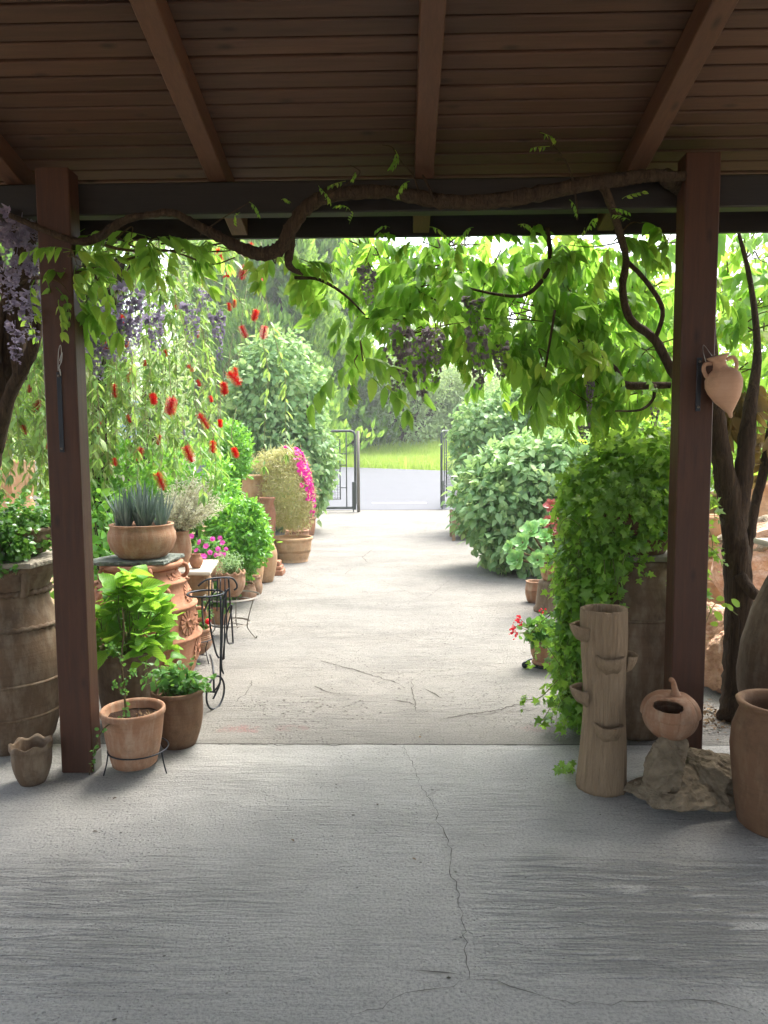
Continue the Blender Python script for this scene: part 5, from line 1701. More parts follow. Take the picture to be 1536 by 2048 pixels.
singles('leaf', T_ae, np.vstack(PP), np.vstack(RR), np.concatenate(SS), 'aeonred', t)

# geranium on a scroll-footed stand
gx_, gy_ = 1.032, 5.1
zs = 0.026
t = thing('scroll_stand', 'green iron stand with scroll feet under the red geranium', 'stand', (gx_, gy_, 0))
mk('ring', *ring((gx_, gy_, zs), 0.13, 0.006, 40, 6), 'iron', t)
mk('plate', *lathe([(0.085, zs - 0.004), (0.085, zs + 0.004), (0.02, zs + 0.004)], (gx_, gy_, 0), 30, wob=0), 'iron', t)
for k, a in enumerate((PI * 1.08, -0.6, 1.3)):
    d = np.array([math.cos(a), math.sin(a), 0])
    c = np.array([gx_, gy_, 0])
    L = [(0.05, zs - 0.01), (0.1, zs - 0.045), (0.14, zs - 0.02), (0.15, zs - 0.05), (0.135, 0.05), (0.15, 0.03)]
    mk('foot', *tube([c + d * q + np.array([0, 0, z]) for q, z in L], 0.006, 6, 6), 'iron', t)
    V, F = lathe([(0.022, -0.012), (0.026, 0), (0.022, 0.012)], (0, 0, 0), 16, wob=0)
    mk('ball', rot(V, 'X', PI / 2) + c + d * 0.15 + np.array([0, 0, 0.026]), F, 'iron', t)
t = thing('potted_plant', 'clay pot with straggling red geranium flowers beside the ivy curtain', 'plant', (gx_, gy_, zs + 0.005), 'potted plants on the right')
hg = 0.205 - zs
mk('pot', *lathe(potprof(hg, 0.08, 0.1, 0.012, 0.01, 0.012, 0.2, 0.025, 0.012), (gx_, gy_, zs + 0.005), 40), 'terra', t)
soil(t, (gx_, gy_, zs), 0.088, hg * 0.85)
fl = [(0.808, 4.900, 0.406), (0.819, 4.900, 0.354), (0.775, 4.880, 0.352), (0.762, 4.880, 0.310), (0.798, 4.920, 0.384), (0.981, 4.950, 0.440), (0.786, 4.900, 0.291)]
b = np.array([gx_, gy_, zs + hg])
mk('stem', *join([tube([b, b + np.array([-0.07, -0.04, 0.05]), np.array(p)], [0.004, 0.002], 5, 4) for p in fl]), 'greentwig', t)
PP = np.array([np.array(p) + rng.normal(0, 0.011, 3) for p in fl for _ in range(6)])
nn = unit(rng.normal(size=PP.shape) + np.array([-0.3, -0.8, 0.4]))
singles('flower', T_pet, PP, frames(np.cross(nn, rng.normal(size=nn.shape)), nn), rng.uniform(0.007, 0.013, len(PP)), 'redpetal', t)
P, R, S = clump((gx_ - 0.02, gy_ - 0.02, zs + hg + 0.05), (0.13, 0.11, 0.1), 60, 5, 0.05, 0.02)
foliage(t, [leaf_t(0.45, 'round', 5, 0.2, 0.1)], P, R, S, 'herb', 120)

# ivy column: dark jar, slab, ivy pot with a curtain of ivy
jx, jy = 1.284, 3.93
zt = 0.966
t = thing('storage_jar', 'dark clay jar standing behind the hollow trunk planter, half covered by ivy', 'jar', (jx, jy, 0))
pr = [(0.16, 0), (0.18, 0.03), (0.225, 0.2), (0.25, 0.4), (0.25, 0.52), (0.225, 0.68), (0.18, 0.8), (0.165, 0.86), (0.175, zt - 0.05), (0.2, zt - 0.025), (0.2, zt - 0.004), (0.16, zt - 0.003), (0.14, zt - 0.15)]
mk('body', *lathe(pr, (jx, jy, 0), 52), 'terra_old', t)
mk('band', *ring((jx, jy, 0.66), 0.232, 0.01, 52, 6), 'terra_old', t)
slab('stone_slab', 'eight-sided pale stone slab under the ivy pot', 'slab', [(jx - 0.2, jy - 0.11), (jx - 0.13, jy - 0.19), (jx + 0.13, jy - 0.2), (jx + 0.2, jy - 0.12), (jx + 0.2, jy + 0.13), (jx + 0.13, jy + 0.2), (jx - 0.13, jy + 0.2), (jx - 0.2, jy + 0.12)], zt + 0.002, zt + 0.026, 'stonegrey', 0.001)
zi = zt + 0.028
t = thing('ivy_plant', 'large hanging ivy spilling from its pot down to the floor by the trunk planter', 'plant', (jx, jy, zi), 'potted plants on the right')
mk('pot', *lathe(potprof(0.26, 0.14, 0.19, 0.02, 0.012, 0.015, 0.2, 0.03), (jx, jy, zi), 44), 'terra_brown', t)
soil(t, (jx, jy, zi), 0.175, 0.22)
T_ivy = [lobed_t(0.15), lobed_t(0.35), lobed_t(-0.05)]
PP, NN = [], []
P, N = shell(1000, np.array((1.167, 3.880, 1.280)) + np.array([0, 0, 0.0]), (0.285, 0.27, 0.26), (0.72, 1.0), lumpy(14, 0.18), 0.5)
PP.append(P); NN.append(N)
P, N = shell(260, (1.289, 3.850, 1.518), (0.2, 0.22, 0.12), (0.6, 1.0), lumpy(10, 0.2), 0.5)
PP.append(P); NN.append(N)
# the curtain down the path side
strands = []
for k in range(95):
    a = rng.uniform(PI * 0.74, PI * 1.3)
    if k % 5 == 0:
        a = rng.uniform(PI * 1.3, PI * 1.75)
    q = rng.uniform(0.24, 0.4)
    x0, y0 = jx + 0.0 + math.cos(a) * q, jy + math.sin(a) * q * 0.85
    z0 = zi + rng.uniform(-0.05, 0.14)
    low = rng.choice([0.04, 0.15, 0.3, 0.5, 0.7], p=[0.3, 0.22, 0.2, 0.16, 0.12]) + rng.uniform(0, 0.1)
    # strands over the jar's front are short
    if math.sin(a) < -0.8:
        low = max(low, 0.94 + rng.uniform(0, 0.1))
    elif math.sin(a) < -0.62:
        low = max(low, 0.75 + rng.uniform(0, 0.2))
    pts, x, y, z = [(x0, y0, z0)], x0, y0, z0
    while z > low:
        z -= 0.06
        x += rng.normal(0, 0.007) + (0.0022 if z < 0.5 else -0.001)
        y += rng.normal(0, 0.006)
        pts.append((x, y, z))
    if len(pts) < 3:
        continue
    strands.append(tube(pts, [0.0028, 0.0016], 4, 2))
    pts = np.array(pts)
    for p in spline(pts, 2):
        PP.append(p[None] + rng.normal(0, 0.012, (1, 3)))
        o = unit(np.array([math.cos(a), math.sin(a), 0.1]) + rng.normal(0, 0.35, 3))
        NN.append(o[None])
RP, RN = [], []
for k in range(16):
    z = rng.uniform(0.1, 1.2)
    b = np.array([jx - 0.36, jy - rng.uniform(-0.05, 0.25), z])
    o = np.array([-rng.uniform(0.04, 0.12), -rng.uniform(0.0, 0.08), rng.uniform(-0.04, 0.05)])
    pts = [b, b + o * 0.6 + np.array([0, 0, 0.02]), b + o + np.array([0, 0, -0.02]), b + o * 1.15 + np.array([0, 0, -0.1])]
    strands.append(tube(pts, [0.0025, 0.0014], 4, 4))
    for p in spline(pts, 3):
        RP.append(p[None] + rng.normal(0, 0.01, (1, 3)))
        RN.append(unit(np.array([[-0.7, -0.6, 0.4]]) + rng.normal(0, 0.3, (1, 3))))
# loose runners feeling out over the path and the floor
for pts in ([(0.827, 3.700, 0.435), (0.769, 3.800, 0.514), (0.731, 3.850, 0.473), (0.713, 3.850, 0.390)], [(0.805, 3.650, 0.372), (0.726, 3.700, 0.262), (0.648, 3.700, 0.249), (0.623, 3.700, 0.235)], [(0.851, 3.450, 0.036), (0.804, 3.350, 0.018), (0.745, 3.300, 0.077), (0.722, 3.280, 0.074)],
            [(0.793, 3.650, 0.267), (0.721, 3.600, 0.180), (0.695, 3.600, 0.167)], [(0.793, 3.800, 0.676), (0.724, 3.850, 0.596), (0.698, 3.850, 0.555)], [(1.137, 3.660, 1.016), (1.108, 3.640, 0.917), (1.098, 3.640, 0.815), (1.130, 3.660, 0.747)], [(1.080, 3.680, 1.013), (1.095, 3.660, 0.875)]):
    strands.append(tube(pts, [0.0028, 0.0016], 4, 5))
    for p in spline(pts, 5):
        RP.append(p[None] + rng.normal(0, 0.008, (1, 3)))
        RN.append(unit(np.array([[-0.5, -0.7, 0.4]]) + rng.normal(0, 0.3, (1, 3))))
# sprays reaching out to the right, behind the post
for pts in ([(1.441, 3.900, 1.384), (1.622, 3.950, 1.313), (1.692, 3.950, 1.245), (1.708, 3.950, 1.164)], [(1.423, 3.900, 1.062), (1.610, 3.900, 1.048), (1.705, 3.900, 0.980), (1.734, 3.900, 0.912)], [(1.463, 3.950, 1.274), (1.655, 3.950, 1.137), (1.686, 3.920, 1.031), (1.653, 3.900, 0.939)], [(1.470, 3.950, 1.490), (1.652, 4.000, 1.461), (1.700, 4.000, 1.379)]):
    strands.append(tube(pts, [0.0028, 0.0016], 4, 5))
    for p in spline(pts, 6):
        RP.append(p[None] + rng.normal(0, 0.012, (1, 3)))
        RN.append(unit(np.array([[0.2, -0.8, 0.4]]) + rng.normal(0, 0.3, (1, 3))))
mk('vine_stem', *join(strands), 'greentwig', t)
P, N = np.vstack(PP), np.vstack(NN)
P, R, S = sprays(P, N, 3, 0.02, 0.056, 0.9, 0.25, 0.75)
P3, R3, S3 = sprays(np.vstack(RP), np.vstack(RN), 1, 0.012, 0.045, 0.9, 0.25, 0.5)
P, R, S = np.vstack([P, P3]), np.vstack([R, R3]), np.concatenate([S, S3])
S = S * rng.choice([0.75, 1.0, 1.25], len(S), p=[0.4, 0.4, 0.2])
P[:, 2] = np.maximum(P[:, 2], 0.02)
foliage(t, T_ivy, P, R, S, 'ivy', 300)

# hollow trunk planter with pockets
tx, ty = 0.925, 3.25
ht = 0.832
t = thing('trunk_planter', 'hollow clay tree-trunk planter with little side pockets in front of the ivy', 'planter', (tx, ty, 0))
n, rows = 72, 46
a = np.linspace(0, 2 * PI, n, endpoint=False)
V, F = [], []
ph = rng.uniform(0, 6, 8)
def trunk_r(z, a):
    r = 0.098 + 0.012 * math.exp(-z / 0.07) + 0.006 * np.sin(z * 9 + ph[0])
    g = sum(0.0013 / (1 + 0.25 * i) * np.sin((9 + 7 * i) * a + ph[i] + 2.2 * np.sin(z * (3 + i) + ph[i])) for i in range(5))
    return r + g
def trunk_c(z):
    return tx + 0.006 * math.sin(z * 5), ty + 0.004 * math.sin(z * 4 + 1)
for k in range(rows):
    z = ht * k / (rows - 1)
    cx, cy = trunk_c(z)
    r = trunk_r(z, a)
    V.append(np.stack([cx + np.cos(a) * r, cy + np.sin(a) * r, np.full(n, z + (0.006 * np.sin(2 * a + 1) if k == rows - 1 else 0))], 1))
for dr, z in ((-0.006, ht + 0.003), (-0.013, ht), (-0.016, ht - 0.06), (-0.016, ht - 0.3)):
    cx, cy = trunk_c(z)
    r = 0.1 + dr
    V.append(np.stack([cx + np.cos(a) * r, cy + np.sin(a) * r, np.full(n, z)], 1))
m = len(V)
for i in range(m - 1):
    for j in range(n):
        k = (j + 1) % n
        F.append((i * n + j, i * n + k, (i + 1) * n + k, (i + 1) * n + j))
F += [tuple(range(n - 1, -1, -1)), tuple((m - 1) * n + j for j in range(n))]
mk('trunk', np.vstack(V), F, 'barkclay', t)
def pocket(ang, z, w=0.12, h=0.085, out=0.07):
    """half bowl growing out of the trunk, open at the top"""
    d = np.array([math.cos(ang), math.sin(ang), 0])
    s = np.array([-d[1], d[0], 0])
    cx, cy = trunk_c(z)
    c = np.array([cx, cy, z]) + d * 0.092
    V, F = [], []
    U, W = 13, 6
    for layer, sc in ((0, 1.0), (1, 0.86)):
        for i in range(W):
            f = i / (W - 1)
            zz = -h * (f ** 1.15) * (1 if layer == 0 else 0.86)
            k = sc * math.sqrt(max(0, 1 - f ** 1.6))
            for j in range(U):
                b = -PI / 2 + PI * j / (U - 1)
                V.append(c + s * (w * 0.55 * math.sin(b) * (0.35 + 0.65 * k) * sc) + d * (out * math.cos(b) * k - 0.006) + np.array([0, 0, zz + 0.003 * math.sin(3 * b)]))
    for layer in (0, 1):
        for i in range(W - 1):
            for j in range(U - 1):
                q = layer * U * W + i * U + j
                F.append((q, q + 1, q + U + 1, q + U) if layer == 0 else (q + U, q + U + 1, q + 1, q))
    for j in range(U - 1):
        F.append((j, U * W + j, U * W + j + 1, j + 1))
    mk('pocket', np.array(V), F, 'barkclay', t)
for ang, pyz in ((PI * 1.02, 0.761), (-PI / 2 + 0.02, 0.639), (PI * 1.0, 0.466), (-PI / 2 - 0.04, 0.329), (0.1, 0.62), (PI / 2, 0.4)):
    pocket(ang, pyz)

# rocks with the clay pumpkin
c = np.array((1.237, 3.080, 0.019))
tag(mk('boulder', *join([rockmesh((c[0] - 0.01, 3.1, 0.06), (0.225, 0.16, 0.085), 21, 5, 0.3, 18), rockmesh((c[0] + 0.13, 3.14, 0.11), (0.11, 0.11, 0.125), 24, 5, 0.3, 16)]), 'rock', None, False), 'broad rugged brown boulder on the floor between the trunk planter and the big pot', 'rock')
c2 = np.array((1.139, 3.050, 0.202))
tag(mk('stone_block', *rockmesh((c2[0] + 0.01, 3.05, 0.205), (0.085, 0.08, 0.12), 33, 5, 0.25, 22), 'rock', None, False), 'upright stone block resting on the boulder under the clay pumpkin', 'rock')
pc = np.array((1.171, 3.070, 0.400))
t = thing('clay_pumpkin', 'clay pumpkin with a cut opening and a stalk on the stone block', 'pumpkin', (pc[0], 3.09, pc[2] - 0.1))
n, rows = 144, 64
V, F = [], []
a = np.linspace(0, 2 * PI, n, endpoint=False)
for k in range(rows):
    th = PI * (0.02 + 0.95 * k / (rows - 1)) - PI / 2
    r0 = math.cos(th) ** 0.8
    lob = 1 - 0.045 * (np.abs(np.sin(4 * a)) < 0.25) * (1 - np.abs(np.sin(4 * a)) / 0.25) - 0.02 * np.cos(8 * a)
    r = 0.123 * r0 * lob * (0.93 if th < 0 else 1.0)
    V.append(np.stack([np.cos(a) * r, np.sin(a) * r, np.full(n, 0.105 * math.sin(th) + (-0.018 * math.exp(-((1 - k / rows) / 0.12) ** 2)))], 1))
V = np.vstack(V)
# hole high on the side facing the viewer
hd = unit(np.array([-0.34, -0.66, 0.62]))
hr_ = unit(np.cross(np.array([0, 0, 1.0]), hd))
hu_ = np.cross(hd, hr_)
def inhole(f):
    p = unit(np.mean([V[i] / np.array([0.123, 0.123, 0.105]) for i in f], axis=0))
    e = p - hd * (p @ hd)
    return p @ hd > 0 and ((e @ hr_) / 0.5) ** 2 + ((e @ hu_) / 0.27) ** 2 < 1
for i in range(rows - 1):
    for j in range(n):
        k = (j + 1) % n
        f = (i * n + j, i * n + k, (i + 1) * n + k, (i + 1) * n + j)
        if not inhole(f):
            F.append(f)
F.append(tuple((rows - 1) * n + j for j in range(n)))
F.append(tuple(range(n - 1, -1, -1)))
pcw = pc + np.array([0, 0.02, 0])
o = mk('shell', V + pcw, F, 'terra', t)
sm = o.modifiers.new('wall', 'SOLIDIFY')
sm.thickness = 0.009
sm.offset = -1
mk('stalk', *tube([pcw + np.array([0.02, 0.0, 0.085]), pcw + np.array([0.015, 0, 0.115]), pcw + np.array([0.005, -0.005, 0.15]), pcw + np.array([-0.008, -0.008, 0.158])], [0.022, 0.013, 0.01, 0.011], 10), 'terra', t)

# big jars at the right edge
bx, by = 1.536, 2.9
hb = 0.529
tag(mk('big_pot', *lathe([(0.125, 0), (0.14, 0.015), (0.155, 0.12), (0.17, 0.26), (0.176, hb - 0.2), (0.17, hb - 0.12), (0.15, hb - 0.06), (0.143, hb - 0.04), (0.155, hb - 0.02), (0.16, hb - 0.006), (0.152, hb), (0.132, hb - 0.004), (0.126, hb - 0.04), (0.15, hb - 0.12), (0.15, 0.2)], (bx, by, 0), 60), 'terra_brown', None), 'large plain brown pot cut by the right picture edge', 'pot')
qx, qy = 1.951, 3.5
tag(mk('storage_jar', *lathe([(0.16, 0), (0.18, 0.03), (0.24, 0.2), (0.275, 0.36), (0.28, 0.45), (0.265, 0.6), (0.225, 0.76), (0.17, 0.9), (0.13, 0.98), (0.125, 1.02), (0.15, 1.05), (0.155, 1.065), (0.12, 1.07), (0.1, 1.0)], (qx, qy, 0), 56), 'terra_old', None), 'tall smooth brown store jar behind the big pot at the right edge', 'jar')
slab('stone_slab', 'white stone lid on the tall jar at the right edge', 'slab', [(qx - 0.17, qy - 0.16), (qx + 0.17, qy - 0.16), (qx + 0.17, qy + 0.17), (qx - 0.17, qy + 0.17)], 1.073, 1.1, 'marble', 0.002)

# hanging amphora
at = np.array((1.410, 3.300, 1.960))
ab = np.array((1.483, 3.300, 1.686))
ax3 = unit(at - ab)
Lh = np.linalg.norm(at - ab)
t = thing('hanging_amphora', 'buff clay amphora with two handles hanging tilted on the right post', 'amphora', tuple(ab))
ax3 = unit(ax3 + np.array([0, -0.04, 0]))
_x = unit(np.cross(np.array([0.12, 1.0, 0]), ax3))
q = np.stack([_x, np.cross(ax3, _x), ax3], 1)
k = Lh / 0.3
pr = [(0.004, 0), (0.008, 0.004), (0.012, 0.025), (0.03, 0.05), (0.058, 0.09), (0.078, 0.135), (0.084, 0.165), (0.078, 0.2), (0.056, 0.225), (0.034, 0.24), (0.029, 0.255), (0.03, 0.275), (0.046, 0.291), (0.05, 0.297), (0.047, 0.3), (0.034, 0.299), (0.022, 0.28), (0.022, 0.25)]
V, F = lathe([(r * k, z * k) for r, z in pr], (0, 0, 0), 40, wob=0.003)
mk('body', V @ q.T + ab, F, 'amphora', t)
for s in (-1, 1):
    P = np.array([(s * 0.034, 0, 0.272), (s * 0.062, 0, 0.275), (s * 0.074, 0, 0.255), (s * 0.07, 0, 0.225), (s * 0.06, 0, 0.205)]) * k
    mk('handle', *tube(P @ q.T + ab, 0.0095 * k, 8), 'amphora', t)
mk('hanging_wire', *tube([at + np.array([-0.045, 0, -0.03]), at + np.array([-0.055, 0.01, 0.02]), (1.371, 3.345, 2.014), at + np.array([-0.02, 0, 0.0])], 0.0016, 5), 'steel', t)

# stones, pale pots and litter beyond the right post
for i, (px, Y0, rad, lab) in enumerate([
        ((2.097, 4.750, 0.052), 4.75, (0.2, 0.2, 0.24), 'pinkish pitted limestone rock seen between the right post and the vine trunk'),
        ((2.115, 4.550, -0.048), 4.55, (0.17, 0.16, 0.17), 'lower pitted limestone rock at the foot of the vine trunk'),
        ((2.414, 5.500, 0.121), 5.5, (0.22, 0.2, 0.11), 'pale rock lying on top of the pitted limestone'),
        ((3.086, 6.200, 0.771), 6.2, (0.28, 0.2, 0.16), 'grey gnarled rock at the right edge behind the vine trunk')]):
    z = rad[2] * 0.9 if i < 2 else px[2]
    tag(mk('limestone_rock', *rockmesh((px[0], px[1], z), rad, 50 + i, 5, 0.3, 10), 'rockpale' if i < 3 else 'rock', None, False), lab, 'rock', 'rocks by the vine')
tag(mk('limestone_rock', *rockmesh((2.414, 5.6, 0.16), (0.3, 0.26, 0.2), 77, 4, 0.3, 10), 'rockpale', None, False), 'pale rock at the bottom of the rock pile, mostly hidden by the others', 'rock', 'rocks by the vine')
tag(mk('limestone_rock', *rockmesh((3.086 + 0.1, 6.25, 0.35), (0.4, 0.3, 0.42), 78, 4, 0.3, 10), 'rockpale', None, False), 'pale rock carrying the grey gnarled one at the right edge', 'rock', 'rocks by the vine')
sx, sy = 3.045, 7.0
zc = 0.0
for i, (h, r, lab) in enumerate([(0.3, 0.2, 'lowest of the pale pots stacked behind the right post'), (0.2, 0.19, 'second pale pot up in the stack behind the right post'), (0.2, 0.185, 'third pale pot up in the stack behind the right post'), (0.2, 0.17, 'topmost pale pot of the stack behind the right post')]):
    tag(mk('stacked_pot', *lathe(potprof(h, r * 0.72, r, 0.01, 0.012, 0.015, 0.3, 0.03), (sx, sy, zc), 40), 'terra_pale', None), lab, 'pot', 'pots stacked behind the right post')
    zc += h + 0.003
for i, (px, py, Y0, lab) in enumerate([(1500, 1000, 7.6, 'pale pot farther back at the right edge, upper'), (1528, 1040, 6.9, 'pale pot half cut by the right edge behind the vine'), (1418, 1000, 8.2, 'pale tall pot just right of the right post')]):
    p = [(3.802, 7.900, 1.209), (3.662, 7.300, 1.209), (3.678, 8.600, 1.034)][i]
    tag(mk('stacked_pot', *lathe(potprof(p[2], 0.17, 0.2, 0.05, 0.015, 0.015, 0.2, 0.04), (p[0], p[1], 0), 40), 'terra_pale', None), lab, 'pot', 'pots stacked behind the right post')
c = (1.826, 4.100, -0.053)
P = np.stack([c[0] + rng.normal(0, 0.14, 420), 4.12 + rng.normal(0.02, 0.12, 420), np.full(420, 0.006) + rng.random(420) * 0.015], 1)
d = rng.normal(size=P.shape) * np.array([1, 1, 0.25])
litter = mass('leaf_litter', T_small, P, frames(d, rng.normal(0, 0.4, P.shape) + np.array([0, 0, 1])), rng.uniform(0.012, 0.035, 420), 'dryleaf', None)
litter['kind'] = 'stuff'
tag(litter, 'dry leaf litter on the concrete at the foot of the right vine', 'litter')
for i, p in enumerate([(-0.103, 3.051), (0.039, 2.640), (-1.263, 2.818), (-1.277, 3.113), (0.104, 3.826), (-0.439, 2.769)]):
    V, F = inst(T_small[0], np.array([[p[0], p[1], 0.004]]), frames(rng.normal(size=(1, 3)) * np.array([1, 1, 0.1]), np.array([[0.1, 0.1, 1.0]])), np.array([0.022]))[:2]
    labs = ['dry leaf speck on the porch floor near the crack top', 'dry leaf speck beside the long crack in the floor', 'dry leaf speck on the floor at left below the small wavy pot', 'dry leaf speck on the floor just below the wire ring stand', 'curled dry leaf on the path just beyond the slab joint', 'dry leaf speck in the middle left of the porch floor']
    tag(mk('fallen_leaf', V, F, 'dryleaf', None, False), labs[i], 'leaf', 'fallen leaves on the floor')

# ------------------------------------------------------------------ bottlebrush tree
bb = (-2.9, 6.9, 0.0)
t = thing('bottlebrush_tree', 'weeping tree with hanging twigs and red bottlebrush flowers at left', 'tree', bb)
lm = [tube([bb, (-2.85, 6.85, 1.2), (-2.75, 6.7, 2.4), (-2.5, 6.6, 3.3)], [0.1, 0.08, 0.06, 0.03], 9, 6, 0.05)]
tops = []
for k in range(17):
    e = np.array([rng.uniform(-3.4, -1.6), rng.uniform(5.9, 6.9), rng.uniform(3.0, 3.75)])
    if k < 3:
        e[0] = rng.uniform(-4.0, -3.3)
    lm.append(tube([(-2.7, 6.7, 2.5), ((-2.7 + e[0]) / 2, (6.7 + e[1]) / 2, e[2] + 0.15), e], [0.035, 0.02, 0.008], 6, 5))
    tops.append(e)
mk('trunk', *join(lm), 'bark', t)
strs, PP, DD, NN, SS = [], [], [], [], []
for k in range(155):
    e = tops[rng.integers(0, len(tops))]
    p = e + rng.normal(0, 0.2, 3) * np.array([1, 1, 0.6])
    L = rng.uniform(0.8, 2.2)
    # crown hangs lower towards its middle left, higher at the right fringe
    low = 1.25 + 0.55 * max(0, (p[0] + 1.75)) / 0.6 + rng.uniform(0, 0.5)
    pts = [p]
    v = np.array([rng.normal(0, 0.35), rng.normal(0, 0.3), 0.1])
    while pts[-1][2] > low and len(pts) < 40:
        v = v * 0.8 + np.array([rng.normal(0, 0.05), rng.normal(0, 0.05), -0.2])
        v = v / max(1e-6, np.linalg.norm(v))
        pts.append(pts[-1] + v * 0.1)
    if len(pts) < 4:
        continue
    pts = np.array(pts)
    strs.append(tube(pts, [0.004, 0.0018], 4, 2))
    Q = spline(pts, 4)
    T = unit(np.gradient(Q, axis=0))
    for i in range(2, len(Q)):
        if rng.random() < 0.6:
            o = unit(np.cross(T[i], rng.normal(size=3)))
            PP.append(Q[i]); DD.append(T[i] * 0.7 + o * 0.95); NN.append(o + np.array([0, 0, 0.8])); SS.append(rng.uniform(0.07, 0.13))
    for i in range(6):
        o = unit(rng.normal(size=3))
        PP.append(Q[-1]); DD.append(T[-1] * 1.0 + o * 0.7); NN.append(np.array([0, 0, 1.0]) + o); SS.append(rng.uniform(0.07, 0.11))
mk('twigs', *join(strs), 'strand', t, kind='stuff')
T_bb = [leaf_t(0.12, 'lance', 4, 0.25, 0.1), leaf_t(0.14, 'lance', 4, 0.2, 0.25)]
# leafy tufts
for k in range(470):
    e = tops[rng.integers(0, len(tops))]
    c = np.array([e[0] + rng.normal(0, 0.25), e[1] + rng.normal(0, 0.2), rng.uniform(1.5, 3.5) if k < 260 else rng.uniform(2.6, 3.7)])
    if c[2] < 1.3 + 0.6 * max(0, (c[0] + 1.75)) / 0.6:
        continue
    for i in range(11):
        o = unit(rng.normal(size=3))
        PP.append(c + o * 0.01); DD.append(o + np.array([0, 0, -0.45])); NN.append(np.array([0, -0.2, 1.0])); SS.append(rng.uniform(0.08, 0.15))
foliage(t, T_bb, np.array(PP), frames(np.array(DD), np.array(NN)), np.array(SS), 'bbleaf', 300)
# the brush: a short woody axis bristling with filaments
def brush():
    parts = []
    V, F = tube([(0, 0, 0), (0, 0, 1)], 0.05, 5, smooth=False)
    Vs, Fs, n0 = [V], [tuple(f) for f in F], len(V)
    for i in range(800):
        z = rng.uniform(0.05, 1.0)
        a = rng.uniform(0, 2 * PI)
        d = np.array([math.cos(a), math.sin(a), rng.normal(-0.1, 0.18)])
        s = np.array([-math.sin(a), math.cos(a), 0]) * 0.011
        L = 0.42 * rng.uniform(0.9, 1.06) * (0.7 if z > 0.93 or z < 0.1 else 1)
        b = np.array([0, 0, z])
        Vs.append(np.array([b - s, b + s, b + d * L + s * 0.6, b + d * L - s * 0.6]))
        Fs.append((n0, n0 + 1, n0 + 2, n0 + 3))
        n0 += 4
    return np.vstack(Vs), Fs
for i in range(3):
    V, F = brush()
    me = np_mesh('flower', V, F, False)
    me.materials.append(MT['bbred'])
    if i == 0:
        bmes = []
    bmes.append(me)
for i, (p, sz) in enumerate([((-1.175, 6.300, 3.021), 1), ((-1.219, 6.300, 2.754), 1), ((-1.334, 6.200, 2.604), 1.1), ((-1.130, 6.200, 2.602), 1.15), ((-1.270, 6.400, 3.344), 0.9), ((-1.310, 6.300, 3.122), 1.2), ((-1.435, 6.200, 2.795), 0.7), ((-1.561, 6.400, 3.293), 1.2),
        ((-2.407, 6.000, 2.459), 1), ((-2.321, 6.100, 2.678), 0.9), ((-2.191, 6.000, 2.231), 1.2), ((-2.314, 5.900, 2.100), 1.1), ((-2.003, 5.900, 2.018), 1.0), ((-1.809, 5.800, 1.977), 1.5), ((-1.600, 5.800, 1.849), 1.4), ((-1.402, 6.000, 2.196), 1.4), ((-1.446, 6.000, 2.115), 1.1), ((-1.764, 6.100, 2.271), 0.7),
        ((-2.072, 5.800, 1.581), 1.1), ((-1.686, 5.700, 1.595), 1.4), ((-1.497, 5.800, 1.634), 1), ((-1.376, 6.000, 1.578), 0.9), ((-1.882, 5.600, 1.390), 1.5), ((-3.295, 6.200, 2.118), 1), ((-3.389, 6.200, 1.967), 1.2), ((-3.076, 6.200, 1.998), 1.2), ((-3.415, 6.200, 1.724), 1), ((-3.207, 6.300, 2.135), 0.7), ((-1.393, 6.200, 2.259), 0.8), ((-2.337, 5.900, 1.502), 0.7), ((-1.612, 6.200, 2.021), 0.6), ((-2.174, 6.400, 2.654), 0.8), ((-2.303, 6.200, 2.496), 0.7), ((-2.017, 6.300, 2.424), 0.6), ((-1.731, 6.300, 2.590), 0.7), ((-1.950, 6.400, 2.823), 0.7), ((-2.523, 6.100, 1.820), 0.8), ((-2.251, 6.000, 1.855), 0.7), ((-1.919, 5.800, 1.684), 0.8), ((-1.482, 6.000, 1.809), 0.7), ((-1.715, 6.200, 2.156), 0.6), ((-2.159, 6.200, 2.328), 0.6), ((-1.424, 6.400, 2.860), 0.7), ((-1.752, 6.500, 3.056), 0.8), ((-1.485, 6.500, 3.118), 0.8), ((-3.238, 6.200, 1.787), 0.9), ((-2.999, 6.100, 1.656), 0.8)]):
    o = bpy.data.objects.new('flower', bmes[i % 3])
    COL.objects.link(o)
    o.parent = t
    tl = Vector((rng.normal(0, 0.35), rng.normal(0, 0.3), -1.0)).to_track_quat('Z', 'Y')
    mm = tl.to_matrix().to_4x4() @ Matrix.Diagonal((0.078 * sz, 0.078 * sz, 0.098 * sz, 1))
    mm.translation = Vector(p) - Vector(bb)
    o.matrix_basis = mm
    mk('flower_twig', *tube([p, (p[0] + rng.normal(0, 0.04), p[1] + 0.05, p[2] + 0.15), (p[0] + rng.normal(0, 0.08), p[1] + 0.15, p[2] + 0.34)], [0.003, 0.002], 4, 4), 'strand', t)

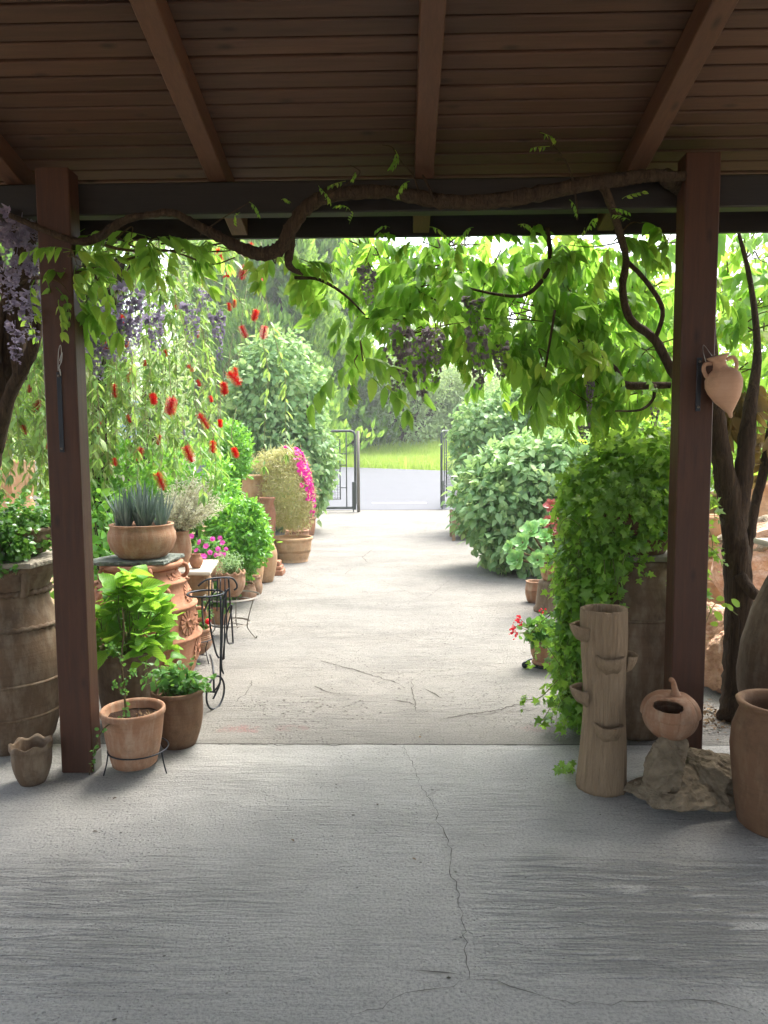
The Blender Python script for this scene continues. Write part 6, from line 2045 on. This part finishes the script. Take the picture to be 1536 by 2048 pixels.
# ------------------------------------------------------------------ wisteria
def compound(seed, L=0.27, pairs=5, lw=0.2, ll=0.095):
    """pinnate leaf: a drooping stalk with paired hanging leaflets and one at the end; +Y outward"""
    r = np.random.default_rng(seed)
    n = 9
    ts = np.linspace(0, 1, n)
    bend = r.uniform(0.5, 1.1)
    pts = np.stack([0.02 * np.sin(ts * 3 + seed), L * np.sin(bend * ts) / bend, -L * (1 - np.cos(bend * ts)) / bend], 1)
    V, F = tube(pts, [0.0022, 0.0012], 4, smooth=False)
    Vs, Fs, Ls, Tn = [V], [], [np.zeros((len(V), 3))], [np.zeros(len(V))]
    for f in F:
        for i in range(1, len(f) - 1):
            Fs.append((f[0], f[i], f[i + 1]))
    o = len(V)
    T = np.gradient(pts, axis=0)
    items = []
    for k in range(pairs):
        f = 0.28 + 0.66 * k / (pairs - 1)
        for s in (-1, 1):
            items.append((f, s))
    items.append((1.0, 0))
    for f, s in items:
        i = min(n - 1, int(round(f * (n - 1))))
        p = pts[i]
        tt = unit(T[i])
        d = unit(tt * (0.55 if s else 1.2) + np.array([s * r.uniform(0.35, 0.75), 0, -r.uniform(0.35, 0.95)]) + r.normal(0, 0.12, 3))
        nn = unit(np.array([s * 0.55, 0.35, 0.75]) + r.normal(0, 0.2, 3))
        tl = leaf_t(lw * r.uniform(0.9, 1.25), 'ovate', 5, r.uniform(0.1, 0.45), r.uniform(0.05, 0.35), 0.004)
        sc = ll * r.uniform(0.75, 1.15) * (0.75 + 0.4 * math.sin(PI * f * 0.8))
        Rm = frames(d[None], nn[None])[0]
        Vl = tl[0] * sc @ Rm.T + p
        Vs.append(Vl)
        Ls.append(tl[2] * np.array([1, 1, 0.55]))
        Tn.append(np.full(len(Vl), r.uniform(0, 0.22)))
        Fs += [tuple(int(q) + o for q in fc) for fc in tl[1]]
        o += len(Vl)
    return np.vstack(Vs), np.array(Fs), np.vstack(Ls), np.concatenate(Tn)
T_w = [compound(s, 0.32 + 0.05 * (s % 3), 5 + s % 2, 0.195, 0.122 + 0.012 * (s % 3)) for s in range(9)]
T_wy = [compound(20 + s, 0.15, 4, 0.2, 0.045) for s in range(3)]

def raceme(seed, L=1.0, dark=False):
    """hanging flower cluster: florets crowd a thin axis, wide above, buds at the tip"""
    r = np.random.default_rng(seed)
    V, F = tube([(0, 0, 0), (0.01, 0, -L * 0.5), (0, 0.01, -L)], [0.006, 0.003], 4, 4)
    Vs, Fs, Ti, n0 = [V], [], [np.full(len(V), 0.9)], len(V)
    for f in F:
        for i in range(1, len(f) - 1):
            Fs.append((f[0], f[i], f[i + 1]))
    for k in range(62):
        f = r.random() ** 0.9
        a = k * 2.4
        w = (0.15 * (1 - f) + 0.06) * r.uniform(0.6, 1.1)
        c = np.array([math.cos(a) * w, math.sin(a) * w, -L * (0.03 + 0.97 * f) - 0.02])
        sz = (0.085 * (1 - f) + 0.045) * r.uniform(0.8, 1.2)
        for q in range(3):
            d = unit(np.array([math.cos(a + (q - 1) * 0.9), math.sin(a + (q - 1) * 0.9), r.uniform(-0.9, 0.5)]))
            nn = unit(r.normal(size=3) + np.array([0, 0, 0.6]))
            R = frames(d[None], nn[None])[0]
            tv = np.array([(0, 0, 0), (-0.5, 0.55, 0.15), (0, 1, 0.0), (0.5, 0.55, 0.15)]) * sz
            Vs.append(tv @ R.T + c)
            Fs += [(n0, n0 + 1, n0 + 2), (n0, n0 + 2, n0 + 3)]
            Ti.append(np.full(4, min(0.99, r.random() * 0.75 + 0.25 * f)))
            n0 += 4
    return np.vstack(Vs), np.array(Fs), np.concatenate(Ti)

def racemes(parent, items, mat):
    mes = []
    for s in range(4):
        V, F, T = raceme(s + (10 if mat == 'lilac_dk' else 0))
        me = np_mesh('flower_cluster', V, F, False, T)
        me.materials.append(MT[mat])
        mes.append(me)
    off = Vector(BASE[parent.as_pointer()].tolist())
    for i, (p, L, w) in enumerate(items):
        o = bpy.data.objects.new('flower_cluster', mes[i % 4])
        COL.objects.link(o)
        o.parent = parent
        mm = Matrix.Rotation(rng.uniform(0, 6), 4, 'Z') @ Matrix.Rotation(rng.normal(0, 0.08), 4, 'X') @ Matrix.Diagonal((w, w, L, 1))
        mm.translation = Vector(p) - off
        o.matrix_basis = mm

def canopy(parent, clusters, n_single, mat='wist', Ts=None):
    PP, DD, NN, SS, tw = [], [], [], [], []
    for c, rad, n, sc, hang in clusters:
        c = np.array(c)
        for k in range(n):
            d = unit(rng.normal(size=3)) * rng.random() ** 0.4
            p = c + d * np.array(rad)
            a = rng.uniform(0, 2 * PI)
            out = np.array([math.cos(a), math.sin(a) * 0.8 - 0.25, rng.uniform(-hang, 0.45)])
            PP.append(p); DD.append(out)
            NN.append(np.array([0, 0, 1.0]) + rng.normal(0, 0.3, 3))
            SS.append(sc * rng.uniform(0.55, 1.05))
            if k % 3 == 0:
                tw.append(tube([c + rng.normal(0, 0.25, 3) * np.array(rad), (c + p) / 2 + rng.normal(0, 0.03, 3), p], [0.005, 0.0018], 5, 4))
    if tw:
        mk('twigs', *join(tw), 'twig', parent, kind='stuff')
    P, D, N, S = map(np.array, (PP, DD, NN, SS))
    foliage(parent, Ts or T_w, P, frames(D, N), S, mat, n_single, mname='foliage')

# right-hand vine: trunk, the arm along the beam and the leafy curtain
vb = (1.937, 4.079, 0.0)
w = thing('wisteria_vine', 'old wisteria whose gnarled arm runs along the beam, trunk right of the right post', 'vine', vb)
tr = [tube([vb, (1.940, 4.100, 0.169), (1.924, 4.100, 0.403), (1.922, 4.100, 0.692), (1.895, 4.100, 0.979), (1.859, 4.100, 1.233), (1.795, 4.080, 1.458), (1.738, 4.050, 1.706), (1.676, 4.000, 1.972), (1.602, 3.900, 2.323), (1.501, 3.750, 2.611), (1.381, 3.550, 2.714), (1.190, 3.380, 2.764)], [0.115, 0.09, 0.075, 0.078, 0.07, 0.068, 0.055, 0.05, 0.045, 0.04, 0.04, 0.04, 0.036], 14, 6, 0.07),
      tube([(1.886, 4.100, 1.092), (1.911, 4.100, 1.317), (1.931, 4.100, 1.541), (1.954, 4.120, 1.763), (2.022, 4.200, 2.103), (2.013, 4.300, 2.512), (1.872, 4.200, 2.817)], [0.06, 0.055, 0.048, 0.036, 0.022, 0.014, 0.008], 12, 6, 0.07),
      tube([(1.947, 4.120, 0.804), (1.990, 4.150, 1.029), (2.041, 4.200, 1.225), (2.114, 4.250, 1.453), (2.172, 4.300, 1.713)], [0.03, 0.028, 0.026, 0.024], 10, 6, 0.06),
      tube([(1.894, 4.050, 0.845), (1.933, 4.000, 0.769), (1.974, 3.980, 0.731), (1.993, 3.950, 0.710)], [0.035, 0.03, 0.018], 9, 5, 0.06)]
mk('trunk', *join(tr), 'bark', w)
arm = [(1.271, 3.360, 2.756), (1.114, 3.350, 2.754), (1.001, 3.340, 2.741), (0.782, 3.340, 2.712), (0.561, 3.340, 2.670), (0.340, 3.340, 2.650), (0.162, 3.340, 2.660), (-0.038, 3.340, 2.695), (-0.217, 3.340, 2.698), (-0.351, 3.340, 2.672), (-0.430, 3.340, 2.614), (-0.488, 3.340, 2.539), (-0.536, 3.350, 2.465), (-0.624, 3.360, 2.441), (-0.719, 3.360, 2.470), (-0.829, 3.350, 2.524), (-0.916, 3.340, 2.570), (-1.013, 3.330, 2.616), (-1.115, 3.330, 2.609), (-1.217, 3.330, 2.593), (-1.287, 3.330, 2.556), (-1.368, 3.330, 2.507), (-1.451, 3.310, 2.494), (-1.557, 3.300, 2.529), (-1.646, 3.300, 2.567), (-1.734, 3.300, 2.607)]
mk('arm', *tube(arm, [0.022, 0.026, 0.03, 0.032, 0.032, 0.03, 0.028, 0.03, 0.03, 0.032, 0.03, 0.03, 0.028, 0.024, 0.02, 0.016, 0.014, 0.017, 0.019, 0.017, 0.014, 0.014, 0.012], 12, 7, 0.11), 'bark', w)
br = [tube([(-0.495, 3.360, 2.567), (-0.495, 3.380, 2.484), (-0.507, 3.420, 2.405), (-0.456, 3.500, 2.379)], [0.03, 0.024, 0.018, 0.006], 9, 5, 0.06),
      tube([(0.850, 3.350, 2.745), (0.905, 3.350, 2.714), (0.959, 3.400, 2.648), (1.061, 3.600, 2.573), (1.153, 3.800, 2.506), (1.168, 3.900, 2.378), (1.247, 4.000, 2.241), (1.378, 4.000, 2.134), (1.490, 4.000, 1.947), (1.647, 4.050, 1.843)], [0.02, 0.02, 0.018, 0.018, 0.018, 0.02, 0.022, 0.024, 0.026, 0.03], 9, 6, 0.06),
      tube([(1.163, 3.850, 2.519), (1.284, 3.900, 2.428), (1.396, 3.950, 2.283), (1.378, 4.000, 2.134)], [0.012, 0.013, 0.012], 7, 5, 0.05),
      tube([(0.774, 3.900, 2.701), (0.799, 3.950, 2.548), (0.770, 4.000, 2.457), (0.678, 4.000, 2.379), (0.550, 4.050, 2.391), (0.364, 4.100, 2.443)], [0.013, 0.014, 0.012, 0.009, 0.006], 7, 5, 0.05),
      tube([(-0.519, 3.700, 2.414), (-0.405, 3.800, 2.424), (-0.285, 3.900, 2.368), (-0.182, 3.950, 2.273)], [0.009, 0.008, 0.004], 6, 5, 0.05),
      tube([(0.862, 4.100, 2.181), (1.028, 4.100, 2.125), (1.196, 4.100, 1.987), (1.253, 4.100, 1.904), (1.501, 4.100, 1.902)], [0.012, 0.016, 0.02, 0.022, 0.02], 8, 5, 0.05),
      tube([(1.384, 4.000, 1.894), (1.355, 3.950, 1.811), (1.274, 3.900, 1.756), (1.142, 3.900, 1.751)], [0.01, 0.008, 0.004], 6, 5, 0.05),
      tube([(0.183, 3.320, 2.675), (0.156, 3.310, 2.651), (0.139, 3.310, 2.694), (0.106, 3.310, 2.758)], [0.009, 0.008, 0.004], 6, 5, 0.05),
      tube([(0.795, 3.340, 2.566), (0.777, 3.320, 2.688), (0.738, 3.300, 2.788), (0.679, 3.280, 2.854), (0.609, 3.260, 2.915)], [0.005, 0.004, 0.002], 5, 6),
      tube([(0.095, 3.330, 2.680), (0.061, 3.300, 2.755), (0.007, 3.280, 2.811), (-0.026, 3.280, 2.864), (-0.069, 3.270, 2.871)], [0.004, 0.003, 0.0015], 5, 6),
      tube([(-0.349, 3.320, 2.661), (-0.236, 3.300, 2.716), (-0.169, 3.290, 2.765), (-0.212, 3.290, 2.797)], [0.004, 0.003, 0.0015], 5, 6),
      tube([(-0.889, 3.320, 2.516), (-0.793, 3.300, 2.574), (-0.680, 3.300, 2.637), (-0.644, 3.290, 2.654)], [0.003, 0.002], 5, 6),
      tube([(0.693, 3.900, 1.760), (0.767, 3.950, 1.921), (0.815, 4.000, 2.139), (0.839, 4.000, 2.298)], [0.004, 0.006, 0.007], 6, 5),
      tube([(1.118, 3.000, 3.213), (1.113, 3.020, 3.131), (1.135, 3.040, 3.028), (1.148, 3.050, 2.985)], [0.0018, 0.0018], 4, 5)]
for i, b in enumerate(br):
    mk('branch', *b, 'bark', w)
canopy(w, [
    ((-0.106, 4.200, 2.622), (0.28, 0.3, 0.16), 14, 0.75, 0.9), ((0.151, 4.300, 2.532), (0.32, 0.35, 0.22), 20, 0.9, 1.0), ((-0.109, 4.200, 2.290), (0.28, 0.3, 0.18), 15, 0.9, 1.0),
    ((-0.214, 4.000, 2.042), (0.1, 0.15, 0.1), 4, 0.9, 1.2), ((0.204, 4.200, 2.231), (0.3, 0.35, 0.16), 18, 0.95, 1.1), ((0.479, 4.400, 2.609), (0.32, 0.4, 0.22), 22, 0.95, 0.9),
    ((0.572, 4.200, 2.311), (0.32, 0.35, 0.2), 22, 0.95, 1.0), ((0.726, 4.100, 2.046), (0.2, 0.25, 0.12), 9, 0.95, 1.2), ((0.861, 4.400, 2.605), (0.3, 0.4, 0.2), 20, 0.95, 0.9),
    ((1.045, 4.300, 2.409), (0.3, 0.35, 0.24), 24, 0.95, 0.9), ((1.108, 4.300, 2.124), (0.32, 0.35, 0.2), 23, 0.9, 0.9), ((1.344, 4.400, 1.960), (0.34, 0.35, 0.16), 22, 0.85, 0.9),
    ((1.112, 4.300, 1.866), (0.26, 0.3, 0.14), 14, 0.75, 1.0), ((1.451, 4.400, 2.425), (0.26, 0.35, 0.26), 20, 0.9, 0.8), ((1.546, 4.400, 2.134), (0.22, 0.3, 0.2), 15, 0.85, 0.8),
    ((0.221, 4.000, 2.672), (0.3, 0.2, 0.06), 9, 0.75, 1.0), ((1.124, 3.900, 2.633), (0.3, 0.2, 0.1), 8, 0.85, 1.0), ((-0.426, 4.000, 2.522), (0.2, 0.25, 0.1), 8, 0.75, 0.9),
    ((2.104, 4.600, 2.699), (0.25, 0.4, 0.25), 19, 0.9, 0.8), ((2.162, 4.600, 2.338), (0.25, 0.4, 0.25), 19, 0.9, 0.8), ((2.112, 4.600, 2.034), (0.2, 0.3, 0.15), 10, 0.85, 0.8),
    ((0.309, 4.500, 2.782), (0.45, 0.35, 0.12), 34, 0.75, 0.9), ((0.999, 4.500, 2.774), (0.45, 0.35, 0.12), 34, 0.75, 0.9), ((-0.200, 4.400, 2.732), (0.3, 0.3, 0.12), 24, 0.7, 0.9), ((1.507, 4.500, 2.739), (0.3, 0.3, 0.14), 22, 0.75, 0.9), ((0.811, 4.600, 2.412), (0.6, 0.4, 0.3), 40, 0.75, 0.9), ((1.117, 5.000, 2.418), (0.8, 0.5, 0.4), 40, 1.0, 0.7), ((2.416, 5.300, 2.598), (0.6, 0.5, 0.45), 31, 1.0, 0.7), ((0.344, 5.000, 2.624), (0.6, 0.5, 0.25), 25, 1.0, 0.8)], 300)
# young shoots over the beam
PP = np.array([(-0.234, 3.280, 2.730), (-0.179, 3.280, 2.761), (-0.015, 3.270, 2.850), (0.007, 3.270, 2.787), (0.050, 3.270, 2.723), (0.608, 3.250, 2.905), (0.653, 3.260, 2.857), (0.751, 3.300, 2.639), (0.875, 3.350, 2.568), (0.954, 3.360, 2.614), (0.998, 3.360, 2.656), (1.039, 3.380, 2.575), (-0.344, 3.280, 2.711), (-0.313, 3.290, 2.650), (-0.215, 3.300, 2.609), (-0.524, 3.300, 2.656), (-0.656, 3.290, 2.644), (-0.703, 3.300, 2.605), (0.357, 3.500, 2.587), (0.566, 3.500, 2.595), (-0.041, 3.500, 2.592), (-0.228, 3.500, 2.605), (0.147, 3.500, 2.589), (0.868, 3.500, 2.580)])
d = rng.normal(size=PP.shape) * np.array([1, 0.6, 0.4]) + np.array([0, -0.2, -0.1])
singles('young_leaf', T_wy, PP, frames(d, np.array([[0, 0, 1.0]] * len(PP)) + rng.normal(0, 0.3, PP.shape)), rng.uniform(0.4, 0.75, len(PP)), 'wist', w)
canopy_br = [((2.036, 4.300, 1.887), (0.18, 0.2, 0.22), 11, 0.8, 1.0), ((2.121, 4.400, 1.659), (0.14, 0.2, 0.15), 6, 0.75, 1.0)]
PPb = []
for c, rad, n, sc, h in canopy_br:
    for k in range(n):
        PPb.append(np.array(c) + unit(rng.normal(size=3)) * rng.random() * np.array(rad))
PPb = np.array(PPb)
d = rng.normal(size=PPb.shape) * np.array([1, 0.7, 0.3]) + np.array([0, -0.2, -0.6])
singles('bronze_leaf', T_w[:3], PPb, frames(d, np.array([[0, 0, 1.0]] * len(PPb)) + rng.normal(0, 0.3, PPb.shape)), rng.uniform(0.6, 0.95, len(PPb)), 'wist_brown', w)
racemes(w, [((0.005, 3.900, 2.236), 0.36, 0.22), ((0.073, 3.900, 2.196), 0.4, 0.24), ((0.184, 3.900, 2.208), 0.3, 0.22), ((-0.022, 3.850, 2.099), 0.24, 0.19), ((0.413, 3.900, 2.232), 0.36, 0.26), ((0.545, 4.000, 2.142), 0.22, 0.20), ((-0.160, 3.800, 2.496), 0.2, 0.19), ((0.749, 4.000, 1.980), 0.22, 0.10), ((1.033, 4.000, 1.937), 0.2, 0.10), ((0.980, 3.900, 1.692), 0.12, 0.13), ((0.396, 4.000, 2.382), 0.16, 0.22), ((1.421, 4.100, 1.793), 0.18, 0.09)], 'lilac_dk')

# a young sprig low on the right trunk
sp = [(1.870, 4.000, 0.629), (1.749, 3.950, 0.710), (1.701, 3.930, 0.687), (1.664, 3.920, 0.606)]
mk('branch', *tube(sp, [0.003, 0.0015], 5, 5), 'greentwig', w)
Q = np.array([(1.808, 3.950, 0.729), (1.778, 3.940, 0.704), (1.751, 3.940, 0.693), (1.718, 3.930, 0.728), (1.710, 3.930, 0.667), (1.677, 3.920, 0.697), (1.669, 3.920, 0.634), (1.686, 3.920, 0.598)])
dd = rng.normal(size=Q.shape) * np.array([1, 0.3, 0.6])
singles('young_leaf', [leaf_t(0.36, 'round', 5, 0.15, 0.1)], Q, frames(dd, np.array([[0.0, -0.8, 0.6]] * len(Q)) + rng.normal(0, 0.25, Q.shape)), rng.uniform(0.04, 0.065, len(Q)), 'lime', w)

# left-hand vine
lb = (-2.5, 4.2, 0.0)
w2 = thing('wisteria_vine', 'twisted wisteria trunks with lilac flower clusters at the left picture edge', 'vine', lb)
tr = [tube([lb, (-2.5, 4.2, 0.6), (-2.407, 4.100, 1.309), (-2.307, 4.050, 1.678), (-2.133, 4.000, 2.112), (-2.030, 3.950, 2.370), (-1.978, 3.900, 2.619), (-1.971, 3.800, 2.767)], [0.12, 0.1, 0.09, 0.085, 0.08, 0.07, 0.06, 0.05], 14, 6, 0.09),
      tube([(-2.222, 3.950, 1.565), (-2.097, 3.900, 1.860), (-1.982, 3.880, 2.042), (-1.920, 3.860, 2.170), (-1.891, 3.850, 2.349)], [0.04, 0.036, 0.032, 0.028, 0.022], 10, 6, 0.07),
      tube([(-2.157, 3.950, 1.756), (-2.153, 3.900, 2.099), (-2.073, 3.880, 2.383), (-1.947, 3.850, 2.452), (-1.843, 3.800, 2.452)], [0.03, 0.028, 0.022, 0.014, 0.008], 9, 6, 0.07),
      tube([(-2.065, 3.950, 1.944), (-2.060, 3.920, 2.259), (-2.107, 3.900, 2.465), (-2.139, 3.900, 2.621)], [0.04, 0.04, 0.03, 0.02], 9, 6, 0.07)]
mk('trunk', *join(tr), 'bark', w2)
mk('branch', *tube([(-1.958, 3.750, 2.603), (-1.916, 3.720, 2.496), (-1.853, 3.700, 2.417)], [0.006, 0.003], 6, 5), 'bark', w2)
mk('branch', *tube([(-1.497, 3.340, 2.264), (-1.536, 3.330, 2.317), (-1.604, 3.330, 2.340), (-1.654, 3.340, 2.350)], [0.003, 0.002], 5, 5), 'twig', w2)
mk('branch', *tube([(-1.395, 3.340, 2.506), (-1.297, 3.500, 2.504), (-1.094, 3.700, 2.555), (-0.834, 3.900, 2.657)], [0.008, 0.006, 0.005], 6, 5), 'twig', w2)
mk('branch', *tube([(-1.298, 3.500, 2.457), (-1.138, 3.600, 2.529), (-0.970, 3.800, 2.510), (-0.863, 3.900, 2.567)], [0.006, 0.005, 0.004], 6, 5), 'twig', w2)
canopy(w2, [((-1.449, 3.300, 2.419), (0.1, 0.06, 0.05), 5, 0.72, 1.0), ((-1.400, 3.450, 2.389), (0.16, 0.12, 0.07), 6, 0.77, 1.0), ((-1.416, 3.420, 2.257), (0.1, 0.1, 0.05), 4, 0.81, 1.1), ((-1.249, 3.500, 2.515), (0.2, 0.12, 0.06), 5, 0.77, 1.0),
             ((-1.118, 3.700, 2.592), (0.22, 0.15, 0.05), 4, 0.72, 1.0), ((-0.967, 3.900, 2.607), (0.2, 0.15, 0.05), 3, 0.72, 1.0), ((-0.634, 3.800, 2.564), (0.22, 0.2, 0.06), 6, 0.72, 1.0), ((-0.482, 3.800, 2.462), (0.15, 0.15, 0.05), 3, 0.77, 1.0), ((-1.318, 3.500, 2.573), (0.25, 0.1, 0.05), 6, 0.63, 0.8)], 300)
PP = np.array([(-1.648, 3.350, 2.334), (-1.597, 3.340, 2.336), (-1.560, 3.340, 2.298), (-1.903, 3.700, 2.294), (-1.523, 3.320, 2.238)])
d = np.array([[0.4, -0.2, -0.6]] * 5) + rng.normal(0, 0.3, (5, 3))
singles('young_leaf', T_wy, PP, frames(d, np.array([[0, -0.3, 1.0]] * 5)), np.full(5, 1.1), 'wist', w2)
racemes(w2, [((-1.842, 3.500, 2.717), 0.3, 0.30), ((-1.754, 3.450, 2.666), 0.34, 0.32), ((-1.721, 3.500, 2.647), 0.24, 0.26), ((-1.925, 3.600, 2.538), 0.3, 0.26), ((-1.806, 3.600, 2.345), 0.24, 0.30), ((-1.738, 3.550, 2.569), 0.34, 0.24), ((-1.544, 3.700, 2.339), 0.32, 0.29), ((-1.488, 3.750, 2.324), 0.3, 0.30), ((-1.444, 3.800, 2.309), 0.28, 0.26),
             ((-1.382, 3.800, 2.434), 0.3, 0.29), ((-1.308, 3.900, 2.340), 0.28, 0.23), ((-1.108, 3.950, 2.361), 0.24, 0.22), ((-0.969, 3.900, 2.323), 0.28, 0.17), ((-1.525, 3.700, 2.166), 0.24, 0.26), ((-1.587, 3.700, 2.216), 0.22, 0.22), ((-1.426, 4.000, 2.294), 0.22, 0.16), ((-1.046, 4.000, 2.437), 0.12, 0.16), ((-1.997, 3.800, 2.238), 0.22, 0.22)], 'lilac')

# ------------------------------------------------------------------ air
hz = NT('pale_air')
pv = hz.n('ShaderNodeVolumePrincipled')
pv.inputs['Color'].default_value = (0.96, 0.98, 1.0, 1)
pv.inputs['Density'].default_value = 0.0022
pv.inputs['Anisotropy'].default_value = 0.2
hz.t.links.new(pv.outputs[0], hz.out.inputs['Volume'])
V, F = box(-70, 70, -30, 95, -1.2, 16.5)
h = mk('haze', V, F, hz.m, None, False, kind='stuff')
tag(h, 'pale bright air softening the distance', 'haze')
